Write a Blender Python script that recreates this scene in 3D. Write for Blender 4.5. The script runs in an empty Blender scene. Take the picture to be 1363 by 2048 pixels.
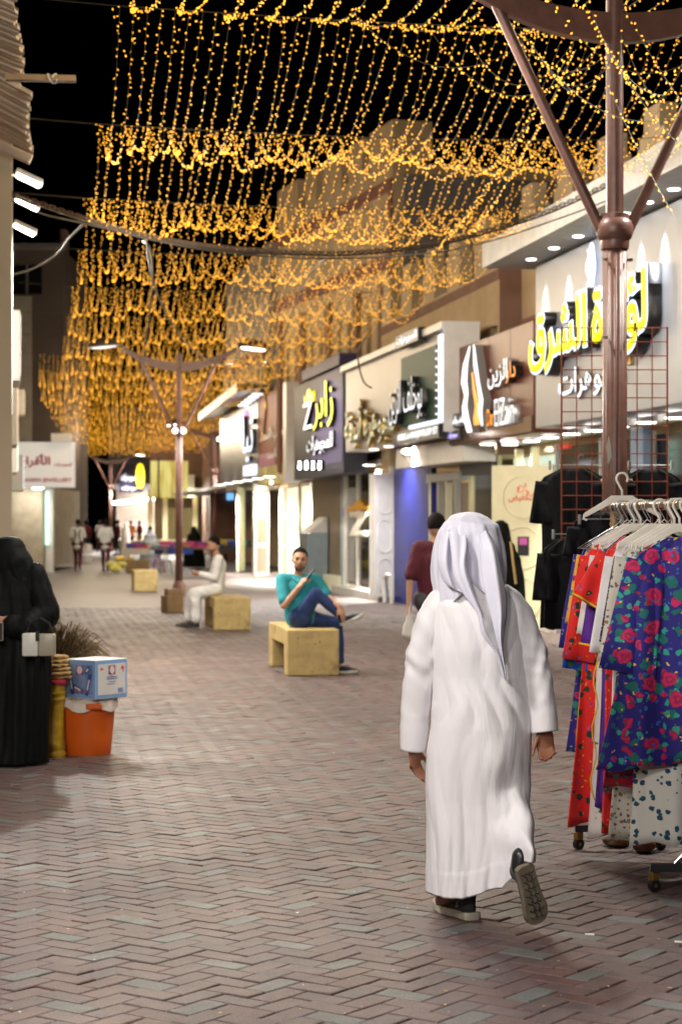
import bpy, bmesh, math, random
import numpy as np
from mathutils import Vector, Matrix, noise, Quaternion
R = math.radians
random.seed(7)
rng = np.random.default_rng(7)
scene = bpy.context.scene
col = scene.collection

# ------------------------------------------------------------------ camera
FPX, CAMH, YAW, HOR = 4000.0, 1.6, R(8.74), 1046.0
CA, SA = math.cos(YAW), math.sin(YAW)
cd = bpy.data.cameras.new('camera')
cam = bpy.data.objects.new('camera', cd); col.objects.link(cam)
cd.sensor_fit = 'VERTICAL'; cd.sensor_height = 36.0; cd.sensor_width = 24.0
cd.lens = FPX * 36.0 / 2048.0
cd.shift_y = (HOR - 1024.0) / 2048.0
cd.clip_end = 600; cd.clip_start = 0.1
cam.location = (0, 0, CAMH); cam.rotation_euler = (R(90), 0, -YAW)
cd.dof.use_dof = True; cd.dof.focus_distance = 8.35; cd.dof.aperture_fstop = 4.5
scene.camera = cam

# ------------------------------------------------------------------ night sky and exposure
world = bpy.data.worlds.new('World'); scene.world = world; world.use_nodes = True
wn = world.node_tree.nodes; wl = world.node_tree.links
bg = wn['Background']; sky = wn.new('ShaderNodeTexSky'); sky.sky_type = 'NISHITA'; sky.sun_disc = False
sky.sun_elevation = R(-6); sky.sun_rotation = R(200)
wl.new(sky.outputs[0], bg.inputs[0]); bg.inputs[1].default_value = 0.05
scene.view_settings.view_transform = 'Standard'; scene.view_settings.look = 'None'
scene.view_settings.exposure = 0.12; scene.view_settings.gamma = 1.0
scene.cycles.use_denoising = True
scene.cycles.max_bounces = 6; scene.cycles.diffuse_bounces = 3; scene.cycles.glossy_bounces = 3
scene.cycles.sample_clamp_indirect = 4.0; scene.cycles.caustics_reflective = False; scene.cycles.caustics_refractive = False

# ------------------------------------------------------------------ picture <-> place
def gp(px, py):
    """ground point seen at a pixel of the 1363x2048 photograph"""
    zc = FPX * CAMH / (py - HOR); xc = (px - 681.5) / FPX * zc
    return Vector((xc * CA + zc * SA, -xc * SA + zc * CA, 0))
def ap(px, py, zc):
    """point at depth zc seen at a pixel"""
    xc = (px - 681.5) / FPX * zc
    return Vector((xc * CA + zc * SA, -xc * SA + zc * CA, CAMH + (HOR - py) * zc / FPX))
FX0, FM = 7.75, -0.019
def fx(Y, off=0.0): return FX0 + FM * (Y - 15) - off
def yf(px, off=0.0):
    """distance along the street where the facade line (moved off metres into the street) shows at px"""
    r = (px - 681.5) / FPX; k = CA - r * SA
    return (FX0 - off - 15 * FM) * k / ((SA + r * CA) - FM * k)
def zf(px, py, off=0.0):
    Y = yf(px, off); X = fx(Y, off); zc = X * SA + Y * CA
    return CAMH + (HOR - py) * zc / FPX

# ------------------------------------------------------------------ objects and tags
def tag(o, label=None, cat=None, group=None, kind=None):
    if label: o['label'] = label
    if cat: o['category'] = cat
    if group: o['group'] = group
    if kind: o['kind'] = kind
    return o
def empty(name, loc=(0, 0, 0), rz=0.0, parent=None):
    o = bpy.data.objects.new(name, None); col.objects.link(o)
    o.location = loc; o.rotation_euler = (0, 0, rz); o.empty_display_size = 0.1
    if parent: o.parent = parent
    return o
def obj(name, me, parent=None, loc=None, rot=None):
    o = bpy.data.objects.new(name, me); col.objects.link(o)
    if parent: o.parent = parent
    if loc is not None: o.location = loc
    if rot is not None: o.rotation_euler = rot
    return o

# ------------------------------------------------------------------ materials
MATS = {}
def nt(name):
    m = bpy.data.materials.new(name); m.use_nodes = True
    n = m.node_tree.nodes; l = m.node_tree.links
    return m, n, l, n['Principled BSDF']
def mat(name, c, rough=0.6, metal=0.0, var=0.12, scale=6.0, bump=0.0, bscale=40.0, spec=0.5, stain=0.0, sheen=0.0, trans=0.0, sub=0.0, attr=None):
    """painted / cloth / stone surface: base colour with soft mottling, fine relief, optional dirt"""
    if name in MATS: return MATS[name]
    m, n, l, b = nt(name)
    b.inputs['Roughness'].default_value = rough; b.inputs['Metallic'].default_value = metal
    b.inputs['Specular IOR Level'].default_value = spec
    tc = n.new('ShaderNodeTexCoord')
    nz = n.new('ShaderNodeTexNoise'); nz.inputs['Scale'].default_value = scale; nz.inputs['Detail'].default_value = 5
    l.new(tc.outputs['Object'], nz.inputs['Vector'])
    mr = n.new('ShaderNodeMapRange'); mr.inputs[1].default_value = 0.3; mr.inputs[2].default_value = 0.7
    mr.inputs[3].default_value = 1 - var; mr.inputs[4].default_value = 1 + var
    l.new(nz.outputs['Fac'], mr.inputs[0])
    mx = n.new('ShaderNodeMix'); mx.data_type = 'RGBA'; mx.blend_type = 'MULTIPLY'; mx.inputs[0].default_value = 1
    if attr:
        at = n.new('ShaderNodeAttribute'); at.attribute_name = attr; l.new(at.outputs['Color'], mx.inputs[6])
    else:
        mx.inputs[6].default_value = (*c, 1)
    l.new(mr.outputs[0], mx.inputs[7]); out = mx.outputs[2]
    if stain:
        n2 = n.new('ShaderNodeTexNoise'); n2.inputs['Scale'].default_value = scale * .45; n2.inputs['Detail'].default_value = 7
        n2.inputs['Roughness'].default_value = .7
        l.new(tc.outputs['Object'], n2.inputs['Vector'])
        r2 = n.new('ShaderNodeMapRange'); r2.inputs[1].default_value = .52; r2.inputs[2].default_value = .72
        r2.inputs[3].default_value = 0; r2.inputs[4].default_value = stain
        l.new(n2.outputs['Fac'], r2.inputs[0])
        m2 = n.new('ShaderNodeMix'); m2.data_type = 'RGBA'; l.new(r2.outputs[0], m2.inputs[0]); l.new(out, m2.inputs[6])
        m2.inputs[7].default_value = (c[0] * .28, c[1] * .22, c[2] * .17, 1); out = m2.outputs[2]
    l.new(out, b.inputs['Base Color'])
    if bump:
        n3 = n.new('ShaderNodeTexNoise'); n3.inputs['Scale'].default_value = bscale; n3.inputs['Detail'].default_value = 4
        l.new(tc.outputs['Object'], n3.inputs['Vector'])
        bp = n.new('ShaderNodeBump'); bp.inputs['Strength'].default_value = bump; bp.inputs['Distance'].default_value = .02
        l.new(n3.outputs['Fac'], bp.inputs['Height']); l.new(bp.outputs[0], b.inputs['Normal'])
    if sheen: b.inputs['Sheen Weight'].default_value = sheen
    if trans: b.inputs['Transmission Weight'].default_value = trans
    if sub: b.inputs['Subsurface Weight'].default_value = sub; b.inputs['Subsurface Radius'].default_value = (.02, .008, .004)
    MATS[name] = m; return m
def emi(name, c, s, sample=True):
    """a surface that gives off light"""
    if name in MATS: return MATS[name]
    m, n, l, b = nt(name)
    b.inputs['Base Color'].default_value = (*[min(1, x) for x in c], 1); b.inputs['Emission Color'].default_value = (*c, 1)
    b.inputs['Emission Strength'].default_value = s; b.inputs['Roughness'].default_value = .4
    m.cycles.emission_sampling = 'AUTO' if sample else 'NONE'
    MATS[name] = m; return m
def glass(name='clear_glass'):
    if name in MATS: return MATS[name]
    m, n, l, b = nt(name)
    g = n.new('ShaderNodeBsdfGlossy'); g.inputs['Roughness'].default_value = .05
    t = n.new('ShaderNodeBsdfTransparent'); t.inputs[0].default_value = (.93, .96, .95, 1)
    f = n.new('ShaderNodeFresnel'); f.inputs[0].default_value = 1.4
    x = n.new('ShaderNodeMixShader'); l.new(f.outputs[0], x.inputs[0]); l.new(t.outputs[0], x.inputs[1]); l.new(g.outputs[0], x.inputs[2])
    l.new(x.outputs[0], n['Material Output'].inputs[0]); n.remove(b)
    MATS[name] = m; return m

# ------------------------------------------------------------------ mesh collector
def basis(d, up=None):
    d = Vector(d).normalized()
    up = Vector(up) if up is not None else (Vector((0, 0, 1)) if abs(d.z) < .95 else Vector((0, 1, 0)))
    s = d.cross(up).normalized(); return s, s.cross(d).normalized(), d
class MB:
    def __init__(s): s.v = []; s.f = []; s.mi = []; s.cur = 0
    def add(s, vs, fs):
        o = len(s.v); s.v += [tuple(p) for p in vs]; s.f += [tuple(i + o for i in q) for q in fs]; s.mi += [s.cur] * len(fs); return s
    def box(s, x0, x1, y0, y1, z0, z1, M=None):
        vs = [Vector((x, y, z)) for z in (z0, z1) for x, y in ((x0, y0), (x1, y0), (x1, y1), (x0, y1))]
        if M is not None: vs = [M @ p for p in vs]
        return s.add(vs, [(3, 2, 1, 0), (4, 5, 6, 7), (0, 1, 5, 4), (1, 2, 6, 5), (2, 3, 7, 6), (3, 0, 4, 7)])
    def bbox(s, x0, x1, y0, y1, z0, z1, b=.01, M=None):
        """box with chamfered edges"""
        bm = bmesh.new(); bmesh.ops.create_cube(bm, size=1)
        for p in bm.verts: p.co = Vector(((x0 + x1) / 2 + p.co.x * (x1 - x0), (y0 + y1) / 2 + p.co.y * (y1 - y0), (z0 + z1) / 2 + p.co.z * (z1 - z0)))
        bmesh.ops.bevel(bm, geom=bm.edges[:], offset=b, segments=2, affect='EDGES', profile=.5)
        bm.verts.index_update()
        vs = [p.co.copy() for p in bm.verts]
        if M is not None: vs = [M @ p for p in vs]
        s.add(vs, [[q.index for q in f.verts] for f in bm.faces]); bm.free(); return s
    def tube(s, pts, r, n=6, cap=True, up=None):
        pts = [Vector(p) for p in pts]; rs = r if isinstance(r, (list, tuple)) else [r] * len(pts)
        vs = []; fs = []; ref = None
        for i, p in enumerate(pts):
            d = (pts[min(i + 1, len(pts) - 1)] - pts[max(i - 1, 0)])
            if d.length < 1e-9: d = Vector((0, 0, 1))
            a, b, d = basis(d, up if ref is None else ref); ref = b
            vs += [p + (a * math.cos(t) + b * math.sin(t)) * rs[i] for t in (2 * math.pi * k / n for k in range(n))]
        for i in range(len(pts) - 1):
            for k in range(n):
                k2 = (k + 1) % n; fs.append((i * n + k, i * n + k2, (i + 1) * n + k2, (i + 1) * n + k))
        if cap: fs.append(tuple(range(n - 1, -1, -1))); m = (len(pts) - 1) * n; fs.append(tuple(range(m, m + n)))
        return s.add(vs, fs)
    def lathe(s, prof, n=24, c=(0, 0, 0), M=None, flute=0, fl=None, cap=True):
        """profile [(r,z)...] turned round z"""
        vs = []; fs = []
        for i, (r, z) in enumerate(prof):
            for k in range(n):
                t = 2 * math.pi * k / n; q = r
                if flute and (fl is None or fl[0] <= z <= fl[1]): q = r * (1 - .09 * (0.5 + 0.5 * math.cos(flute * t)) ** 2)
                p = Vector((q * math.cos(t) + c[0], q * math.sin(t) + c[1], z + c[2])); vs.append(M @ p if M is not None else p)
        for i in range(len(prof) - 1):
            for k in range(n):
                k2 = (k + 1) % n; fs.append((i * n + k, i * n + k2, (i + 1) * n + k2, (i + 1) * n + k))
        if cap: fs.append(tuple(range(n - 1, -1, -1))); m = (len(prof) - 1) * n; fs.append(tuple(range(m, m + n)))
        return s.add(vs, fs)
    def tcap(s, p0, p1, r0, r1=None, side=None, n=14, h=4):
        """tapered capsule; radii may be (a, b) pairs, a measured along side"""
        p0 = Vector(p0); p1 = Vector(p1); r1 = r0 if r1 is None else r1
        A0 = r0 if isinstance(r0, tuple) else (r0, r0); A1 = r1 if isinstance(r1, tuple) else (r1, r1)
        d = p1 - p0; L = d.length
        d = d / L if L > 1e-6 else Vector((0, 0, 1))
        if side is not None:
            a = Vector(side) - d * d.dot(Vector(side)); a.normalize(); b = d.cross(a)
        else: a, b, d = basis(d)
        vs = []; fs = []; rows = []
        for k in range(h + 1):
            t = -math.pi / 2 + math.pi / 2 * k / h; rows.append((p0 + d * (min(A0) * math.sin(t)), A0, max(math.cos(t), .02)))
        for k in range(h + 1):
            t = math.pi / 2 * k / h; rows.append((p1 + d * (min(A1) * math.sin(t)), A1, max(math.cos(t), .02)))
        for c, A, q in rows:
            vs += [c + (a * math.cos(t) * A[0] + b * math.sin(t) * A[1]) * q for t in (2 * math.pi * k / n for k in range(n))]
        m = len(rows)
        for i in range(m - 1):
            for k in range(n):
                k2 = (k + 1) % n; fs.append((i * n + k, i * n + k2, (i + 1) * n + k2, (i + 1) * n + k))
        fs.append(tuple(range(n - 1, -1, -1))); fs.append(tuple(range((m - 1) * n, m * n)))
        return s.add(vs, fs)
    def ell(s, c, r, M=None, n=16, h=10):
        c = Vector(c); vs = []; fs = []
        for i in range(h + 1):
            t = -math.pi / 2 + math.pi * i / h
            for k in range(n):
                u = 2 * math.pi * k / n; q = max(math.cos(t), .01)
                p = Vector((r[0] * q * math.cos(u), r[1] * q * math.sin(u), r[2] * math.sin(t)))
                vs.append(c + (M @ p if M is not None else p))
        for i in range(h):
            for k in range(n):
                k2 = (k + 1) % n; fs.append((i * n + k, i * n + k2, (i + 1) * n + k2, (i + 1) * n + k))
        fs.append(tuple(range(n - 1, -1, -1))); fs.append(tuple(range(h * n, (h + 1) * n)))
        return s.add(vs, fs)
    def loft(s, rings, closed=True, cap=True):
        n = len(rings[0]); vs = [p for r in rings for p in r]; fs = []
        for i in range(len(rings) - 1):
            for k in range(n if closed else n - 1):
                k2 = (k + 1) % n; fs.append((i * n + k, i * n + k2, (i + 1) * n + k2, (i + 1) * n + k))
        if cap and closed: fs.append(tuple(range(n - 1, -1, -1))); m = (len(rings) - 1) * n; fs.append(tuple(range(m, m + n)))
        return s.add(vs, fs)
    def prism(s, poly, y0, y1):
        """outline in x,z pushed from y0 to y1"""
        n = len(poly); vs = [(x, y0, z) for x, z in poly] + [(x, y1, z) for x, z in poly]
        fs = [tuple(range(n)), tuple(range(2 * n - 1, n - 1, -1))] + [(k, n + k, n + (k + 1) % n, (k + 1) % n) for k in range(n)]
        return s.add(vs, fs)
    def mesh(s, name, mats, smooth=False):
        me = bpy.data.meshes.new(name); me.from_pydata(s.v, [], s.f)
        for m in (mats if isinstance(mats, (list, tuple)) else [mats]):
            me.materials.append(m)
        if isinstance(mats, (list, tuple)) and len(mats) > 1: me.polygons.foreach_set('material_index', s.mi)
        bm = bmesh.new(); bm.from_mesh(me); bmesh.ops.recalc_face_normals(bm, faces=bm.faces); bm.to_mesh(me); bm.free()
        if smooth:
            me.polygons.foreach_set('use_smooth', [True] * len(me.polygons))
            if smooth != 'all': me.set_sharp_from_angle(angle=R(smooth if not isinstance(smooth, bool) else 40))
        me.update(); return me
    def build(s, name, mats, parent=None, smooth=False, loc=None, rot=None):
        return obj(name, s.mesh(name, mats, smooth), parent, loc, rot)

def fuse(mb, name, m, voxel=.012, smooth=4, parent=None, loc=None, rot=None, disp=None, factor=.5):
    """melt overlapping pieces into one continuous skin"""
    me = bpy.data.meshes.new(name); me.from_pydata(mb.v, [], mb.f)
    bm = bmesh.new(); bm.from_mesh(me); bmesh.ops.recalc_face_normals(bm, faces=bm.faces); bm.to_mesh(me); bm.free()
    t = bpy.data.objects.new('melt', me); col.objects.link(t)
    a = t.modifiers.new('r', 'REMESH'); a.mode = 'VOXEL'; a.voxel_size = voxel
    if smooth:
        b = t.modifiers.new('s', 'SMOOTH'); b.factor = factor; b.iterations = smooth
    dg = bpy.context.evaluated_depsgraph_get()
    nm = bpy.data.meshes.new_from_object(t.evaluated_get(dg)); nm.name = name
    bpy.data.objects.remove(t); bpy.data.meshes.remove(me)
    if disp:
        n = len(nm.vertices); co = np.empty(n * 3); no = np.empty(n * 3)
        nm.vertices.foreach_get('co', co); nm.vertices.foreach_get('normal', no)
        co = co.reshape(-1, 3); no = no.reshape(-1, 3)
        co = co + no * disp(co, no)[:, None]
        nm.vertices.foreach_set('co', co.ravel())
    nm.materials.clear(); nm.materials.append(m)
    nm.polygons.foreach_set('use_smooth', [True] * len(nm.polygons)); nm.update()
    return obj(name, nm, parent, loc, rot)

# ------------------------------------------------------------------ writing
AR = {'ا': (0xFE8D, 2), 'أ': (0xFE83, 2), 'إ': (0xFE87, 2), 'آ': (0xFE81, 2), 'ب': (0xFE8F, 4), 'ة': (0xFE93, 2), 'ت': (0xFE95, 4), 'ث': (0xFE99, 4), 'ج': (0xFE9D, 4),
      'ح': (0xFEA1, 4), 'خ': (0xFEA5, 4), 'د': (0xFEA9, 2), 'ذ': (0xFEAB, 2), 'ر': (0xFEAD, 2), 'ز': (0xFEAF, 2), 'س': (0xFEB1, 4), 'ش': (0xFEB5, 4), 'ص': (0xFEB9, 4),
      'ض': (0xFEBD, 4), 'ط': (0xFEC1, 4), 'ظ': (0xFEC5, 4), 'ع': (0xFEC9, 4), 'غ': (0xFECD, 4), 'ف': (0xFED1, 4), 'ق': (0xFED5, 4), 'ك': (0xFED9, 4), 'ل': (0xFEDD, 4),
      'م': (0xFEE1, 4), 'ن': (0xFEE5, 4), 'ه': (0xFEE9, 4), 'و': (0xFEED, 2), 'ؤ': (0xFE85, 2), 'ي': (0xFEF1, 4), 'ى': (0xFEEF, 2), 'ئ': (0xFE89, 4), 'ء': (0xFE80, 1)}
def arabic(t):
    """join the letters and lay them out right to left"""
    out = []; prev = False
    for i, ch in enumerate(t):
        if ch not in AR: out.append(ch); prev = False; continue
        base, forms = AR[ch]; nx = i + 1 < len(t) and t[i + 1] in AR and AR[t[i + 1]][1] > 1
        if forms == 1: out.append(chr(base)); prev = False; continue
        if forms == 2: out.append(chr(base + (1 if prev else 0))); prev = False
        else: out.append(chr(base + (3 if prev and nx else 2 if nx else 1 if prev else 0))); prev = nx
    return ''.join(reversed(out))
def text(body, m, parent, x, y, z, w, h, ext=.01, bold=0.0, name='lettering', ar=False, side=None, shear=0.0):
    """lettering that fills the box x..x+w, z..z+h on a plane at local y (front toward -y)"""
    c = bpy.data.curves.new('t', 'FONT'); c.body = arabic(body) if ar else body; c.offset = bold; c.resolution_u = 3; c.shear = shear
    t = bpy.data.objects.new('t', c); col.objects.link(t)
    dg = bpy.context.evaluated_depsgraph_get(); dg.update()
    me = bpy.data.meshes.new_from_object(t.evaluated_get(dg)); bpy.data.objects.remove(t)
    n = len(me.vertices); co = np.empty(n * 3); me.vertices.foreach_get('co', co); co = co.reshape(-1, 3)
    lo = co.min(0); hi = co.max(0); sc = ((w / (hi[0] - lo[0])), h / (hi[1] - lo[1]))
    bm = bmesh.new(); bm.from_mesh(me)
    for p in bm.verts: p.co = Vector((x + (p.co.x - lo[0]) * sc[0], y - ext, z + (p.co.y - lo[1]) * sc[1]))
    bm.normal_update()
    for f in bm.faces:
        if f.normal.y > 0: f.normal_flip()
    if ext > 0:
        be = [e for e in bm.edges if e.is_boundary]
        r = bmesh.ops.extrude_edge_only(bm, edges=be)
        for p in [q for q in r['geom'] if isinstance(q, bmesh.types.BMVert)]: p.co.y += ext
        for f in [q for q in r['geom'] if isinstance(q, bmesh.types.BMFace)]: f.material_index = 1 if side else 0
    me.materials.clear()
    bm.to_mesh(me); bm.free(); me.materials.append(m)
    if side: me.materials.append(side)
    me.name = name; return obj(name, me, parent)

# ================================================================== street lights (lamps of the place and added fill floodlights)
def spot(name, loc, target, watts, size=R(150), blend=.8, c=(1, .93, .82), rad=.12):
    d = bpy.data.lights.new(name, 'SPOT'); d.energy = watts; d.spot_size = size; d.spot_blend = blend; d.color = c; d.shadow_soft_size = rad
    o = bpy.data.objects.new(name, d); col.objects.link(o); o.location = loc
    o.rotation_euler = (Vector(target) - Vector(loc)).to_track_quat('-Z', 'Y').to_euler(); return o
KLAMP = 2.0

# ================================================================== ground and herringbone paving
def brick_mat():
    m = mat('brick_pavers', (1, 1, 1), rough=.62, var=.22, scale=9, bump=.35, bscale=170, attr='Col', spec=.5)
    n = m.node_tree.nodes; l = m.node_tree.links; b = n['Principled BSDF']
    # worn and dusty patches that run across the pavers
    g = n.new('ShaderNodeNewGeometry'); nz = n.new('ShaderNodeTexNoise'); nz.inputs['Scale'].default_value = .9; nz.inputs['Detail'].default_value = 8
    nz.inputs['Roughness'].default_value = .65
    l.new(g.outputs['Position'], nz.inputs['Vector'])
    mr = n.new('ShaderNodeMapRange'); mr.inputs[1].default_value = .35; mr.inputs[2].default_value = .7; mr.inputs[3].default_value = .0; mr.inputs[4].default_value = .55
    l.new(nz.outputs['Fac'], mr.inputs[0])
    old = b.inputs['Base Color'].links[0].from_socket
    mx = n.new('ShaderNodeMix'); mx.data_type = 'RGBA'; l.new(mr.outputs[0], mx.inputs[0]); l.new(old, mx.inputs[6]); mx.inputs[7].default_value = (.105, .085, .082, 1)
    sp = n.new('ShaderNodeTexNoise'); sp.inputs['Scale'].default_value = 140; sp.inputs['Detail'].default_value = 2; l.new(g.outputs['Position'], sp.inputs['Vector'])
    r3 = n.new('ShaderNodeMapRange'); r3.inputs[1].default_value = .3; r3.inputs[2].default_value = .7; r3.inputs[3].default_value = .62; r3.inputs[4].default_value = 1.4
    l.new(sp.outputs['Fac'], r3.inputs[0])
    m3 = n.new('ShaderNodeMix'); m3.data_type = 'RGBA'; m3.blend_type = 'MULTIPLY'; m3.inputs[0].default_value = 1; l.new(mx.outputs[2], m3.inputs[6]); l.new(r3.outputs[0], m3.inputs[7])
    # trodden gum and spilt-drink stains
    vg = n.new('ShaderNodeTexVoronoi'); vg.inputs['Scale'].default_value = 2.6; l.new(g.outputs['Position'], vg.inputs['Vector'])
    rg2 = n.new('ShaderNodeMapRange'); rg2.inputs[1].default_value = .055; rg2.inputs[2].default_value = .035; rg2.inputs[3].default_value = 0; rg2.inputs[4].default_value = .6; l.new(vg.outputs['Distance'], rg2.inputs[0])
    ns = n.new('ShaderNodeTexNoise'); ns.inputs['Scale'].default_value = 1.7; ns.inputs['Detail'].default_value = 4; ns.inputs['Distortion'].default_value = .8; l.new(g.outputs['Position'], ns.inputs['Vector'])
    rs2 = n.new('ShaderNodeMapRange'); rs2.inputs[1].default_value = .6; rs2.inputs[2].default_value = .72; rs2.inputs[3].default_value = 0; rs2.inputs[4].default_value = .42; l.new(ns.outputs['Fac'], rs2.inputs[0])
    mxm = n.new('ShaderNodeMath'); mxm.operation = 'MAXIMUM'; l.new(rg2.outputs[0], mxm.inputs[0]); l.new(rs2.outputs[0], mxm.inputs[1])
    m4 = n.new('ShaderNodeMix'); m4.data_type = 'RGBA'; l.new(mxm.outputs[0], m4.inputs[0]); l.new(m3.outputs[2], m4.inputs[6]); m4.inputs[7].default_value = (.035, .03, .028, 1)
    l.new(m4.outputs[2], b.inputs['Base Color'])
    rr = n.new('ShaderNodeMapRange'); rr.inputs[1].default_value = .35; rr.inputs[2].default_value = .7; rr.inputs[3].default_value = .44; rr.inputs[4].default_value = .62
    l.new(nz.outputs['Fac'], rr.inputs[0]); l.new(rr.outputs[0], b.inputs['Roughness'])
    return m
M_BRICK = brick_mat()
M_JOINT = mat('paving_joint_sand', (.1, .085, .075), rough=.9, var=.3, scale=30, bump=.5, bscale=200)
def far_paving_mat():
    m, n, l, b = nt('far_brick_paving')
    g = n.new('ShaderNodeNewGeometry')
    mp = n.new('ShaderNodeMapping'); mp.inputs['Rotation'].default_value = (0, 0, R(45)); l.new(g.outputs['Position'], mp.inputs[0])
    bt = n.new('ShaderNodeTexBrick'); bt.inputs['Scale'].default_value = 1; bt.inputs['Brick Width'].default_value = .2; bt.inputs['Row Height'].default_value = .1
    bt.inputs['Mortar Size'].default_value = .006; bt.inputs['Color1'].default_value = (.1, .056, .054, 1); bt.inputs['Color2'].default_value = (.085, .056, .055, 1)
    bt.inputs['Mortar'].default_value = (.07, .06, .05, 1); l.new(mp.outputs[0], bt.inputs['Vector'])
    nz = n.new('ShaderNodeTexNoise'); nz.inputs['Scale'].default_value = .5; nz.inputs['Detail'].default_value = 6; l.new(g.outputs['Position'], nz.inputs['Vector'])
    mx = n.new('ShaderNodeMix'); mx.data_type = 'RGBA'; l.new(nz.outputs['Fac'], mx.inputs[0]); l.new(bt.outputs[0], mx.inputs[6]); mx.inputs[7].default_value = (.085, .07, .068, 1)
    l.new(mx.outputs[2], b.inputs['Base Color']); b.inputs['Roughness'].default_value = .52; return m

ground = tag(MB().add([(-150, -60, -.009), (150, -60, -.009), (150, 500, -.009), (-150, 500, -.009)], [(0, 1, 2, 3)]).build('ground', M_JOINT), kind='structure')
FARY = 38.0
mb = MB(); mb.add([(-60, FARY, -.004), (60, FARY, -.004), (60, 400, -.004), (-60, 400, -.004)], [(0, 1, 2, 3)])
tag(mb.build('pavement', far_paving_mat()), kind='structure')
def herringbone():
    W = .1; s2 = math.sqrt(.5); u0, v0 = 5.05 - .1, 5.09 - .05     # a grey paver starts here
    J = .0022; ch = .0045
    items = []
    for Y in (0,):
        pass
    N = 560
    for ix in range(-90, 420):
        for iy in range(-90, 420):
            k = (ix - iy) % 4
            if k == 0: lu, lv = 2, 1
            elif k == 3: lu, lv = 1, 2
            else: continue
            uc = u0 + (ix + lu / 2) * W; vc = v0 + (iy + lv / 2) * W
            X = (uc - vc) * s2; Y = (uc + vc) * s2
            if Y < 4.8 or Y > FARY + .1: continue
            xc = X * CA - Y * SA; zc = X * SA + Y * CA
            if abs(xc) > zc * .185 + .9 or zc < 5.3: continue
            grey = (k == 0 and ix % 4 == 0 and iy % 8 == 0) or (k == 3 and ix % 4 == 2 and (iy + 5) % 8 == 0)
            vis = abs(xc) < zc * .168 and zc > 6.45
            items.append((zc, uc, vc, lu, lv, grey, vis))
    return items, J, ch, W, s2
def brick_shape(lu, lv, J, ch, W):
    a = lu * W / 2 - J; b = lv * W / 2 - J; c = ch
    P = [(-a, -b, -.03), (a, -b, -.03), (a, b, -.03), (-a, b, -.03), (-a, -b, -.0035), (a, -b, -.0035), (a, b, -.0035), (-a, b, -.0035),
         (-a + c, -b + c, 0), (a - c, -b + c, 0), (a - c, b - c, 0), (-a + c, b - c, 0)]
    F = [(0, 1, 5, 4), (1, 2, 6, 5), (2, 3, 7, 6), (3, 0, 4, 7), (4, 5, 9, 8), (5, 6, 10, 9), (6, 7, 11, 10), (7, 4, 8, 11), (8, 9, 10, 11)]
    return np.array(P), F
REDS = [(.118, .064, .06), (.108, .062, .06), (.132, .068, .06), (.098, .061, .06), (.117, .07, .067), (.115, .058, .052), (.124, .078, .074), (.1, .067, .067)]
GREYS = [(.122, .132, .122), (.11, .12, .112), (.13, .138, .128)]
def pave():
    items, J, ch, W, s2 = herringbone()
    shapes = {(2, 1): brick_shape(2, 1, J, ch, W), (1, 2): brick_shape(1, 2, J, ch, W)}
    vis = sorted([i for i in items if i[6]])[:296]
    visset = set(id(i) for i in vis)
    cache = {}
    def colour(me, c):
        a = me.color_attributes.new('Col', 'FLOAT_COLOR', 'POINT'); a.data.foreach_set('color', np.tile([*c, 1], len(me.vertices)).astype(float))
    for it in vis:
        zc, uc, vc, lu, lv, grey, _ = it; ci = random.randrange(3 if grey else 8); key = (lu, grey, ci)
        if key not in cache:
            P, F = shapes[(lu, lv)]; me = bpy.data.meshes.new('brick'); me.from_pydata(P.tolist(), [], F); me.materials.append(M_BRICK)
            colour(me, GREYS[ci] if grey else REDS[ci]); cache[key] = me
        o = obj('brick', cache[key], ground, ((uc - vc) * s2, (uc + vc) * s2, random.gauss(0, .0012)), (random.gauss(0, .012), random.gauss(0, .012), R(45) + random.gauss(0, .006)))
    V = []; F = []; C = []; off = 0
    for it in items:
        if id(it) in visset: continue
        zc, uc, vc, lu, lv, grey, _ = it
        P, Fs = shapes[(lu, lv)]; P = P.copy(); tx = random.gauss(0, .012); ty = random.gauss(0, .012)
        P[:, 2] += P[:, 0] * tx + P[:, 1] * ty + random.gauss(0, .0012)
        a = random.gauss(0, .006); x = P[:, 0] * math.cos(a) - P[:, 1] * math.sin(a) + uc; y = P[:, 0] * math.sin(a) + P[:, 1] * math.cos(a) + vc
        V.append(np.stack([(x - y) * s2, (x + y) * s2, P[:, 2]], 1)); F += [tuple(i + off for i in q) for q in Fs]; off += 12
        c = random.choice(GREYS if grey else REDS); C.append(np.tile([*c, 1], (12, 1)))
    me = bpy.data.meshes.new('brick_paving'); me.from_pydata(np.concatenate(V).tolist(), [], F); me.materials.append(M_BRICK)
    a = me.color_attributes.new('Col', 'FLOAT_COLOR', 'POINT'); a.data.foreach_set('color', np.concatenate(C).ravel())
    tag(obj('brick_paving', me, ground), kind='stuff')
pave()
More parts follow.
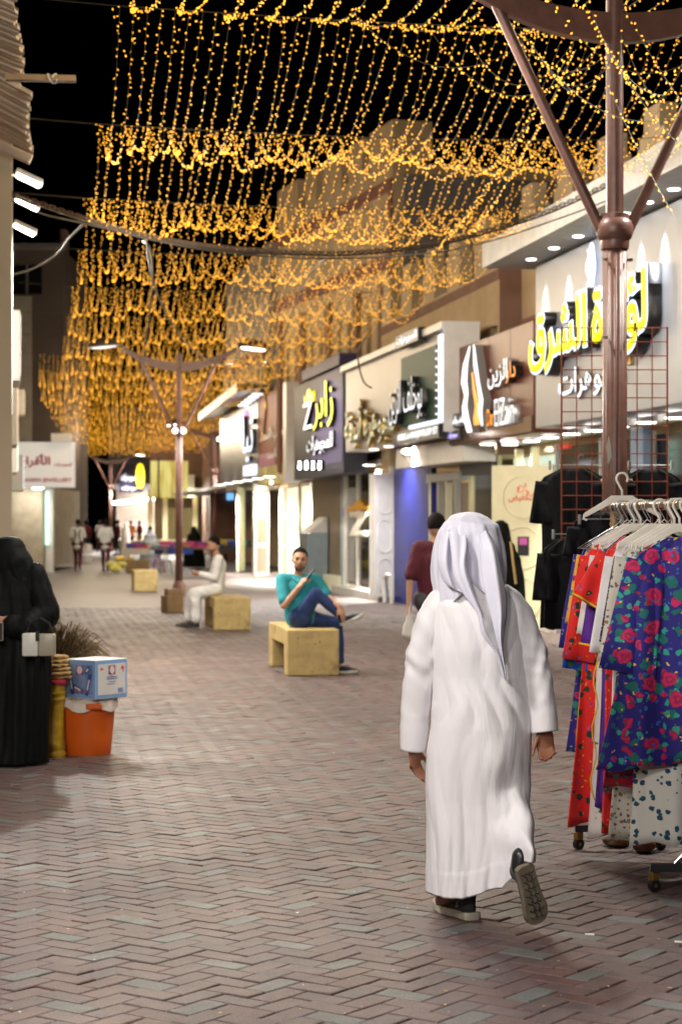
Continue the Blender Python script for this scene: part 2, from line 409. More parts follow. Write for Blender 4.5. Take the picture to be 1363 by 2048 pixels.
# scraps lying on the paving
M_SCRAP = mat('paper_scrap', (.75, .72, .65), rough=.8); M_SEED = mat('dry_seed_husk', (.5, .34, .12), rough=.8); M_PINK = mat('pink_scrap', (.7, .3, .35))
mb = MB()
for k in range(150):
    zc = 6.5 + random.random() ** 1.6 * 11; xc = (random.random() - .5) * .34 * zc
    X = xc * CA + zc * SA; Y = -xc * SA + zc * CA; r = random.uniform(.003, .009); mb.cur = random.choice([0, 1, 1, 1, 0, 2])
    a = random.random() * 6; z = .004
    mb.add([(X + r * math.cos(a + t) * random.uniform(.5, 1.4), Y + r * math.sin(a + t), z + random.uniform(0, .004)) for t in (0, 1.3, 2.6, 3.9, 5.2)], [(0, 1, 2, 3, 4)])
tag(mb.build('litter', [M_SCRAP, M_SEED, M_PINK]), kind='stuff')
for i, (px, py) in enumerate([(1178, 1873), (1357, 1888)]):
    p = gp(px, py); mb = MB(); mb.tube([p + Vector((-.017, .006, .008)), p + Vector((.017, -.006, .008))], .0045, 8)
    tag(mb.build('cigarette_butt', M_SCRAP), ['white cigarette end on the pavers behind the lifted shoe', 'white cigarette end on the pavers below the front castor'][i], 'cigarette end')

# ================================================================== lamp posts
M_POST = mat('brown_post_paint', (.16, .075, .055), rough=.38, var=.15, scale=12, bump=.12, bscale=60, stain=.25)
M_PAPER = mat('torn_paper', (.6, .55, .48), rough=.9)
E_LAMP = emi('lamp_glass', (1, .96, .9), 9); E_DIM = emi('lamp_glass_dim', (.85, .9, 1), .9)
M_DARK = mat('dark_lamp_housing', (.07, .05, .045), rough=.4)
def lamp_post(base, label, lit, rz=0.0, detail=True):
    root = empty('lamp_post', base, rz); tag(root, label, 'lamp post', 'brown lamp posts along the street')
    n = 64 if detail else 20
    mb = MB(); mb.lathe([(.14, 0), (.14, .25), (.105, .3), (.1, .35)], 24); mb.build('base', M_POST, root, 40)
    mb = MB(); mb.lathe([(.088, .35), (.084, 3.48)], n, flute=16); mb.build('fluted_shaft', M_POST, root, 'all')
    mb = MB(); mb.lathe([(.094, 3.48), (.1, 3.5), (.1, 3.54), (.118, 3.56), (.128, 3.6), (.128, 3.64), (.115, 3.675), (.1, 3.69), (.1, 3.72), (.06, 3.73)], 32); mb.build('collar', M_POST, root, 35)
    mb = MB(); mb.lathe([(.061, 3.7), (.058, 5.3)], 24); mb.build('upper_shaft', M_POST, root, 40)
    for s in (-1, 1):
        mb = MB(); mb.tube([(s * .09, 0, 3.6), (s * .86, 0, 5.2)], .037, 14); b = mb.build('brace', M_POST, root, 40)
        mb = MB(); mb.ell((s * .86, 0, 5.2), (.06, .06, .06)); mb.build('ball_end', M_POST, b, 'all')
    # crescent beam
    mb = MB(); up = []; lo = []
    for k in range(25):
        x = -1.25 + 2.5 * k / 24; q = (x / 1.25) ** 2
        up.append((x, 5.1 + .34 * q)); lo.append((x, 4.9 + .46 * q))
    mb.prism(up + lo[::-1], -.045, .045); mb.build('crescent_beam', M_POST, root)
    for i, s in enumerate((-1, 1)):
        h = empty('lamp_head', (s * 1.62, 0, 5.42), 0, root); h.rotation_euler = (0, R(6) * s, 0)
        mb = MB(); mb.lathe([(.36, 0), (.37, .02), (.33, .1), (.24, .17), (.1, .205), (.01, .21)], 24); mb.v = [(x, y * .72, z) for x, y, z in mb.v]; mb.build('housing', M_DARK, h, 40)
        mb = MB(); mb.lathe([(.27, -.012), (.26, -.022), (.18, -.03), (.01, -.034)], 24); mb.v = [(x, y * .72, z) for x, y, z in mb.v]; mb.build('lens', E_LAMP if lit[i] > .6 else E_DIM, h, 40)
        mb = MB(); mb.tube([(-s * .4, 0, .03), (-s * .3, 0, .05)], .03, 8); mb.build('neck', M_POST, h)
        if lit[i]:
            c, sn = math.cos(rz), math.sin(rz); p = Vector(base) + Vector((s * 1.62 * c, s * 1.62 * sn, 5.34))
            spot('lamp_light', p, p - Vector((0, 0, 1)), 560 * KLAMP * lit[i], R(158), .5, (1, .95, .87), .2)
    return root
P1 = ap(1228, 1046, 13.75); P1.z = 0
P2 = gp(358, 1193); P3 = ap(430, 1046, 78); P3.z = 0
lp = lamp_post(P1, 'brown fluted lamp post beside the clothes rack', (.5, .7), -.02)
mb = MB()
mb.add([(-.07, -.088, 2.0), (-.045, -.089, 2.05), (-.05, -.0895, 2.13), (-.066, -.089, 2.2), (-.082, -.086, 2.12)], [(0, 1, 2, 3, 4)]); mb.build('torn_paper', M_PAPER, lp)
for z, s in ((3.4, -1), (3.4, 1), (2.87, -1), (2.87, 1)):
    mb = MB(); mb.tube([(s * .07, -.06, z), (s * .1, -.085, z)], .011, 8); mb.build('bolt', mat('steel', (.5, .48, .45), .35, 1), lp)
lp2 = lamp_post(P2, 'brown lamp post standing beside the seated man in white', (.55, 1.25), 0, False)
for s in (-1, 1):
    mb = MB(); mb.ell((s * .09, -.1, 3.6), (.055, .055, .05)); mb.build('small_spotlight', emi('small_spot', (1, 1, 1), 9), lp2)
lamp_post(P3, 'distant brown lamp post by the dark shop row', (1, 1), 0, False)
p4_ = ap(222, 1046, 112); p4_.z = 0
lamp_post(p4_, 'last brown lamp post before the far dark building', (3, 3), 0, False)
lamp_post((3.4, -15, 0), 'brown lamp post standing at the street entrance', (1, 1), 0, False)

# ================================================================== fairy-light nets over the street
E_BULB = emi('amber_bulb', (1.0, .44, .028), 2.7, sample=False)
M_WIRE = mat('light_string_wire', (.06, .048, .03), rough=.6)
def strand_pts(p0, p1, sag, n=26, sway=0.0):
    t = np.linspace(0, 1, n); p0 = np.array(p0); p1 = np.array(p1)
    P = p0[None] + (p1 - p0)[None] * t[:, None]
    P[:, 2] -= sag * 4 * t * (1 - t); P[:, 0] += sway * np.sin(math.pi * t * 2.0); return P
def strands_mesh(name, lines, spacing=.1, size=1.0, wire=.0024, wseg=1):
    V = []; F = []; MI = []; off = 0
    for P in lines:
        seg = np.linalg.norm(np.diff(P, axis=0), axis=1); s = np.concatenate([[0], np.cumsum(seg)]); L = s[-1]
        if wire:
            Q = P[::wseg]; m = len(Q); rr = wire
            V.append(np.concatenate([Q + np.array([rr, 0, 0]), Q + np.array([-rr * .5, 0, rr * .87]), Q + np.array([-rr * .5, 0, -rr * .87])]))
            for k in range(m - 1):
                for a, b in ((0, 1), (1, 2), (2, 0)): F.append((off + a * m + k, off + b * m + k, off + b * m + k + 1, off + a * m + k + 1)); MI.append(0)
            off += 3 * m
        nb = max(2, int(L / spacing)); ss = (np.arange(nb) + rng.uniform(-.3, .3, nb)) / nb * L
        ss = ss[rng.random(nb) > .04]; nb = len(ss)
        C = np.stack([np.interp(ss, s, P[:, i]) for i in range(3)], 1)
        d = rng.normal(size=(nb, 3)); d[:, 2] -= .8; d /= np.linalg.norm(d, axis=1)[:, None]
        e = np.cross(d, rng.normal(size=(nb, 3))); e /= np.linalg.norm(e, axis=1)[:, None]; g = np.cross(d, e)
        r = .0068 * size; h = .023 * size
        A = C + d * .008
        B = A + d * h * .62
        vs = np.stack([A, B + e * r, B + g * r, B - e * r, B - g * r, A + d * h], 1).reshape(-1, 3); V.append(vs)
        for k in range(nb):
            o = off + 6 * k
            for q in ((0, 1, 2), (0, 2, 3), (0, 3, 4), (0, 4, 1), (5, 2, 1), (5, 3, 2), (5, 4, 3), (5, 1, 4)): F.append(tuple(o + i for i in q)); MI.append(1)
        off += 6 * nb
    me = bpy.data.meshes.new(name); me.from_pydata(np.concatenate(V).tolist(), [], F); me.materials.append(M_WIRE); me.materials.append(E_BULB)
    me.polygons.foreach_set('material_index', MI); return me
NETH = 6.0; bay = 5.1; Y0 = 17.3 * CA
for b in range(-1, 19):
    ya = Y0 + b * bay; yb = ya + bay
    def shift(y): return 0.0 if y < 60 else (y - 60) * .045
    xl = .67 - (.55 if 50 < ya < 85 else 0); xr = 6.75
    net = empty('string_light_net', (0, ya, NETH)); tag(net, 'net of amber fairy lights strung across above the street', 'fairy lights', 'fairy light nets over the street')
    mb = MB(); mb.tube([(-.25 + shift(ya), 0, .05)] + [(xl + shift(ya) + (xr - xl) * k / 12, 0, -.06 * math.sin(math.pi * k / 12)) for k in range(13)] + [(7.6 + shift(ya), 0, .1)], .004, 4); mb.build('cross_wire', M_WIRE, net)
    if b == 18: continue
    for gx_ in (1.4, 3.7):    # the light that the bulbs of this bay shed on the walls
        ld = bpy.data.lights.new('bulb_glow', 'POINT'); ld.energy = 110; ld.color = (1, .81, .56); ld.shadow_soft_size = .6; lo = bpy.data.objects.new('bulb_glow', ld); col.objects.link(lo); lo.location = (gx_ + shift(ya), ya + bay / 2, NETH - .45)
    sp = .118 if b < 9 else .15; nS = int((xr - xl) / sp)
    if b < 0:
        xs = [xl + (k + .5) * sp * 1.6 for k in range(int((6.2 - xl) / (sp * 1.6)))]
    else: xs = [xl + (k + .5) * sp for k in range(nS)]
    lines = []
    for k, x in enumerate(xs):
        sg = random.uniform(.62, .84) * (1 if b >= 0 else .6); j = random.uniform(-.03, .03)
        hz = -.06 * math.sin(math.pi * (x - xl) / (xr - xl))
        P = strand_pts((x + shift(ya), 0, hz), (x + j + shift(yb), bay, hz), sg, 27, random.uniform(-.03, .03))
        # the far end of the strand is gathered into a loop on the next wire
        t = np.linspace(0, 1, 27); P[:, 0] -= (.09 * np.clip((t - .62) / .38, 0, 1) ** 1.3) * (1 if k % 2 else -1)
        lines.append(P)
    if b < 5:
        for P in lines: obj('strand', strands_mesh('strand', [P], .088 if b < 2 else .1, .9 if b < 2 else .92), net)
        # slack loops tied along the wire
        if 0 <= b < 3:
            L2 = []
            for k in range(0, nS - 2, 3):
                x0 = xl + k * sp; P = strand_pts((x0, .02, 0), (x0 + 2.1 * sp, .02, 0), random.uniform(.28, .45), 12); L2.append(P)
            tag(obj('slack_loop', strands_mesh('slack_loop', L2, .085), net), kind='stuff')
    else:
        tag(obj('strand', strands_mesh('strand', lines, .11 if b < 9 else .2, 0.95 if b < 9 else 1.1, .0024 if b < 9 else 0, 2), net), kind='stuff')
# loose strings gathered at the tall post
net = empty('string_light_garland', P1 + Vector((0, 0, 5)))
tag(net, 'loose amber fairy light strings tied to the tall fluted post', 'fairy lights')
def W2(px, py, zc): return np.array(ap(px, py, zc) - net.location)
for (a, b_, sg) in [((700, 20, 15), (1080, 60, 14.5), .35), ((860, 60, 16), (1240, 30, 14), .55), ((1040, 60, 14), (1363, 230, 12.5), .25), ((1170, 10, 13.6), (1370, 300, 12.2), .1),
                    ((1130, 120, 14), (860, 510, 19), .12), ((1150, 100, 14), (940, 470, 18.5), .1), ((1060, 80, 14), (1240, 90, 13.6), .3), ((1240, 60, 13.6), (1420, 120, 13), .4),
                    ((1180, 20, 13), (1330, 190, 11.5), .15), ((940, 90, 15), (1150, 75, 14.2), .32), ((1090, 130, 14), (1225, 110, 13.7), .22), ((1240, 130, 13.6), (1390, 60, 13), .35),
                    ((1000, 20, 14.5), (1230, 90, 13.6), .3), ((1250, 20, 13.6), (1400, 250, 12.6), .05), ((1100, 0, 12.4), (1363, 130, 11.6), .2), ((1210, 160, 13.5), (1345, 430, 12.5), .03)]:
    obj('strand', strands_mesh('strand', [strand_pts(W2(*a), W2(*b_), sg, 22)], .06, .95), net)
# cables slung across
M_CABLE = mat('old_cable', (.09, .075, .055), rough=.7); M_CHAIN = mat('rusty_chain', (.12, .08, .05), rough=.6, metal=.6)
def cable(pts, r, name, label, m=M_CABLE, sub=14):
    P = [Vector(ap(*p)) for p in pts]; out = []
    for i in range(len(P) - 1):
        a = P[max(i - 1, 0)]; b = P[i]; c = P[i + 1]; d = P[min(i + 2, len(P) - 1)]
        for k in range(sub):
            t = k / sub; out.append(.5 * ((2 * b) + (c - a) * t + (2 * a - 5 * b + 4 * c - d) * t * t + (3 * b - a - 3 * c + d) * t ** 3))
    out.append(P[-1]); mb = MB(); mb.tube(out, r, 6)
    return tag(mb.build(name, m, None, 'all'), label, 'cable'), out
main = [(-60, 355, 21), (0, 383, 21), (165, 440, 21), (300, 478, 21.2), (430, 499, 21.3), (560, 508, 21.4), (700, 510, 21.5), (850, 495, 21.6), (960, 470, 21.7), (1100, 425, 21.8), (1260, 350, 22), (1400, 270, 22.2), (1560, 180, 22.4)]
cable(main, .011, 'overhead_cable', 'thick drooping cable slung right across the street')
cable([(-60, 350, 21.1), (60, 418, 21.1), (165, 446, 21.1), (400, 498, 21.3), (650, 517, 21.5), (900, 500, 21.6), (1120, 436, 21.8), (1390, 330, 22)], .009, 'overhead_cable', 'thin pale cable hanging just under the chain-wrapped cable')
ch, pts = cable([(p[0], p[1] - 6, p[2] - .05) for p in main], .004, 'overhead_chain', 'rusty chain running along the drooping overhead cable', M_CHAIN, 20)
mb = MB(); L = 0
for i in range(len(pts) - 1):
    a, b_ = pts[i], pts[i + 1]; n = max(1, int((b_ - a).length / .075))
    for k in range(n):
        p = a.lerp(b_, k / n); d = (b_ - a).normalized(); s, u, d = basis(d); L += 1
        w = s if L % 2 else u
        mb.tube([p + d * .045 * math.cos(t) + w * .02 * math.sin(t) for t in (k2 * math.pi / 3 for k2 in range(7))], .0055, 4, False)
tag(mb.build('links', M_CHAIN, ch), kind='stuff')
cable([(14, 552, 20.8), (60, 540, 20.9), (110, 512, 21), (140, 475, 21), (168, 449, 21)], .012, 'loose_cable', 'pale loose cable end looping down beside the floodlights')
cable([(285, 482, 21.2), (300, 500, 21.5), (305, 560, 25), (300, 620, 30), (290, 700, 38), (283, 748, 43.4)], .013, 'loose_cable', 'pale cable hanging down to the unlit lamp head')
cable([(292, 480, 21.2), (308, 570, 26), (340, 640, 32), (380, 695, 38), (425, 724, 42), (465, 730, 43.5)], .013, 'loose_cable', 'pale cable curving down to the lit lamp head')
cable([(734, 672, 30), (716, 700, 30), (718, 735, 30.2), (728, 765, 30.4), (743, 776, 30.5)], .013, 'loose_cable', 'short cut cable dangling in front of the grey jeweller sign')
cable([(530, 725, 43.5), (560, 690, 40), (590, 610, 34), (612, 560, 28), (650, 515, 22)], .012, 'loose_cable', 'pale cable rising from the lit lamp head to the chain')

# ================================================================== buildings and shops on the sunny-side row (facade line fx)
M_BEIGE = mat('beige_render', (.5, .37, .22), rough=.85, var=.1, scale=1.5, bump=.15, bscale=30, stain=.25)
M_BROWNW = mat('brown_render', (.22, .12, .085), rough=.85, var=.12, scale=2, bump=.1, stain=.2)
M_BAND = mat('red_brown_band', (.25, .11, .085), rough=.8)
M_GREYW = mat('grey_render', (.19, .18, .185), rough=.9, var=.15, scale=1, bump=.15, stain=.4)
M_CONC = mat('pale_concrete', (.4, .36, .3), rough=.9, var=.12, scale=1.2, bump=.1, stain=.3)
M_HOLE = mat('dark_window_glass', (.012, .012, .014), rough=.15, var=0)
M_CREAM = mat('cream_paint', (.72, .66, .42), rough=.45, var=.05); M_CREAM2 = mat('pale_cream_paint', (.7, .7, .52), rough=.45, var=.05)
M_WHITE = mat('white_paint', (.75, .74, .72), rough=.4, var=.05); M_ALU = mat('aluminium_panel', (.5, .5, .5), rough=.32, metal=.55, var=.06, scale=3)
M_BLACK = mat('black_plastic', (.012, .012, .014), rough=.35, var=.1)
M_BLUE = mat('blue_wall_panel', (.012, .018, .2), rough=.4, var=.25, scale=4)
M_BRN = mat('brown_glossy_panel', (.12, .032, .018), rough=.35, var=.12, scale=3, spec=.25)
M_SHUT = mat('shutter_metal', (.27, .21, .14), rough=.45, metal=.3, stain=.2)
M_PANE = mat('brown_door_pane', (.13, .05, .035), rough=.2)
M_WARMIN = mat('warm_shop_interior', (.62, .5, .32), rough=.6, var=.25, scale=5)
M_BRASS = mat('brass', (.5, .33, .09), rough=.3, metal=.9)
E_DOWN = emi('downlight', (1, .97, .9), 7); E_COOL = emi('cool_led', (.66, .8, 1), 1.15, False); E_WHITE = emi('white_led', (.86, .92, 1), 1.0, False)
E_YEL = emi('yellow_led_face', (.78, .72, .0), .8, False); E_ORG = emi('orange_led_face', (1, .33, .02), .9, False); E_TUBE = emi('strip_lamp', (1, .98, .95), 9)
E_FLOOD = emi('flood_lens', (1, .98, 1), 60); E_WARMTUBE = emi('warm_panel_light', (1, .86, .6), 6)
GLASS = glass()
FDIR = math.atan2(-1, -FM)
def fac(name, px, off, label=None, cat=None, group=None):
    Y = yf(px, off); r = empty(name, (fx(Y, off), Y, 0), FDIR)
    if label: tag(r, label, cat, group)
    r['_px'] = px; r['_off'] = off; return r
def lx(r, px): return yf(r['_px'], r['_off']) - yf(px, r['_off'])
def lz(r, px, py): return zf(px, py, r['_off'])
def wallgrid(mb, x0, x1, z0, z1, holes, y0, y1):
    xs = sorted({x0, x1, *[q for h in holes for q in h[:2] if x0 < q < x1]}); zs = sorted({z0, z1, *[q for h in holes for q in h[2:] if z0 < q < z1]})
    for i in range(len(xs) - 1):
        for j in range(len(zs) - 1):
            cx = (xs[i] + xs[i + 1]) / 2; cz = (zs[j] + zs[j + 1]) / 2
            if not any(h[0] < cx < h[1] and h[2] < cz < h[3] for h in holes): mb.box(xs[i], xs[i + 1], y0, y1, zs[j], zs[j + 1])
    return mb
def B(*a): return MB().box(*a)

# --- two-storey beige building with a battlement parapet above the pearl shop
def beige_block(px0, px1, off, ztop, label, depth=5.0, z0=2.7, merl=True):
    r = fac('shop_building', px0, off, label, 'building'); w = lx(r, px1)
    holes = []; per = 2.05; k = 0; x = .5
    cells = []
    while x + per < w + 1: cells.append(x); x += per
    for x in cells: holes.append((x + .62, x + 1.12, ztop - 1.75, ztop - .95))
    mb = MB(); wallgrid(mb, 0, w, z0, ztop, holes, 0, .25); mb.box(0, w, .25, depth, z0, ztop - .2); mb.build('wall', M_BEIGE, r)
    for x in cells:
        B(x + .62, x + 1.12, .18, .22, ztop - 1.75, ztop - .95).build('window', M_HOLE, r)
        B(x + .52, x + 1.22, -.03, .02, ztop - 2.45, ztop - 1.78).build('brown_panel', M_BROWNW, r)
        if merl:
            m = MB(); m.box(x - .48, x + .5, 0.004, .24, ztop, ztop + .62); m.box(x - .3, x + .32, .004, .24, ztop + .62, ztop + .95); m.build('merlon', M_BEIGE, r)
    B(0, w, -.035, 0.0, ztop - 1.25, ztop - 1.18).build('string_course', M_BAND, r)
    B(0, w, -.02, .0, ztop - .22, ztop - .05).build('coping_band', M_BROWNW, r)
    return r, w
rA, wA = beige_block(1036, 1700, -.35, 6.05, 'beige two-storey building with stepped battlements above the pearl shop')
rA2, wA2 = beige_block(762, 998, .02, 5.75, 'beige building with small windows and brown panels above the green jeweller sign')
B(wA2, wA2 + .004, 0, .6, 2.7, 6.4).build('return_wall', M_BROWNW, rA2)
# lattice panel on its far part
g = MB(); x = 2.0
B(x - .45, x + .75, -.05, -.004, 3.7, 5.1).build('brown_panel', M_BROWNW, rA2)
for a, b in (((x - .1, 4.0), (x + .4, 4.8)), ((x - .1, 4.8), (x + .4, 4.0)), ((x - .1, 4.0), (x - .1, 4.8)), ((x + .4, 4.0), (x + .4, 4.8))):
    MB().tube([(a[0], -.06, a[1]), (b[0], -.06, b[1])], .03, 4).build('lattice_bar', M_BEIGE, rA2)

# --- taller building, its front turned a little, grey flank toward the pearl shop
A = Vector((7.62, 42.3, 0)); Bf = Vector((6.32, 52.0, 0)); d = A - Bf
rC = empty('tall_building', Bf, math.atan2(d.y, d.x)); tag(rC, 'tall beige building with stepped battlements and grey flank behind the light nets', 'building')
w = d.length; H = 9.45
wins = [(x, x + .34, 3.6, 6.3) for x in (.9, 1.7, 3.2, 4.0, 5.6, 6.4, 7.9, 8.7)]
mb = MB(); wallgrid(mb, 0, w, 2.7, H, wins, 0, .3); mb.box(0, w - .01, .3, 7, 2.7, H - .1); mb.build('wall', M_BEIGE, rC)
for q in wins: B(q[0], q[1], .2, .26, q[2], q[3]).build('window', M_HOLE, rC)
for x in (.35, 2.5, 4.85, 7.2, 9.2): B(x, x + .3, -.12, -.003, 2.9, 6.8).build('pilaster', M_BROWNW, rC)
B(-.02, w + .02, -.06, -.002, 8.75, 9.0).build('string_course', M_BAND, rC); B(-.02, w + .02, -.06, -.002, 7.1, 7.4).build('string_course', M_BAND, rC)
B(w - .16, w + .012, -.05, -.001, 2.7, 8.75).build('corner_strip', M_BAND, rC)
for x0, x1 in ((0, 2.0), (2.75, 3.7), (4.3, 5.9), (6.5, 7.6), (8.1, w)): B(x0, x1, .003, .9, H, H + .82).build('merlon', M_BEIGE, rC)
mb = MB(); mb.box(w, w + .03, .25, 9, 2.7, H - .35); mb.build('flank_wall', M_GREYW, rC)
B(w + .03, w + .08, 1.7, 1.95, 2.7, H - .3).build('drain_pipe', M_GREYW, rC)
# --- pale concrete building farther on
rD = fac('concrete_building', 452, .05, 'pale concrete building with upright ribs beyond the tall beige one', 'building'); w = lx(rD, 537)
B(0, w, 0, 5, 2.7, 9.9).build('wall', M_CONC, rD)
for k in range(9):
    x = .4 + k * w / 9; B(x, x + .28, -.14, -.002, 3.1, 6.6).build('rib', M_CONC, rD); B(x + .5, x + .9, -.02, -.001, 3.1, 6.3).build('window', M_HOLE, rD)
B(0, w, -.18, -.003, 6.6, 6.9).build('ledge', M_BROWNW, rD)
rD2 = fac('concrete_building', 405, -2.5, 'dark plain building closing the gap behind the white sign', 'building'); B(0, lx(rD2, 440), 0, 6, 0, 6.5).build('wall', M_BROWNW, rD2)
for k in range(5): B(2 + k * 3, 2.5 + k * 3, -.03, -.001, 1.2, 3.4).build('window', M_HOLE, rD2)
# --- the gap between the buildings and the shop storey behind the fronts
rS = fac('shop_row_wall', 440, -2.2, 'plain back wall of the shop row behind the shop fronts', 'wall'); B(0, lx(rS, 1750), 0, .2, 0, 2.95).build('wall', M_WARMIN, rS)
rT = fac('shop_row_roof', 440, -2.2); 
bpy.data.objects.remove(rT)
B(0, lx(rS, 1750), -2.2, 0, 2.85, 2.95).build('ceiling_slab', M_WHITE, rS)

# --- signboards
def sign(px0, px1, off, zb, zt, m, label, depth=.5, name='shop_sign', frame=None):
    r = fac(name, px0, off, label, 'shop sign'); w = lx(r, px1)
    MB().bbox(0, w, 0, depth, zb, zt, .012).build('panel', m, r); return r, w
def ltext(r, body, m, px0, px1, py0, py1, ext=.05, bold=.0, y=-.002, side=None, ar=True, name='lettering', pref=None, dz=0, shear=0):
    """lettering spanning px0..px1 whose height is read at its own left end"""
    x0 = lx(r, px0); x1 = lx(r, px1); pm = (px0 + px1) / 2 if pref is None else pref
    zt = lz(r, pm, py0) + dz; zb = lz(r, pm, py1) + dz
    if side is None and ext > .02: side = M_BLACK
    return text(body, m, r, x0, y, zb, x1 - x0, zt - zb, ext, bold, name, ar, side, shear)

# 1 pearl shop: silver panel under a lit soffit
M_SILV = mat('silver_composite_panel', (.27, .28, .31), rough=.38, metal=.35, var=.05, scale=2)
r, w = sign(1070, 1560, .7, 2.9, 5.12, M_SILV, 'silver pearl shop sign with yellow lit lettering under a lit soffit')
mb = MB(); mb.bbox(-.55, w, -.62, .5, 5.16, 5.5, .01); mb.build('soffit', mat('grey_white_soffit', (.5, .49, .47), rough=.5), r)
for px in (1095, 1142, 1192, 1240, 1288, 1335, 1390, 1450):
    x = lx(r, px) - .12
    MB().lathe([(.07, 5.157), (.06, 5.15), (.005, 5.148)], 14, (x, -.2, 0)).build('downlight', E_DOWN, r)
    p = r.matrix_basis @ Vector((x, -.17, 5.13)); q = r.matrix_basis @ Vector((x, -.02, 3.9)); spot('sign_spot', p, q, 300, R(46), 1.0, (.9, .94, 1), .02)
x0 = lx(r, 1082); x1 = lx(r, 1198); xa = lx(r, 1258); xb = lx(r, 1325)
def double(body, x0, x1, z0, z1, bold=.02):
    text(body, E_COOL, r, x0 - .03, -.002, z0 - .04, x1 - x0 + .06, z1 - z0 + .08, .17, bold + .03, 'letter_return', True, M_BLACK)
    text(body, E_YEL, r, x0, -.173, z0, x1 - x0, z1 - z0, .012, bold, 'letter_face', True)
double('لؤلؤة', lx(r, 1210), lx(r, 1322), 3.56, 4.46); double('الشرق', lx(r, 1082), lx(r, 1199), 3.58, 4.45)
text('مجوهرات', E_COOL, r, lx(r, 1122), -.003, 3.17, lx(r, 1248) - lx(r, 1122), .42, .04, .01, 'small_lettering', True, M_BRASS)
mb = MB()
cx = lx(r, 1190); cz = 4.8
for k, rr in enumerate((.17, .135, .1)):
    mb.tube([(cx + rr * .62 * math.cos(t) + .02 * k, -.05, cz + rr * 1.55 * math.sin(t) - .03 * k) for t in (j * .25 for j in range(26))], .014, 6, False)
mb.tube([(cx - .16 + .045 * math.sin(t * 2), -.05, cz + .2 - .09 * t) for t in (j * .2 for j in range(26))], .014, 6, False); mb.build('ring_emblem', E_COOL, r)
mb = MB(); mb.ell((cx + .02, -.03, cz - .02), (.07, .02, .15)); mb.build('pearl_emblem', E_WHITE, r)
for px in (1255, 1262): B(lx(r, px), lx(r, px) + .1, -.05, -.003, 3.45, 4.05).build('gold_bar', M_BRASS, r)
# 2 brown sign with a face-like emblem
r, w = sign(901, 1066, .62, 2.86, 4.44, M_BRN, 'brown glossy jeweller sign with white curved face emblem and orange letters')
for k in range(1, 4): B(w * k / 4, w * k / 4 + .012, -.004, -.0005, 2.9, 4.42).build('panel_joint', M_BLACK, r)
B(0, w, -.03, -.004, 2.88, 3.1).build('lower_band', mat('mirror_band', (.3, .2, .15), rough=.08, metal=.7), r)
def swoosh(pts, wid, m, nm):
    n = len(pts); xs = [lx(r, p[0]) for p in pts]; zs = [lz(r, p[0], p[1]) for p in pts]
    L = [(x - q / 2, z) for x, z, q in zip(xs, zs, wid)]; Rr = [(x + q / 2, z) for x, z, q in zip(xs, zs, wid)]
    MB().prism(L + Rr[::-1], -.139, -.005).build('stroke_return', M_ALU if m is not E_ORG else M_BRN, r); MB().prism(L + Rr[::-1], -.15, -.14).build(nm, m, r)
swoosh([(957, 693), (948, 730), (945, 765), (950, 790), (946, 815), (950, 840), (957, 865)], [.05, .3, .36, .22, .3, .36, .3], E_WHITE, 'emblem_stroke')
swoosh([(965, 690), (968, 730), (974, 768), (980, 800), (978, 825), (982, 852)], [.06, .2, .18, .22, .2, .08], E_WHITE, 'emblem_stroke')
swoosh([(962, 745), (966, 780), (972, 812), (970, 835), (972, 850)], [.06, .16, .24, .34, .36], E_ORG, 'emblem_stroke')
ltext(r, 'الزين', E_WHITE, 985, 1024, 722, 775, .08, .0, side=M_ALU); ltext(r, 'دار', E_ORG, 1027, 1046, 722, 765, .12, .0)
ltext(r, 'ElZain', E_WHITE, 1001, 1040, 795, 850, .1, -.005, ar=False, side=M_ALU); ltext(r, 'Dar', E_ORG, 986, 1000, 818, 852, .1, .01, ar=False)
B(lx(r, 903), lx(r, 940), -.1, -.005, lz(r, 920, 855), lz(r, 920, 828)).build('sign_box', M_BLACK, r); ltext(r, 'للذهب والمجوهرات', E_WHITE, 904, 939, 832, 852, .004, .01, y=-.101)
B(lx(r, 905), lx(r, 932), -.1, -.005, lz(r, 915, 880), lz(r, 915, 862)).build('sign_box', M_BLACK, r); ltext(r, 'مجوهرات', emi('violet_led', (.5, .45, 1), 1.4, False), 907, 926, 864, 878, .004, .01, y=-.101)
# 3 grey sign with green glass panel and lit frame
M_GREYP = mat('warm_grey_panel', (.33, .31, .3), rough=.42, var=.05, scale=2, metal=.15)
r, w = sign(691, 897, .78, 3.08, 4.75, M_GREYP, 'long grey jeweller sign with bronze-green script and dark green lit panel')
B(0, w, -.12, .5, 4.755, 4.87).build('top_ledge', M_WHITE, r)
M_BRONZE = mat('verdigris_letters', (.18, .3, .2), rough=.35, metal=.3)
t = ltext(r, 'مجوهرة أنيقة', M_BRONZE, 698, 800, 792, 895, .1, .02, side=M_BRASS)
B(lx(r, 808), lx(r, 880), -.06, -.004, 3.32, 4.55).build('green_panel', mat('dark_green_glass', (.02, .06, .045), rough=.5, spec=.15), r)
ltext(r, 'بوخلف الزين', E_WHITE, 796, 864, 757, 845, .12, -.012, y=-.062, side=M_BLACK)
B(lx(r, 884), lx(r, 892), -.07, -.005, 3.25, 4.68).build('frame_light', E_COOL, r); B(lx(r, 824), lx(r, 884), -.07, -.005, 3.25, 3.31).build('frame_light', E_COOL, r)
for k in range(9): MB().ell((lx(r, 880.5), -.07, 3.4 + k * .13), (.02, .02, .02), None, 8, 6).build('frame_bulb', E_WHITE, r)
B(lx(r, 808), lx(r, 892), -.13, -.005, 3.0, 3.22).build('sign_box', M_BLACK, r)
text('MODEL & ARAB JEWELLERY EST', E_WHITE, r, lx(r, 810), -.131, 3.03, lx(r, 890) - lx(r, 810), .15, .004, .012)
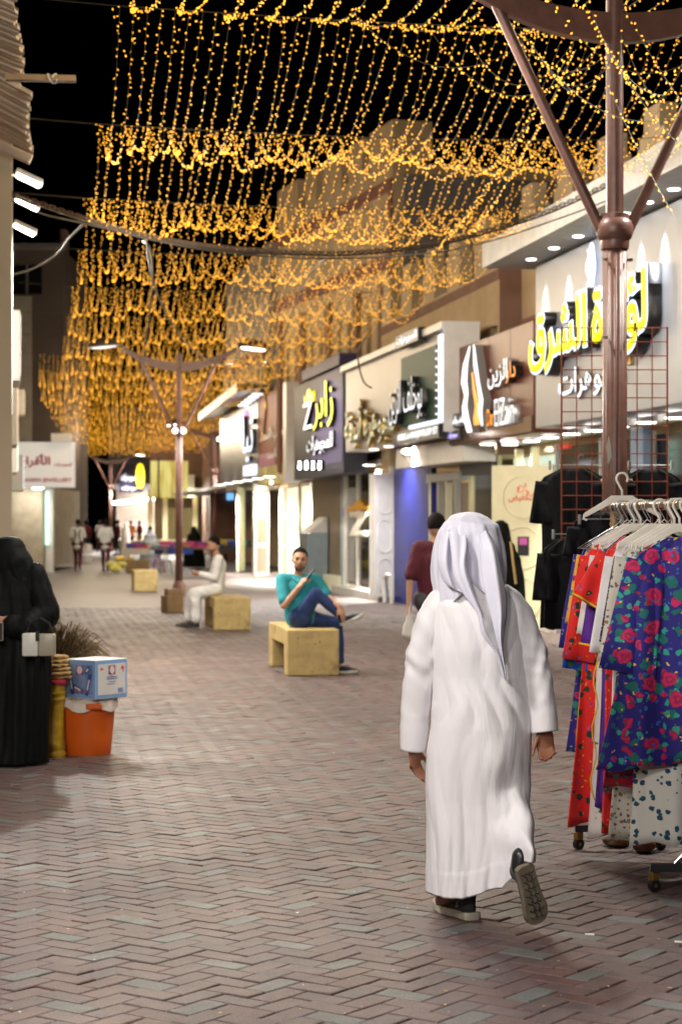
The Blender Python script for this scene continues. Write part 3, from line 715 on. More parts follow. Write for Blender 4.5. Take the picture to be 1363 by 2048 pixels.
B(lx(r, 812), lx(r, 858), -.2, -.06, 4.7, 4.92).build('sign_box', M_BLACK, r); text('للمجوهرات', E_WHITE, r, lx(r, 815), -.202, 4.73, lx(r, 856) - lx(r, 815), .16, .004, .02, 'lettering', True)
B(lx(r, 898), lx(r, 898) + .02, -.1, .5, 3.08, 4.87).build('end_plate', M_WHITE, r)
# 4 navy sign with Z
M_NAVY = mat('navy_panel', (.012, .012, .022), rough=.5, var=.1, spec=.2); M_NAVY2 = mat('violet_panel', (.05, .04, .1), rough=.5, spec=.2)
r, w = sign(588, 687, .75, 2.65, 4.95, M_NAVY, 'tall navy shop sign with white letter and yellow crown')
B(lx(r, 622), w - .1, -.012, -.002, 2.9, 4.9).build('violet_panel', M_NAVY2, r)
B(lx(r, 612), w, -.1, .3, 4.96, 5.2).build('top_cloth', M_NAVY2, r)
ltext(r, 'Z', E_WHITE, 614, 632, 806, 858, .1, .0, ar=False, name='letter')
mb = MB(); cr = [(614, 808), (612, 788), (616, 795), (619, 780), (622, 777), (625, 782), (628, 793), (632, 785), (631, 808)]
mb.prism([(lx(r, a), lz(r, 622, b)) for a, b in cr], -.06, -.004); mb.build('crown_emblem', E_YEL, r)
ltext(r, 'زابر', E_YEL, 634, 674, 764, 857, .1, .0); ltext(r, 'للمجوهرات', E_WHITE, 620, 672, 868, 908, .08, .0)
for k in range(4):
    px = 634 + k * 14; f = MB(); x = lx(r, px); z = lz(r, px, 931); f.box(x - .1, x + .1, -.4, -.3, z - .1, z + .1); o = f.build('floodlight', M_BLACK, r)
    B(x - .08, x + .08, -.412, -.401, z - .08, z + .08).build('flood_lens', E_FLOOD, o)
p = r.matrix_basis @ Vector((lx(r, 655), -.5, 3.2)); spot('flood_light', p, p + Vector((-3, -.8, -3)), 420, R(140), .7, (.85, .9, 1), .2)
# 5 orange-brown sign, 6 white sign with a lit column
M_ORNG = mat('orange_brown_print', (.28, .06, .012), rough=.5, var=.25, scale=1.2, spec=.2)
r, w = sign(517, 575, .7, 2.65, 5.12, M_ORNG, 'orange-brown printed shop sign beside the white pilaster')
B(0, w, -.01, -.002, 2.65, 3.15).build('yellow_band', mat('yellow_print', (.5, .42, .1), rough=.4), r); B(.1, w * .6, -.014, -.011, 3.16, 3.5).build('pink_print', mat('pink_print', (.42, .1, .2), rough=.4), r)
ltext(r, 'عجائب السماء', M_WHITE, 521, 572, 852, 882, .02, .02); ltext(r, 'أحمد', M_WHITE, 535, 554, 898, 916, .02, .02)
mb = MB(); x = lx(r, 531); mb.tube([(x + .2 * math.sin(t) * (1 + t * .05), -.02, 5.1 - t * .22) for t in (k * .3 for k in range(20))], .03, 5); mb.build('gold_emblem', M_BRASS, r)
B(w + .02, w + .55, -.12, .5, 2.6, 5.15).build('white_pilaster', M_WHITE, r)
r, w = sign(440, 515, .72, 2.85, 5.05, mat('pearl_grey_panel', (.33, .33, .34), rough=.3, metal=.3), 'pale grey shop sign with bright lit column lettering')
mb = MB(); mb.add([(-1.2, -.6, 5.0), (w, -.6, 5.3), (w, .5, 5.5), (-1.2, .5, 5.25), (-1.2, -.6, 5.25), (w, -.6, 5.55)], [(0, 1, 2, 3), (0, 1, 5, 4), (4, 5, 2, 3)]); mb.build('canopy_edge', M_WHITE, r)
ltext(r, 'تيا', E_COOL, 493, 514, 828, 925, .12, .01, name='column_letter'); B(lx(r, 494), lx(r, 514), -.12, -.004, lz(r, 505, 950), lz(r, 505, 930)).build('lit_block', E_WHITE, r)
for k in range(5): B(lx(r, 496) + k * .8, lx(r, 496) + k * .8 + .45, -.3, -.05, 5.0 + k * .03, 5.05 + k * .03).build('strip_lamp', E_WHITE, r)
B(lx(r, 492), lx(r, 495), -.1, -.004, 4.1, 4.9).build('pink_tube', emi('pink_led', (1, .25, .6), 1.5, False), r)
B(lx(r, 440), lx(r, 454), -.1, -.004, 4.3, 4.4).build('small_lamp', E_WARMTUBE, r)

# --- shop fronts at street level
def front(name, px0, px1, off, label): 
    r = fac(name, px0, off, label, 'shop front'); return r, lx(r, px1)
def ceiling_lights(r, x0, x1, z=2.84, n=6, y=(-.2, .9, 1.6), m=None, rad=.13, W=520):
    for i in range(n):
        for yy in y:
            x = x0 + (i + .5) * (x1 - x0) / n
            MB().lathe([(rad, z), (rad * .9, z - .012), (.005, z - .014)], 12, (x, yy, 0)).build('downlight', m or E_DOWN, r)
        if i % 2 == 0:
            q = r.matrix_basis @ Vector((x0 + (i + 1) * (x1 - x0) / n, y[0] - .05, z - .05)); spot('shop_light', q, q + Vector((.5, 0, -1)), W * .7, R(105), .7, (1, .96, .88), .12)
            q = r.matrix_basis @ Vector((x0 + (i + 1) * (x1 - x0) / n, y[-1] - .1, z - .05)); spot('shop_light', q, q + Vector((0, 0, -1)), W * .6, R(160), .6, (1, .93, .8), .12)
def arch_door(r, x, z0, z1, w, m, ang=0, panes=None, name='door', hx=0, hy=0):
    """door leaf with raised panels, hinged at local x and swung by ang"""
    d = empty(name, (x, hy, 0), ang, r)
    MB().bbox(0, w, -.03, .03, z0, z1, .008).build('leaf', m, d)
    H = z1 - z0; n = 3
    for k in range(2 * n):
        fs = -1 if k < n else 1; k = k % n
        a = z0 + .12 + k * (H - .16) / n; b = a + (H - .16) / n - .12
        if panes: B(.22, w - .22, min(fs * .034, fs * .031), max(fs * .034, fs * .031), a, b).build('pane', panes, d)
        else:
            cx = w / 2; rr = min(w * .34, (b - a) / 2 - .01); pts = []
            for t in range(25):
                u = math.pi * 2 * t / 24; pts.append((cx + rr * math.cos(u), fs * .034, (a + b) / 2 + (max((b - a) / 2 - rr, 0) * (1 if math.sin(u) > 0 else -1)) + rr * math.sin(u)))
            MB().tube(pts, .012, 5, False).build('moulding', m, d)
    MB().tube([(w - .06, -.05, z0 + H * .45), (w - .06, -.05, z0 + H * .55)], .015, 6).build('handle', M_BRASS, d)
    return d
# pearl shop: open glazed front, bright ceiling, shelves
r, w = front('storefront', 1105, 1560, 0, 'bright glazed front of the pearl shop with ceiling downlights')
ceiling_lights(r, 0, w, 2.83, 8, W=1000)
B(0, w, 1.7, 1.75, .1, 2.8).build('display_wall', emi('glowing_warm_wall', (1, .84, .6), .75), r)  # plain back wall given a glow of its own to brighten the shop
for k in range(7):
    x = .3 + k * w / 7
    B(x, x + w / 8, .9, 1.5, .1, 1.0).build('counter', M_CREAM, r); B(x, x + w / 8.4, 1.35, 1.6, 1.5, 1.54).build('shelf', M_WHITE, r); B(x, x + w / 8.4, 1.35, 1.6, 2.05, 2.09).build('shelf', M_WHITE, r)
    for j in range(3):
        q = x + .12 + j * w / 24; MB().lathe([(.05, 1.55), (.09, 1.65), (.05, 1.8), (.03, 1.92)], 10, (q, 1.45, 0)).build('display_bust', [M_BLACK, M_WHITE, M_BRASS][j], r)
for k in range(4): B(k * w / 4, k * w / 4 + .06, .03, .09, 0, 2.75).build('mullion', M_ALU, r)
for k in range(4): B(k * w / 4 + .07, (k + 1) * w / 4 - .01, .055, .065, .08, 2.7).build('pane', GLASS, r)
B(lx(r, 1275), lx(r, 1300), -.1, .0, 1.0, 2.8).build('blue_jamb', mat('slate_blue_paint', (.12, .17, .24), rough=.4), r)
B(lx(r, 1165), lx(r, 1185), -.35, -.3, 2.62, 2.68).build('red_tag', mat('red_tag', (.7, .05, .03)), r)
d = arch_door(r, lx(r, 1107), .05, 2.45, .98, M_CREAM, R(-128))
text('تم', mat('red_print', (.8, .1, .06)), d, .38, .033, 2.0, .2, .12, 0, .02, 'notice', True)
for ch in ('تم', 'التخفيض'):
    pass
d2 = d
# red notice and card on the side of the leaf that faces the street entrance
nb = empty('notice_holder', (0, 0, 0), 0, d); nb.rotation_euler = (0, 0, math.pi); nb.location = (.98, 0, 0)
text('تم', mat('red_print', (.8, .1, .06)), nb, .42, -.032, 2.08, .14, .1, 0.001, .02, 'notice', True); text('التخفيض', mat('red_print', (.8, .1, .06)), nb, .28, -.032, 1.9, .42, .14, 0.001, .02, 'notice', True)
B(.42, .6, -.036, -.031, 1.12, 1.4).build('card', M_BLACK, nb); B(.45, .57, -.04, -.0365, 1.28, 1.38).build('card_print', mat('magenta_print', (.6, .1, .4)), nb)
# brown jeweller: lit window
r, w = front('storefront', 936, 1098, 0, 'lit display window and cream posts under the brown sign')
ceiling_lights(r, 0, w, 2.83, 4, (-.45, -.1, .5), W=1500)
B(0, w, .8, .85, .1, 2.8).build('display_wall', emi('glowing_green_wall', (.85, 1, .8), .7), r)  # emission added to this wall so the window looks brighter
for x in (0.1, w * .35, w * .62, w * .8): B(x, x + .12, -.02, .1, 0, 2.75).build('post', M_CREAM, r)
B(.25, w * .6, .02, .03, .5, 2.5).build('pane', GLASS, r); B(-.4, w * .38, -.06, .02, 2.42, 2.78).build('dark_transom', M_BLACK, r)
for k in range(4): B(.35 + k * .5, .7 + k * .5, .45, .7, .6, 1.2 + .3 * (k % 2)).build('display_box', [M_CREAM2, M_WHITE][k % 2], r)
# green jeweller: shutters, blue wall, white duct box
r, w = front('storefront', 862, 930, 0, 'closed grey shop doorway with steel uprights beside the blue wall')
B(0, w, .05, .1, 0, 2.3).build('shutter', M_SHUT, r)
for k in range(4): B(.05 + k * w / 4, .05 + k * w / 4 + .14, -.06, .045, 0, 2.35).build('upright', M_ALU if k % 2 else M_CREAM2, r)
B(0, w, -.1, .2, 2.35, 2.5).build('lintel', M_ALU, r); ceiling_lights(r, -3.2, w, 3.06, 4, (-.62,), emi('warm_downlight', (1, .75, .5), 5), .1, 330)
r, w = front('blue_wall_panel', 787, 862, .05, 'plain deep blue wall panel between two shop doors'); r['category'] = 'wall panel'
B(0, w, 0, .1, 0, 2.8).build('panel', M_BLUE, r); MB().tube([(w * .1, -.25, 0), (w * .1, -.25, .5), (w * .16, -.25, .56), (w * .3, -.25, .56), (w * .3, -.25, 0)], .05, 8).build('white_pipe', M_WHITE, r)
r = fac('white_canopy_box', 790, .6, 'long white boxed canopy with a small camera above the blue wall', 'canopy'); w = lx(r, 925)
mb = MB(); mb.prism([(0, 2.62), (.12, 2.97), (w * .98, 2.97), (w, 2.6)], 0, .55); mb.build('box', M_WHITE, r); MB().ell((w * .28, -.1, 2.86), (.09, .12, .08), None, 10, 8).build('camera_dome', M_ALU, r)
B(w * .52, w * .523, -.004, -.001, 2.62, 2.96).build('joint', M_ALU, r)
# Z shop: white glazed door with big letter
r, w = front('storefront', 690, 785, .05, 'bright white glazed door with large letter and orange crown')
B(0, w, .7, .75, 0, 2.8).build('display_wall', emi('glowing_yellow_wall', (1, .88, .55), .9), r)  # wall behind the door made to glow, no lamp in it
ceiling_lights(r, .2, w - .1, 2.8, 4, (-.35, .45), None, .13, 3400); B(-.1, w, -.3, .3, -.005, .16).build('step', mat('step_stone', (.35, .33, .3), rough=.7), r)
for x in (0, w * .3, w * .7, w - .15): B(x, x + .14, -.05, .05, .16, 2.75).build('frame', M_WHITE, r)
B(.15, w * .68, .0, .01, .2, 2.7).build('pane', GLASS, r)
for k in range(4): MB().tube([(.6 + k * .2, -.02, .3), (.6 + k * .2, -.02, 2.4)], .025, 5).build('grille_bar', M_ALU, r)
x0 = lx(r, 700); x1 = lx(r, 745); text('Z', mat('white_vinyl', (.85, .8, .7), rough=.5), r, x0, -.06, 1.3, x1 - x0, .55, .012, .05, 'window_letter')
cr = [(0, 0), (-.02, .12), (.15, .06), (.3, .14), (.5, .26), (.7, .14), (.85, .06), (1.02, .12), (1, 0)]; MB().prism([(x0 + a * (x1 - x0), 1.88 + b) for a, b in cr], -.07, -.06).build('window_crown', mat('orange_vinyl', (.7, .34, .02)), r)
B(lx(r, 690) - .05, lx(r, 690) + .1, -.06, -.02, 1.75, 1.95).build('violet_plate', mat('violet_plate', (.3, .25, .7)), r)
for s in (0, 1):
    d = arch_door(r, w - .02 + s * .1, .1, 2.6, .5, M_WHITE, R(-80 + 14 * s), None); 
# roller shutter
r, w = front('roller_shutter', 622, 688, .02, 'closed bronze roller shutter of diamond mesh under the navy sign'); r['category'] = 'roller shutter'
B(0, w, .03, .08, .35, 2.75).build('backing', M_SHUT, r)
for k in range(30): B(0, w, 0, .03, .37 + k * .079, .37 + k * .079 + .062).build('slat', M_SHUT, r)
B(-.05, w + .05, -.15, .2, -.005, .35).build('step', M_CREAM2, r); B(w - .05, w + .25, -.08, .05, 0, 2.75).build('jamb', mat('grey_blue_jamb', (.3, .36, .38), rough=.4), r)
r = fac('counter_box', 598, .55, 'grey-blue metal box with sloping lid against the cream doors', 'metal box'); B(0, 1.3, 0, .5, 0, 1.35).build('body', mat('grey_blue_metal', (.16, .2, .22), rough=.4), r)
MB().add([(0, 0, 1.36), (1.3, 0, 1.36), (1.3, .5, 1.75), (0, .5, 1.75), (0, .5, 1.36), (1.3, .5, 1.36)], [(0, 1, 2, 3), (0, 3, 4), (1, 5, 2), (3, 2, 5, 4)]).build('lid', M_ALU, r)
# cream doors
r, w = front('storefront', 485, 620, .02, 'row of open cream and white shop doors with brown panes'); ceiling_lights(r, .3, w, 2.82, 6, (-.9, .3), None, .16, 3600)
B(0, w, 1.2, 1.25, 0, 2.8).build('display_wall', emi('glowing_cream_wall', (1, .98, .75), .8), r)  # added glow on the wall brightens the gaps between the doors
for i, (px, m, pn, a) in enumerate([(487, M_CREAM2, None, 14), (513, M_CREAM2, None, 10), (535, M_WHITE, M_PANE, 22), (572, M_CREAM, M_PANE, 16), (598, M_CREAM2, None, 8)]):
    arch_door(r, lx(r, px) + .1, .05, 2.75, 1.7 if i < 3 else 1.25, m, R(-a), pn)

# ================================================================== the other side of the street and the far end
M_WALL_L = mat('cream_wall', (.5, .42, .3), rough=.8, var=.08, scale=1, bump=.1)
M_STONE = mat('beige_stone_cladding', (.42, .36, .26), rough=.6, var=.2, scale=2.5, stain=.3)
def gx(Y): return -.21 - .0172 * (Y - 20)
rG = empty('corner_building', (gx(60), 60, 0), math.atan2(1, .0172) + math.pi); tag(rG, 'cream building wall carrying the row of floodlights', 'building')
# local: x runs from the far end toward the street entrance, +y away from the street
LG = 40.5
G2 = empty('x'); bpy.data.objects.remove(G2)
def gbox(x0, x1, y0, y1, z0, z1): return MB().box(x0, x1, -y1, -y0, z0, z1)
rG.rotation_euler = (0, 0, math.atan2(-1, .0172))
# with this turn local +y points to the street, so depth away from the street is -y
gbox(0, LG, 0, 5, 0, 7.6).build('wall', M_WALL_L, rG)
for k in range(8): gbox(2 + k * 4.8, 2.3 + k * 4.8, -.04, -.002, 2.9, 7.5).build('pilaster', M_WHITE, rG)
for k in range(7): gbox(3 + k * 4.8, 5.8 + k * 4.8, -.03, -.004, .1, 2.5).build('shop_window', M_HOLE, rG)
E_SIDE = [emi('side_cool', (.75, .85, 1), 1.6), emi('side_warm', (1, .75, .45), 1.2), emi('side_mint', (.6, 1, .85), 1.1)]
for i, (Y, z0, z1, d, m, lab) in enumerate([(30, 3.6, 4.6, .18, M_WHITE, 'white box sign on the cream wall below the floodlights'), (38, 3.0, 4.2, .22, E_SIDE[1], 'warm lit box sign on the cream wall'), (46, 2.7, 3.6, .3, E_SIDE[2], 'mint lit box sign on the cream wall'), (52, 2.4, 3.3, .5, E_SIDE[0], 'cool white lit box sign near the end of the cream wall'), (57, 4.6, 5.3, .6, M_WHITE, 'white air conditioner bracketed to the end of the cream wall')]):
    r = empty('box_sign', (gx(Y), Y, 0), math.atan2(-1, .0172)); tag(r, lab, 'air conditioner' if 'air' in lab else 'box sign'); 
    MB().bbox(0, 1.5 if i < 4 else .9, .003, d, z0, z1, .02).build('casing', M_WHITE, r)
    MB().box(.06, 1.44 if i < 4 else .84, d, d + .01, z0 + .06, z1 - .06).build('face', m, r)
    for k in range(3): MB().box(.2, 1.2 if i < 4 else .7, d + .01, d + .016, z0 + .2 + k * .2, z0 + .24 + k * .2).build('stripe' if i < 4 else 'louvre', M_BLACK, r)
# floodlights on the wall
E_FL = emi('floodlight_lens', (1, .95, .72), 40)
for i, (px, py, zc) in enumerate([(57, 360, 20), (53, 410, 21.7), (49, 459, 23.4)]):
    p = ap(px, py, zc); r = empty('floodlight', p, math.atan2(-1, .0172)); lab = ['floodlight on the cream wall under the end of the awning', 'middle floodlight of three on the cream wall, the chain passing it', 'lowest-hung floodlight on the cream wall above the loose cable'][i]
    tag(r, lab, 'floodlight', 'floodlights on the cream wall')
    tl = R(-24)
    M = Matrix.Rotation(tl, 4, 'X')
    MB().bbox(-.13, .13, -.14, .14, 0, .05, .01, M).build('housing', M_ALU, r); MB().box(-.11, .11, -.12, .12, -.012, -.001, M).build('lens', E_FL, r)
    MB().tube([(0, -.12, .04), (0, -.3, .1)], .016, 6).build('bracket', M_ALU, r)
    spot('flood_light', p + Vector((.05, 0, -.04)), p + Vector((4.5, .5 * (i - 1) * 4, -2.6)), 700 * KLAMP, R(165), .5, (1, .95, .87), .12)
# corrugated awning
M_AWN = mat('corrugated_sheet', (.55, .44, .33), rough=.6, var=.1, scale=3, stain=.2)
r = empty('corrugated_awning', (0, 0, 0)); tag(r, 'corrugated awning sheets jutting from the near cream wall', 'awning')
for (ya, yb, x1, drop, tilt) in ((11.0, 16.4, -.1, 0, 0), (16.3, 19.0, -.03, -.08, .05)):
    n = int((yb - ya) / .0152); rows = []
    for k in range(n + 1):
        y = ya + (yb - ya) * k / n; ph = (y - ya) / .152; q = ph - math.floor(ph); rib = .034 if q > .72 else (.034 * max(0, (q - .6) / .12) if q > .6 else 0)
        e = x1 + .018 * math.sin(ph * 2.3) + .02 * math.sin(y * 1.7)
        z = 5.12 + drop + rib + .02 * math.sin(y * 2.1); rows.append([(e, y, z - .0), (e - .4, y, z + .15 + tilt), (e - 1.6, y, z + .6), (e - 1.6, y, z + .63), (e - .4, y, z + .18 + tilt), (e, y, z + .025)])
    mb = MB(); mb.loft([[Vector(p) for p in q] for q in rows], True, True); mb.build('corrugated_sheet', M_AWN, r)
MB().tube([(-.02, 19.05, 5.02), (-.5, 19.05, 5.22), (-1.6, 19.0, 5.7)], .05, 8).build('end_roll', M_AWN, r)
rN = empty('near_building', (-2.2, -8, 0)); tag(rN, 'cream shop building under the corrugated awning', 'building'); MB().box(0, .2, 0, 27, 0, 5.6).build('wall', M_WALL_L, rN)
for k in range(5): MB().box(.2, .23, 1.5 + k * 5, 5 + k * 5, .1, 2.6).build('shop_window', M_HOLE, rN)
# unseen fill floodlights added on the near wall to light the walking man's back
for i, (Y, z) in enumerate([(-2.6, 4.3), (1.6, 4.3), (5.6, 4.3)]):
    p = Vector((-1.55, Y, z)); r = empty('floodlight', p, R(-90)); tag(r, 'added fill floodlight bracketed to the near cream shop wall', 'floodlight', 'fill floodlights added on the near wall')
    MB().bbox(-.13, .13, -.14, .14, 0, .05, .01, Matrix.Rotation(R(35), 4, 'X')).build('housing', M_ALU, r); MB().box(-.11, .11, -.12, .12, -.012, -.001, Matrix.Rotation(R(35), 4, 'X')).build('lens', E_FL, r); MB().tube([(0, -.1, .04), (0, -.42, .1)], .016, 6).build('bracket', M_ALU, r)
    spot('flood_light', p + Vector((.1, .03, -.05)), p + Vector((3.2, 3.5, -2.6)), 330 * KLAMP, R(155), .6, (1, .95, .9), .4)
r = empty('wooden_plank', ap(100, 157, 15.5)); tag(r, 'rough wooden plank with knotted rag jutting past the awning', 'plank')
M = Matrix.Rotation(-YAW + R(6), 4, 'Z'); MB().box(-.34, .2, -.04, .04, -.022, .022, M).build('plank', mat('old_wood', (.28, .19, .1), rough=.85, bump=.3, stain=.4), r)
MB().tube([M @ Vector((.02 + .035 * math.sin(t * 1.3), -.05 * math.cos(t * 2), .035 * math.sin(t * 2))) for t in (k * .4 for k in range(16))], .007, 5).build('rag', M_PAPER, r)
# jeweller across the end of the left side: stone wall, white sign
c0 = gp(-60, 1146); c1 = gp(86, 1146); zc = FPX * CAMH / 100
r = empty('stone_shop', c1, -YAW); tag(r, 'stone-clad shop corner under the white sign with red letters', 'building')
L = (c1 - c0).length
MB().box(-L, 0, 0, 9, .2, 2.75).build('wall', M_STONE, r); MB().box(-L - .1, .05, -.06, .0, -.005, .2).build('plinth', M_CONC, r)
for k in range(5):
    for j in range(3): MB().box(-L + k * L / 5 + .006, -L + (k + 1) * L / 5 - .006, -.03, -.001, .21 + j * .84, 1.04 + j * .84).build('stone_slab', M_STONE, r)
MB().box(.02, .28, .3, .6, 0, 2.7).build('white_pillar', M_WHITE, r); MB().box(.05, .16, .2, .29, .9, 2.6).build('lit_strip', E_SIDE[2], r); q = r.matrix_basis @ Vector((-.3, -1.2, 2.7)); spot('shop_light', q, q + Vector((-.4, .5, -1)), 230, R(160), .6, (1, .95, .85), .2); MB().ell((-.1, -.35, 2.72), (.2, .2, .05), None, 10, 6).build('lamp', E_TUBE, r)
r = empty('shop_sign', ap(32, 1046, 62.5), -YAW); r.location.z = 0; tag(r, 'white shop sign with red Arabic and English lettering on the stone shop', 'shop sign')
s = 62.5 / FPX; H = lambda y: CAMH + (HOR - y) * s
MB().bbox(-.6, 115 * s, 0, .5, H(975), H(884), .03).build('panel', emi('sign_face_white', (.62, .6, .56), .55, False), r)
RED = mat('red_letters', (.5, .02, .02), rough=.4)
text('الأفراح', RED, r, 3 * s, -.003, H(938), 66 * s, 30 * s, .03, .03, 'lettering', True); text('للمجوهرات', RED, r, 76 * s, -.003, H(934), 36 * s, 9 * s, .02, .02, 'lettering', True)
text('MODERN JEWELLERY', RED, r, 4 * s, -.003, H(966), 108 * s, 10 * s, .02, .02)
MB().box(74 * s, 112 * s, -.4, .1, H(884) + .003, H(868)).build('air_conditioner', M_WHITE, r)
# dark tall house behind it
r = empty('apartment_house', ap(-40, 1046, 86), -YAW); r.location.z = 0; tag(r, 'dark apartment house with a barred window rising behind the white sign', 'building')
s = 86 / FPX; H = lambda y: CAMH + (HOR - y) * s
win = [(62 * s, 125 * s, H(588), H(528))]
mb = MB(); wallgrid(mb, 0, 168 * s, 0, H(498), win, 0, .4); mb.box(0, 168 * s, .4, 8, 0, H(500)); mb.build('wall', mat('dark_taupe_wall', (.12, .09, .075), rough=.9, var=.15, scale=.6, stain=.3), r)
MB().box(40 * s, 104 * s, -.06, -.003, 0, H(592)).build('cream_strip', M_CONC, r); MB().box(0, 172 * s, -.5, -.003, H(500), H(490)).build('cornice', M_GREYW, r)
w = win[0]; MB().box(w[0], w[1], .25, .3, w[2], w[3]).build('window', M_HOLE, r)
for k in range(3): MB().box(w[0] + k * (w[1] - w[0]) / 2 - .04, w[0] + k * (w[1] - w[0]) / 2 + .04, .1, .2, w[2], w[3]).build('window_bar', M_GREYW, r)
MB().box(155 * s, 165 * s, 1, 2, H(499), H(452)).build('chimney', M_BROWNW, r)
# far end of the street
def far(name, px0, px1, zc, label, cat='building'):
    r = empty(name, ap(px0, 1046, zc), -YAW); r.location.z = 0; tag(r, label, cat); s = zc / FPX
    return r, (px1 - px0) * s, s, (lambda y: CAMH + (HOR - y) * s)
r, w, s, H = far('dark_building', 60, 330, 170, 'unlit building closing the far end of the street'); MB().box(-30, w + 40, 0, 10, 0, 9).build('wall', mat('night_wall', (.06, .07, .05), rough=.9), r)
for k in range(12): MB().box(-6 + k * 3.4, -4.6 + k * 3.4, -.05, -.002, 4 + (k % 3) * .4, 5.8).build('window', M_HOLE, r)
r, w, s, H = far('corner_shop', 225, 345, 118, 'bright far corner shop under a row of glaring lamps'); MB().box(0, w, 2, 2.2, 0, 4.2).build('back_wall', mat('pink_white_wall', (.75, .62, .52), rough=.6), r)
MB().box(0, w, 0, 2, 3.6, 4.0).build('canopy', M_WHITE, r); MB().box(w - .3, w, 0, 2, 0, 3.6).build('side_wall', M_WARMIN, r)
MB().box(-.2, w + 2, -.4, 6, 3.9, 8.5).build('upper_wall', M_GREYW, r)
for k in range(11): MB().ell((.2 + k * w / 11, -.3, H(1006 - k * 1.2)), (.2, .12, .1), None, 10, 6).build('glaring_lamp', E_TUBE, r)
spot('shop_lamp', r.matrix_basis @ Vector((w / 2, -.6, 3.4)), r.matrix_basis @ Vector((w / 2, -1.5, 0)), 1800, R(150), .5, (1, .96, .92), .6)
spot('shop_lamp', r.matrix_basis @ Vector((w / 2, .4, 3.5)), r.matrix_basis @ Vector((w / 2, 2, 1)), 260, R(150), .5, (1, .96, .92), .5)
r, w, s, H = far('shop_sign', 240, 286, 116, 'dark blue far sign with two white lit lines', 'shop sign'); MB().bbox(0, w, -.3, .0, H(985), H(930), .03).build('panel', M_NAVY2, r)
text('للمجوهرات', E_WHITE, r, .1, -.303, H(965), w * .72, 18 * s, .05, .05, 'lettering', True); text('مجوهرات', E_WHITE, r, .15, -.303, H(982), w * .68, 11 * s, .05, .05, 'lettering', True)
r, w, s, H = far('ring_sign', 275, 288, 115, 'yellow lit oval ring sign at the far corner shop', 'shop sign'); cz = (H(927) + H(978)) / 2
MB().tube([(w / 2 + w * .42 * math.cos(t), -.3, cz + 22 * s * math.sin(t)) for t in (k * math.pi / 16 for k in range(33))], .1, 6, False).build('ring', emi('yellow_ring', (1, .85, .02), 1.4, False), r)
r, w, s, H = far('banner', 302, 376, 100, 'tall yellow backlit banner over the far market stalls', 'banner')
def banner_mat():
    m, n, l, b = nt('yellow_backlit_banner'); tc = n.new('ShaderNodeTexCoord'); wv = n.new('ShaderNodeTexNoise'); wv.inputs['Scale'].default_value = 1.6
    mp = n.new('ShaderNodeMapping'); mp.inputs['Scale'].default_value = (3, 1, .35); l.new(tc.outputs['Object'], mp.inputs[0]); l.new(mp.outputs[0], wv.inputs['Vector'])
    cr = n.new('ShaderNodeValToRGB'); cr.color_ramp.elements[0].color = (.45, .3, .02, 1); cr.color_ramp.elements[0].position = .3; cr.color_ramp.elements[1].color = (.85, .82, .3, 1); cr.color_ramp.elements[1].position = .65
    l.new(wv.outputs['Fac'], cr.inputs[0]); l.new(cr.outputs[0], b.inputs['Base Color']); l.new(cr.outputs[0], b.inputs['Emission Color']); b.inputs['Emission Strength'].default_value = .55
    m.cycles.emission_sampling = 'NONE'; return m
MB().bbox(0, w, -.2, .1, H(996), H(922), .03).build('face', banner_mat(), r); MB().tube([(16 * s, -.25, H(1000)), (16 * s, -.25, H(915))], .05, 6).build('pole', M_BLACK, r)
r, w, s, H = far('far_shop', 300, 420, 104, 'brown far shop block with pale pillars behind the stalls'); MB().box(0, w, .2, 6, 3.4, 9).build('upper_wall', M_BROWNW, r)
MB().box(0, w, 2.5, 2.7, 0, 3.4).build('back_wall', mat('dim_shop_wall', (.45, .36, .24), rough=.7, var=.3, scale=1), r)
for k in range(5): MB().box(k * w / 4 - .12, k * w / 4 + .12, 0, .3, 0, 3.39).build('pillar', M_CREAM, r)
MB().box(0, w, -.3, .4, 3.2, 3.4).build('fascia', M_WHITE, r); MB().ell((w * .63, -.5, 3.1), (.5, .3, .16)).build('lamp', E_WARMTUBE, r); MB().box(75 * s, 90 * s, -.5, -.1, H(978), H(950)).build('air_conditioner', M_WHITE, r)
for k in range(3): MB().box(.6 + k * 2.6, 2.1 + k * 2.6, 1.6, 2.3, .3, 2.4).build('hanging_goods', [M_CREAM, M_PANE, M_CONC][k], r)
spot('stall_lamp', r.matrix_basis @ Vector((w * .5, -1.0, 3.3)), r.matrix_basis @ Vector((w * .5, -3, 0)), 1300, R(150), .5, (1, .93, .82), .4)
r, w, s, H = far('dim_shop', 420, 500, 84, 'dim shop front with blue lamps past the white sign'); MB().box(0, w, 0, 4, 0, 6).build('wall', M_BROWNW, r)
for k in range(2): MB().box(.7 + k * .9, 1.0 + k * .9, -.1, -.01, H(1000), H(982)).build('blue_lamp', emi('blue_lamp', (.2, .5, .9), 1.1, False), r)
for k in range(2): MB().ell((.9 + k * .9, -.3, H(972)), (.12, .12, .1), None, 8, 6).build('small_lamp', E_WHITE, r)
MB().box(1.6, 2.2, -.2, -.01, 0, 2.0).build('locker', M_GREYW, r)

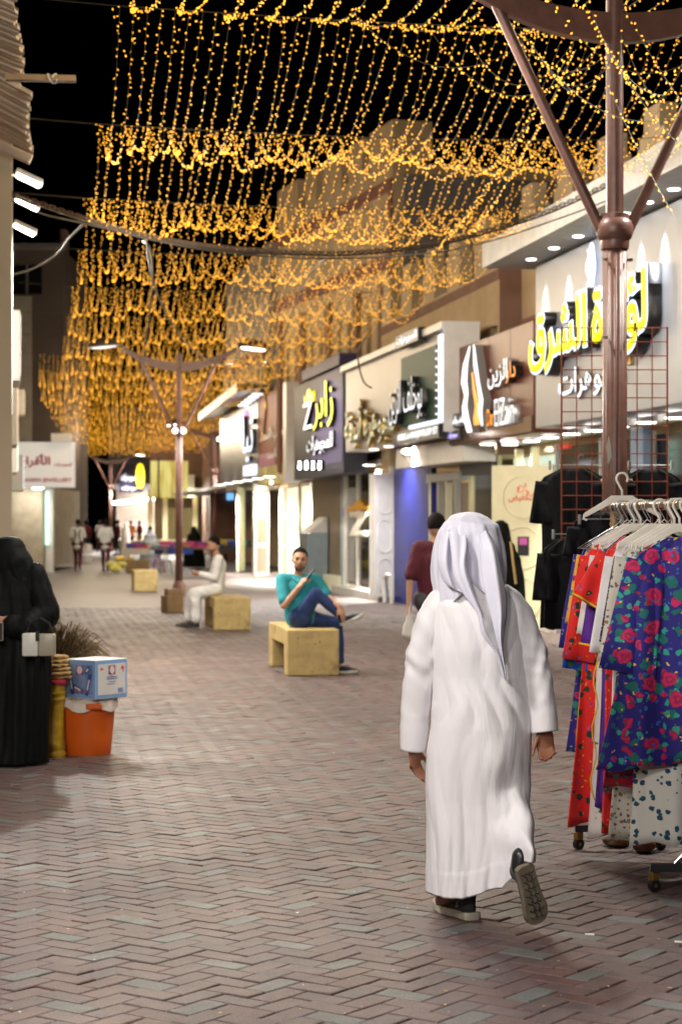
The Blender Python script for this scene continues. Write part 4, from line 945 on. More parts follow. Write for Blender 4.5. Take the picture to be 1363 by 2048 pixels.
# ------------------------------------------------------------------ stone benches
M_BENCH = mat('yellowed_cast_stone', (.5, .37, .15), rough=.7, var=.16, scale=7, bump=.2, bscale=50, stain=.7)
def bench(px, py, label, Ln=1.65, w=.55, h=.49):
    p = gp(px, py); r = empty('stone_bench', p, R(0)); tag(r, label, 'bench', 'cast stone benches along the street')
    MB().bbox(.001, w - .001, .266, Ln - .266, h - .17, h - .001, .006).build('seat', M_BENCH, r)
    for y0 in (0, Ln - .27): MB().bbox(0, w, y0, y0 + .27, 0, h, .018).build('leg', M_BENCH, r)
    for k in range(3):
        MB().ell((random.uniform(.06, w - .06), -.001, random.uniform(.22, h - .06)), (.006, .004, .011), None, 8, 6).build('pit', M_BLACK, r)
    return r
bench(574, 1353, 'cast stone bench carrying the man in the teal shirt'); bench(428, 1261, 'cast stone bench carrying the seated man in white'); bench(268, 1183, 'empty cast stone bench facing the market stalls', 1.3)
r = empty('carton', gp(350, 1226), R(10)); tag(r, 'brown carton standing at the foot of the lamp post', 'carton'); MB().bbox(-.14, .16, 0, .5, 0, .3, .01).build('body', mat('brown_carton', (.33, .22, .11), rough=.8), r); MB().box(-.1, .12, .1, .4, .302, .42).build('upper_carton', mat('brown_carton', (.33, .22, .11)), r)

# ------------------------------------------------------------------ market stalls far down the street
CLOTHS = [mat('goods_%d' % i, c, rough=.7) for i, c in enumerate([(.7, .05, .1), (.05, .12, .6), (.8, .75, .7), (.75, .5, .05), (.1, .4, .15), (.8, .1, .4), (.3, .08, .4), (.85, .8, .2), (.1, .1, .12), (.2, .5, .6)])]
def stall(px, py, w, label, seed):
    rnd = random.Random(seed); r = empty('market_stall', gp(px, py), -YAW); tag(r, label, 'market stall')
    MB().bbox(0, w, 0, 1.3, .68, .74, .01).build('table_top', mat('stall_board', (.3, .2, .12)), r)
    MB().box(-.02, w * .6, -.03, -.005, .52, .74).build('cloth_skirt', CLOTHS[[2, 1, 8][seed - 3]], r)
    for x in (.05, w - .1):
        for y in (.05, 1.2): MB().box(x, x + .05, y, y + .05, 0, .68).build('leg', M_ALU, r)
    for k in range(26):
        x = rnd.uniform(0, w - .4); y = rnd.uniform(0, .9); h = rnd.uniform(.04, .2)
        M = Matrix.Translation((x, y, .745)) @ Matrix.Rotation(rnd.uniform(-.4, .4), 4, 'Z')
        MB().bbox(0, rnd.uniform(.25, .5), 0, .35, 0, h, .015, M).build('folded_cloth', rnd.choice(CLOTHS), r)
    return r
stall(245, 1140, 1.5, 'market stall heaped with bright goods behind the empty bench', 3); stall(310, 1138, 2.2, 'market stall with blue cloth skirt beside the grey stool', 4); stall(425, 1130, 1.6, 'market stall of coloured goods behind the seated man in white', 5)
for i, (px, col_, lab) in enumerate([(333, (.4, .4, .4), 'grey plastic stool before the blue-skirted stall'), (318, (.35, .1, .4), 'purple plastic stool before the blue-skirted stall')]):
    r = empty('plastic_stool', gp(px, 1148 - i * 3)); tag(r, lab, 'stool'); m = mat('stool_%d' % i, col_, rough=.4)
    MB().bbox(-.16, .16, -.16, .16, .4, .44, .01).build('seat', m, r)
    for a in (-1, 1):
        for b in (-1, 1): MB().tube([(a * .13, b * .13, .4), (a * .19, b * .19, 0)], .025, 6).build('leg', m, r)
for i, (px, py, lab) in enumerate([(262, 1146, 'brown carton of goods at the heaped stall, label side out'), (285, 1146, 'brown carton of goods beside the stall leg')]):
    r = empty('carton', gp(px, py), -YAW); tag(r, lab, 'carton'); MB().bbox(-.16, .2, 0, .35, 0, .4, .01).build('body', mat('brown_carton', (.33, .22, .11)), r); MB().box(-.16, .2, 0, .35, .402, .41).build('flap', mat('brown_carton', (.33, .22, .11)), r)
def heap(px, py, label, m, seed):
    rnd = random.Random(seed); r = tag(empty('goods_bag', gp(px, py)), label, 'bag'); mb = MB()
    for k in range(7): mb.ell((rnd.uniform(-.25, .25), rnd.uniform(-.15, .15), rnd.uniform(.08, .3)), (rnd.uniform(.1, .2), .13, rnd.uniform(.08, .16)), None, 10, 7)
    o = fuse(mb, 'sack', m, .03, 2, r); MB().tube([(-.05, 0, .35), (0, 0, .5), (.05, 0, .35)], .012, 5).build('handle', m, r)
heap(236, 1146, 'yellow-green plastic bag on the ground by the heaped stall', CLOTHS[7], 1); heap(247, 1128, 'orange bag of goods leaning on the heaped stall', CLOTHS[3], 2); heap(398, 1120, 'white carrier bag in front of the black-robed stallholder', CLOTHS[2], 4); heap(288, 1092, 'pink bundle lying on the heaped stall', CLOTHS[5], 5)
r = empty('planter', gp(238, 1108), -YAW); tag(r, 'low stone planter wall before the far corner shop', 'planter'); MB().bbox(0, 4.5, 0, 1, 0, .62, .03).build('wall', M_CONC, r); MB().bbox(-.05, 4.55, -.05, 1.05, .622, .72, .02).build('coping', M_STONE, r)
r = empty('barrier', gp(135, 1122), -YAW); tag(r, 'red plastic road barrier beyond the two walkers', 'barrier'); MB().prism([(-.5, 0), (.75, 0), (.6, .5), (.42, 1.05), (-.05, 1.05), (-.3, .5)], 0, .5).build('body', mat('red_barrier', (.5, .03, .04), rough=.4), r); MB().box(-.02, .38, -.02, -.003, .55, .8).build('white_band', M_WHITE, r)
r = empty('concrete_bollard', gp(168, 1126)); tag(r, 'round concrete bollard between the two walkers', 'bollard'); MB().lathe([(.32, 0), (.32, .7), (.28, .75), (.02, .78)], 18).build('drum', M_CONC, r, 40); MB().lathe([(.33, .3), (.335, .34), (.33, .38)], 18).build('band', M_WHITE, r)

r, w, s, H = far('parked_bus', 112, 168, 128, 'dark parked bus with pale windscreen at the dim end of the street', 'bus')
BD_ = mat('dark_bus_paint', (.03, .035, .05), rough=.35); MB().bbox(0, w, 0, 6, .45, 2.75, .1).build('body', BD_, r, 40); MB().bbox(.12, w - .12, -.03, -.002, 1.5, 2.3, .01).build('windscreen', mat('pale_windscreen', (.4, .45, .48), rough=.15), r)
for q in (.18, w - .36): MB().bbox(q, q + .2, -.03, -.002, .7, .85, .01).build('headlight', M_WHITE, r)
for q in (.1, w - .4):
    MB().tube([(q, .9, .45), (q + .28, .9, .45)], .45, 18).build('wheel', BLKR if 'BLKR' in globals() else M_BLACK, r)
MB().box(.4, w - .4, -.02, -.001, 2.42, 2.62).build('route_board', M_WHITE, r)

# ================================================================== clothes rack, hangers and garments
def print_mat(name, base, scale=14, flowers=None, leaf=None, dots=None, rough=.75, rosy=True, size=.34, seed=0.0, sheen=.15, dense=.3, big=False):
    """printed cloth: scattered blossoms with leaves, or small motifs, on a plain ground"""
    m, n, l, b = nt(name); b.inputs['Roughness'].default_value = rough; b.inputs['Sheen Weight'].default_value = sheen
    tc = n.new('ShaderNodeTexCoord'); mp = n.new('ShaderNodeMapping'); mp.inputs['Location'].default_value = (seed, seed * .7, seed * 1.3); mp.inputs['Scale'].default_value = (1, .25, 1); l.new(tc.outputs['Object'], mp.inputs[0])
    ds = n.new('ShaderNodeTexNoise'); ds.inputs['Scale'].default_value = scale * 2.2; ds.inputs['Detail'].default_value = 3; l.new(mp.outputs[0], ds.inputs['Vector'])
    wv = n.new('ShaderNodeMix'); wv.data_type = 'VECTOR'; wv.inputs[0].default_value = .5 / scale
    l.new(mp.outputs[0], wv.inputs[4]); l.new(ds.outputs['Color'], wv.inputs[5]); vec = wv.outputs[1]
    out = None
    def rgb(c):
        q = n.new('ShaderNodeRGB'); q.outputs[0].default_value = (*c, 1); return q.outputs[0]
    cur = rgb(base)
    def layer(cur, sc, rad, colr, soft=.03, off=0.0, thresh=None):
        v = n.new('ShaderNodeTexVoronoi'); v.inputs['Scale'].default_value = sc; v.inputs['Randomness'].default_value = .85
        a = n.new('ShaderNodeVectorMath'); a.operation = 'ADD'; a.inputs[1].default_value = (off, off, off); l.new(vec, a.inputs[0]); l.new(a.outputs[0], v.inputs['Vector'])
        r = n.new('ShaderNodeMapRange'); r.inputs[1].default_value = rad; r.inputs[2].default_value = rad - soft; l.new(v.outputs['Distance'], r.inputs[0]); fac = r.outputs[0]
        if thresh is not None:
            sp = n.new('ShaderNodeSeparateColor'); l.new(v.outputs['Color'], sp.inputs[0]); gt = n.new('ShaderNodeMath'); gt.operation = 'GREATER_THAN'; gt.inputs[1].default_value = thresh; l.new(sp.outputs[0], gt.inputs[0])
            mu = n.new('ShaderNodeMath'); mu.operation = 'MULTIPLY'; l.new(fac, mu.inputs[0]); l.new(gt.outputs[0], mu.inputs[1]); fac = mu.outputs[0]
        mx = n.new('ShaderNodeMix'); mx.data_type = 'RGBA'; l.new(fac, mx.inputs[0]); l.new(cur, mx.inputs[6]); l.new(colr, mx.inputs[7]); return mx.outputs[2], v
    if leaf: cur, _ = layer(cur, scale * 1.5, .4, rgb(leaf), .05, .33, .5 if not big else .25)
    if leaf and big: cur, _ = layer(cur, scale * 2.3, .36, rgb((.02, .3, .22)), .05, .5, .5)
    if flowers and rosy: cur, _ = layer(cur, scale * 3.2, .24, rgb((.6, .4, .03)), .05, .9, .74)
    if flowers:
        # petals: rings inside each blossom
        v = n.new('ShaderNodeTexVoronoi'); v.inputs['Scale'].default_value = scale; v.inputs['Randomness'].default_value = .85; l.new(vec, v.inputs['Vector'])
        mt = n.new('ShaderNodeMath'); mt.operation = 'MULTIPLY'; mt.inputs[1].default_value = 30; l.new(v.outputs['Distance'], mt.inputs[0]); sn = n.new('ShaderNodeMath'); sn.operation = 'SINE'; l.new(mt.outputs[0], sn.inputs[0])
        r = n.new('ShaderNodeMapRange'); r.inputs[1].default_value = -1; l.new(sn.outputs[0], r.inputs[0])
        pm = n.new('ShaderNodeMix'); pm.data_type = 'RGBA'; l.new(r.outputs[0], pm.inputs[0]); pm.inputs[6].default_value = (*[x * .45 for x in flowers], 1); pm.inputs[7].default_value = (*flowers, 1)
        cur, _ = layer(cur, scale, size, pm.outputs[2], .04, 0, dense)
        if big: cur, _ = layer(cur, scale * 1.9, .36, pm.outputs[2], .04, .61, .35); cur, _ = layer(cur, scale * 3.4, .3, rgb((.02, .1, .4)), .05, .17, .7)
    if dots: cur, _ = layer(cur, dots[1], dots[2], rgb(dots[0]), .06, .2)
    l.new(cur, b.inputs['Base Color'])
    nz = n.new('ShaderNodeTexNoise'); nz.inputs['Scale'].default_value = 20; l.new(tc.outputs['Object'], nz.inputs['Vector']); bp = n.new('ShaderNodeBump'); bp.inputs['Strength'].default_value = .25; bp.inputs['Distance'].default_value = .01
    l.new(nz.outputs['Fac'], bp.inputs['Height']); l.new(bp.outputs[0], b.inputs['Normal']); return m
PK = (.72, .02, .12); GR = (.02, .22, .13)
PM = {
 'navy_small': print_mat('navy_small_rose_print', (.02, .01, .2), 17, PK, GR, size=.3, seed=1), 'yellow': print_mat('yellow_rose_print', (.8, .4, .01), 17, PK, GR, size=.33, seed=2),
 'blue': print_mat('blue_rose_print', (.005, .09, .62), 15, PK, GR, size=.26, seed=3), 'red': print_mat('red_rose_print', (.72, .012, .008), 17, (.8, .06, .2), (.01, .03, .02), size=.24, seed=4),
 'white_rose': print_mat('white_rose_print', (.72, .66, .62), 15, (.75, .03, .08), GR, size=.28, seed=5), 'purple': mat('purple_cotton', (.085, .012, .22), rough=.8, bump=.2, bscale=25),
 'dots': print_mat('black_dot_print', (.01, .01, .025), 15, None, None, ((.6, .6, .62), 70, .24), seed=6), 'paisley': print_mat('beige_paisley_print', (.55, .5, .43), 34, (.36, .18, .06), (.1, .1, .1), size=.3, rosy=False, seed=7),
 'teal': print_mat('teal_sprig_print', (.08, .42, .34), 40, (.02, .12, .16), (.5, .6, .5), size=.3, rosy=False, seed=8), 'white_red': print_mat('white_red_print', (.7, .66, .62), 22, (.6, .02, .05), GR, size=.4, seed=9),
 'navy_big': print_mat('navy_large_rose_print', (.01, .006, .17), 11, (.55, .006, .1), (.0, .12, .1), size=.38, seed=10, dense=.42, big=True), 'red_big': print_mat('crimson_floral_print', (.5, .01, .03), 11, (.45, .0, .12), (.01, .15, .06), size=.4, seed=11, big=True),
 'leaf': print_mat('white_teal_leaf_print', (.68, .66, .6), 30, (.01, .09, .17), None, size=.36, rosy=False, seed=12), 'white': mat('white_cotton', (.72, .68, .68), rough=.8, bump=.2, bscale=20),
}
M_BLKCL = mat('black_abaya_cloth', (.005, .005, .006), rough=.65, bump=.2, bscale=22, sheen=.0, spec=.16)
M_TRIM = mat('yellow_trim', (.75, .42, .01), rough=.7)
def garment(name, m, base, rz, label, group=None, top=1.5, L=1.1, ws=.21, wh=.3, sl=.3, sw=.13, sleeve_ang=62, trim=None, seed=1, cat='dress', thick=.032, hem_slant=0.0, neck=.085):
    """hanging robe: flattened body with folds widening to the hem, and two hanging sleeves"""
    rnd = random.Random(seed); r = empty(name, (base[0], base[1], 0), rz); tag(r, label, cat, group)
    ph = [rnd.uniform(0, 6) for _ in range(6)]
    def fold(x, z, a):
        return a * (math.sin(x * 26 + ph[0] + z * 1.5) * .6 + math.sin(x * 47 + ph[1] - z * 2) * .3 + math.sin(x * 13 + ph[2]) * .5)
    rings = []; N = 56; K = 30
    for i in range(K + 1):
        t = i / K; z = top - L * t
        if t < .08: q = t / .08; w = neck + (ws - neck) * q; zz = top - .075 * q
        else:
            q = (t - .08) / .92; w = ws - .012 * math.sin(q * 3) + (wh - ws) * q ** 1.25; zz = top - .075 - (L - .075) * q
        amp = .007 + .034 * t; d = thick * (.45 + .6 * min(1, t * 6))
        ring = []
        for k in range(N):
            u = 2 * math.pi * k / N; cx = math.cos(u); x = w * (abs(cx) ** .8) * (1 if cx > 0 else -1); y = d * math.sin(u) + fold(x, zz, amp) + .004 * math.sin(u * 9)
            ring.append(Vector((x, y, zz + hem_slant * x * t - (.012 * math.cos(x * 30 + ph[3]) if i == K else 0))))
        rings.append(ring)
    mb = MB(); mb.loft(rings, True, True); body = mb.build('body', m, r, 'all')
    for s in (-1, 1):
        a = R(sleeve_ang); p0 = Vector((s * (ws - .05), 0, top - .1)); d = Vector((s * math.cos(a), 0, -math.sin(a))); e = Vector((s * math.sin(a), 0, math.cos(a)))
        rr = []
        for i in range(11):
            t = i / 10; c = p0 + d * (sl * t); w = .085 + (sw - .085) * t; ring = []
            for k in range(24):
                u = 2 * math.pi * k / 24; x = w * math.cos(u); ring.append(c + e * x + Vector((0, (.018 + .006 * t) * math.sin(u) + .02 * t * math.sin(x * 44 + ph[4] + t * 2) + .006 * math.sin(t * 9 + ph[5] + x * 20) - .004, 0)))
            rr.append(ring)
        sv = MB().loft(rr, True, True).build('sleeve', m, r, 'all')
        if trim:
            ed = [Vector((q.x, q.y - .002, q.z)) for q in rr[-1]]; MB().tube(ed + [ed[0]], .006, 5, False).build('trim', trim, sv)
    if trim and m is PM['purple']:
        for x0 in (-.2, -.1): MB().tube([(x0 + .012 * math.sin(k * 1.3) - .03 * k / 20, -.05 - .02 * k / 20, top - .25 - k * (L - .3) / 20) for k in range(21)], .004, 5).build('braid', trim, body)
    return r
M_HANG = mat('ivory_plastic', (.68, .63, .55), rough=.3); M_WIREH = mat('galvanised_wire', (.55, .55, .55), rough=.3, metal=.9)
def hanger(base, rz, zrail, label, wire=False, group=None, w=.2, drop=.13):
    r = empty('hanger', (base[0], base[1], 0), rz); tag(r, label, 'hanger', group); m = M_WIREH if wire else M_HANG
    k = .0025 if wire else .0065; hk = [(.028 * math.sin(t) * (1 if t < 3.6 else 1), 0, zrail - .018 + .028 * math.cos(t) + .0) for t in (j * .35 - 2.2 for j in range(13))]
    hk = [(-x, y, z) for x, y, z in hk]
    MB().tube(hk + [(0.0, 0, zrail - .075), (0, 0, zrail - drop + .02)], k, 6).build('hook', m, r, 'all')
    if wire: MB().tube([(0, 0, zrail - drop + .02), (-w, 0, zrail - drop - .09), (w, 0, zrail - drop - .09), (0, 0, zrail - drop + .02)], k, 5).build('wire', m, r)
    else:
        up = [(-w, -.055), (-w * .55, -.005), (-.05, .03), (.05, .03), (w * .55, -.005), (w, -.055)]; lo = [(w - .005, -.075), (w * .5, -.03), (.045, -.005), (-.045, -.005), (-w * .5, -.03), (-w + .005, -.075)]
        MB().prism([(x, zrail - drop + z) for x, z in up + lo], -.007, .007).build('arm', m, r)
        for s in (-1, 1): MB().tube([(s * w, 0, zrail - drop - .06), (s * (w + .004), 0, zrail - drop - .085), (s * (w - .012), 0, zrail - drop - .09)], .006, 5).build('notch', m, r)
    return r
# the rack
RF = ap(1226, 1046, 9.8); RF.z = 0; RN = ap(1386, 1046, 8.68); RN.z = 0; RH = 1.685
rk = empty('clothes_rack', RF, 0); tag(rk, 'wheeled clothes rack with bronze rail packed with printed dresses', 'clothes rack')
M_RAIL = mat('bronze_rail', (.33, .22, .12), rough=.35, metal=.6); M_FRAME = mat('black_steel_tube', (.015, .015, .017), rough=.35)
D = RN - RF; du = D.normalized(); rzR = math.atan2(-du.x, du.y) ; side = Vector((CA, -SA, 0))
MB().tube([-du * .02 + Vector((0, 0, RH)), D + du * .4 + Vector((0, 0, RH))], .0155, 14).build('rail', M_RAIL, rk, 40)
MB().tube([-du * .03 + Vector((0, 0, RH)), -du * .015 + Vector((0, 0, RH))], .019, 14).build('rail_cap', M_WIREH, rk, 40)
for P in (Vector((0, 0, 0)), D):
    up = MB(); up.tube([P + Vector((0, 0, .12)), P + Vector((0, 0, RH - .015))], .014, 10); up.build('upright', M_FRAME, rk, 40)
    M = Matrix.Translation(P) @ Matrix.Rotation(-YAW, 4, 'Z'); MB().bbox(-.19, .25, -.018, .018, .088, .122, .003, M).build('foot_bar', M_FRAME, rk)
    for x in (-.172, .23):
        c = empty('castor', P + M.to_3x3() @ Vector((x, 0, 0)), 0, rk); c.rotation_euler = (0, 0, R(25))
        MB().tube([(0, -.012, .027), (0, .012, .027)], .027, 18).build('wheel', M_FRAME, c, 40); MB().tube([(0, -.0135, .027), (0, .0135, .027)], .009, 10).build('axle', M_BRASS, c)
        MB().bbox(-.02, .02, -.016, .016, .05, .086, .004).build('fork', M_BRASS, c); MB().tube([(0, 0, .05), (0, 0, .09)], .009, 8).build('stem', M_WIREH, c)
MB().tube([Vector((.003 * math.cos(t * 3), .003 * math.sin(t * 3), RH - .03 - t * .012)) for t in range(18)], .019, 8).build('twine_wrap', mat('jute_twine', (.3, .2, .1), rough=.9, bump=.4), rk)
zr = RH
spec = [ # t, print, length, hem half-width, sleeve, label, trim, wire hanger, dx
 (.03, 'navy_small', 1.05, .25, .46, 'navy rose-print dress hanging first at the capped rail end', None, 1, 0), (.09, 'yellow', 1.0, .22, .34, 'yellow rose-print dress tucked behind the bright blue one', None, 1, .0),
 (.15, 'blue', 1.1, .24, .55, 'bright blue rose-print dress with long hanging sleeve', None, 1, -.01), (.22, 'red', 1.38, .27, .5, 'long red rose-print dress reaching below its neighbours', None, 1, -.03),
 (.28, 'white_rose', 1.42, .22, .38, 'rose-dotted white dress beside the purple one', None, 0, 0), (.34, 'purple', 1.28, .21, .42, 'plain purple dress with wavy yellow braid', M_TRIM, 1, .0),
 (.42, 'red', 1.36, .2, .24, 'red rose-print dress with yellow-edged short sleeves', M_TRIM, 0, -.02), (.49, 'white', 1.16, .2, .45, 'plain white robe between the red and the dotted dresses', None, 1, 0),
 (.55, 'dots', 1.18, .26, .4, 'black dress with white ring and dot print', None, 0, .02), (.63, 'paisley', 1.36, .24, .47, 'beige paisley-print dress with rounded sleeve', None, 0, -.01),
 (.7, 'teal', 1.1, .22, .45, 'teal sprig-print dress between paisley and navy dresses', None, 0, .02), (.78, 'red_big', 1.08, .33, .45, 'crimson floral dress mostly covered by the large navy one', None, 0, .0),
 (.84, 'leaf', 1.34, .22, .4, 'white dress with teal leaf print reaching low at the rack', None, 0, .0), (.92, 'navy_big', .98, .4, .5, 'large navy dress with big magenta roses on the rack', None, 0, -.0)]
for i, (t, pm, L, wh, sl, lab, trim, wire, dx) in enumerate(spec):
    p = RF + D * t + side * dx; q = rzR + math.pi * 0; rz = -YAW + random.uniform(-.1, .1)
    garment('dress', PM[pm], p, rz, lab, 'dresses on the rack', zr - .15, L, .175 if i < 13 else .225, wh, sl, .09 if i < 13 else .125, (60 if sl < .3 and trim else 81) if i < 13 else 80, trim, i + 3, hem_slant=.12 if pm in ('navy_big', 'red_big', 'leaf') else random.uniform(-.05, .05))
    hanger(p, rz, zr + .012, ('thin wire hanger holding the ' if wire else 'ivory plastic hanger holding the ') + lab.split(' hanging')[0].split(' with')[0].split(' tucked')[0].split(' reaching')[0].split(' between')[0].split(' mostly')[0].split(' printed')[0].split(' beside')[0], bool(wire), 'hangers on the rack', .19)
for k in range(9):
    t = [.12, .19, .25, .31, .38, .45, .6, .66, .74][k]; p = RF + D * t; hanger(p, -YAW + random.uniform(-.2, .2), zr + .012, 'spare thin wire hanger crowded among the dresses', True, 'spare wire hangers', .12, .1)
# empty hanger above the rail end
p = ap(1243, 1046, 9.75); hanger(p, -YAW + .06, CAMH + (HOR - 950) * 9.75 / FPX, 'empty ivory plastic hanger above the capped rail end', False, None, .185, .13)
# wire grid panel tied to the post
M_GRID = mat('rust_red_wire', (.28, .06, .025), rough=.4, metal=.3)
gz = 13.95; g0 = ap(1122, 1046, gz); g0.z = 0; rg = empty('wire_grid_panel', g0, -YAW); tag(rg, 'rust-red wire grid panel tied behind the tall fluted post', 'grid panel')
s = gz / FPX; H = lambda y: CAMH + (HOR - y) * s; gw = 211 * s
for k in range(8): x = gw * k / 7; MB().tube([(x, 0, H(1078) if 0 < k else H(1090)), (x, 0, H(654))], .0065 if k in (0, 7) else .004, 6).build('wire', M_GRID, rg)
n = 15
for k in range(n + 1): z = H(656) + (H(1075) - H(656)) * k / n; MB().tube([(0, -.006, z), (gw, -.006, z)], .0042, 6).build('wire', M_GRID, rg)
MB().tube([(gw * .5 + .1 * math.cos(t), -.12 + .12 * math.sin(t), H(962) + .004 * math.sin(t * 5)) for t in (j * .3 for j in range(22))], .012, 6).build('tie_rope', mat('jute_twine', (.3, .2, .1)), rg)
# black robes behind the grid
def blk(px, py_top, zc, L, lab, ws=.23, wh=.24, sl=.4, ang=80, seed=1):
    p = ap(px, 1046, zc); return garment('abaya', M_BLKCL, p, -YAW, lab, 'black robes on the grid panel', CAMH + (HOR - py_top) * zc / FPX, L, ws, wh, sl, .1, ang, None, seed, 'robe', .03)
blk(1146, 936, 14.15, 1.12, 'long black robe hung highest behind the wire grid', .235, .24, .3, 84, 2); blk(1140, 1078, 13.5, .6, 'black robe with dangling sleeve in front of the long one', .19, .19, .32, 86, 3)
blk(1195, 1025, 13.3, .9, 'short black robe clipped beside the rail end', .17, .22, .2, 84, 4); blk(1300, 938, 14.15, 1.1, 'black robe hung behind the far half of the wire grid', .22, .24, .3, 84, 5)
for i, (px, py, zc, w) in enumerate([(1155, 930, 14.1, .2), (1150, 1068, 13.45, .15), (1200, 1038, 13.25, .14), (1300, 930, 14.1, .15)]):
    p = ap(px, py, zc); r = empty('clip_hanger', p, -YAW); tag(r, ['steel clip hanger of the highest black robe', 'steel clip hanger of the robe with dangling sleeve', 'steel clip hanger of the short black robe', 'steel clip hanger behind the far half of the grid'][i], 'hanger')
    MB().tube([(-w, 0, 0), (w, 0, 0)], .003, 5).build('bar', M_WIREH, r); MB().tube([(0, 0, 0), (0, 0, .05), (.02, 0, .08), (.035, 0, .06)], .003, 5).build('hook', M_WIREH, r)
    for q in (-1, 1): MB().bbox(q * w - .009, q * w + .009, -.012, .012, -.035, .03, .003).build('clip', M_WIREH, r)
# stones, plank seat and pot under the rack
M_ROCK = mat('weighting_stone', (.3, .22, .14), rough=.9, var=.3, scale=8, bump=.6, bscale=25, stain=.4)
def rock(px, py, sx, sy, sz, lab, seed, z=0):
    rnd = random.Random(seed); mb = MB(); mb.ell((0, 0, sz * .9), (sx, sy, sz), None, 14, 9); q = []
    for v in mb.v: u = Vector(v); k = 1 + .22 * noise.noise(u * 9 + Vector((seed, 0, 0))); q.append(((u.x * k), u.y * k, max(u.z * k, 0)))
    mb.v = q; o = mb.build('stone', M_ROCK, None, 50); o.location = gp(px, py); o.location.z = z; return tag(o, lab, 'stone')
rock(1232, 1692, .07, .09, .035, 'rough stone weighting the far foot of the rack', 1); rock(1285, 1704, .06, .07, .04, 'grey rough stone beside the plank seat', 2); rock(1262, 1688, .04, .06, .03, 'small stone between the two weights', 3)
r = empty('plank_seat', gp(1330, 1730), -YAW + R(12)); tag(r, 'rounded wooden plank seat on a steel leg under the rack', 'seat')
mb = MB(); pts = [(-.16, -.03), (-.13, -.1), (-.02, -.13), (.3, -.12), (.3, .1), (-.02, .1), (-.13, .06)]; mb.prism([(x, z) for x, z in pts], .15, .178); mb.v = [(x, z, y) for x, y, z in mb.v]; mb.build('plank', mat('worn_plank', (.38, .24, .1), rough=.7, bump=.3, stain=.3), r)
MB().tube([(0.05, 0, .15), (.2, 0, 0)], .012, 6).build('leg', M_WIREH, r); MB().tube([(.2, .0, .15), (.05, 0, 0)], .012, 6).build('leg', M_WIREH, r)
r = empty('clay_pot', gp(1350, 1728)); r.location.z = .18; tag(r, 'squat clay pot standing on the plank seat', 'pot'); MB().lathe([(.085, 0), (.1, .02), (.098, .1), (.1, .12), (.085, .125), (.08, .06)], 24).build('body', mat('grey_clay', (.22, .17, .14), rough=.9, bump=.4), r, 40); MB().lathe([(.08, .115), (.01, .12)], 18).build('soil', M_ROCK, r)

# ================================================================== goods beside the woman
bp_ = gp(176, 1508); rb = empty('bucket', bp_, 0); tag(rb, 'orange plastic bucket with white bag lining its rim', 'bucket')
M_ORB = mat('orange_plastic', (.72, .12, .008), rough=.42, var=.08, scale=5, stain=.08)
s = 13.85 / FPX
MB().lathe([(.155, 0), (.16, .01), (.17, .12), (.185, .3), (.19, .345), (.198, .35), (.198, .372), (.186, .374), (.182, .33), (.15, .02)], 36).build('shell', M_ORB, rb, 40)
MB().bbox(-.02, .09, -.222, -.19, .325, .368, .01).build('handle_lug', M_ORB, rb)
mb = MB(); rg_ = []
for j, (rr, z) in enumerate([(.17, .3), (.188, .385), (.2, .392), (.207, .37), (.212, .335)]):
    rg_.append([Vector(((rr + .008 * math.sin(k * 1.9 + j)) * math.cos(2 * math.pi * k / 48), (rr + .008 * math.sin(k * 1.9 + j)) * math.sin(2 * math.pi * k / 48), z + (.016 * math.sin(k * .7) - .02 * math.cos(2 * math.pi * k / 48 + 1.3) if j > 2 else .004 * math.sin(k * 1.3)))) for k in range(48)])
mb.loft(rg_, True, False); mb.build('bag_liner', mat('white_plastic_bag', (.7, .62, .52), rough=.5, bump=.3, bscale=30), rb, 'all')
r = empty('goods_box', bp_ + Vector((.055, -.05, .395)), R(45) - YAW + R(8)); tag(r, 'blue and white printed carton standing on the orange bucket', 'carton')
BL = mat('pale_blue_card', (.24, .42, .72), rough=.5, var=.04); WC = mat('white_card', (.78, .75, .7), rough=.55, var=.05); BW = .31; BD = .29; BH = .27
MB().bbox(-BW / 2, BW / 2, -BD / 2, BD / 2, 0, BH, .004).build('carton', WC, r)
def bxf(rot, w, off, nm): 
    e = empty(nm, (0, 0, 0), rot, r); MB().box(-w / 2 + .003, w / 2 - .003, -off - .002, -off, .006, BH - .004).build('border', BL, e); return e
eA = bxf(R(-90), BD, BW / 2, 'printed_side'); B_ = mat('grey_blue_photo', (.2, .28, .46), rough=.5, var=.4, scale=9)
MB().box(-.12, .12, -BW / 2 - .004, -BW / 2 - .0022, .035, BH - .035).build('photo_print', B_, eA); DB = mat('deep_blue_print', (.03, .09, .35), rough=.5)
for (x, z, a, l_) in ((-.08, .1, 78, .14), (-.02, .07, 20, .12), (.08, .1, -75, .15), (.07, .2, -40, .06)):
    M = Matrix.Translation((x, -BW / 2 - .0045, z)) @ Matrix.Rotation(R(a), 4, 'Y'); MB().box(-l_ / 2, l_ / 2, -.001, .0005, -.016, .016, M).build('packet_print', DB, eA); MB().box(-l_ / 4, l_ / 4, -.0018, -.0012, -.007, .007, M).build('packet_stripe', WC, eA)
text('سكر السعودية', mat('red_print', (.8, .1, .06)), eA, -.06, -BW / 2 - .0052, .042, .13, .026, .0005, .02, 'print', True)
eB = bxf(0, BW, BD / 2, 'printed_side'); MB().box(-.135, .135, -BD / 2 - .004, -BD / 2 - .0022, .03, BH - .03).build('label_print', WC, eB)
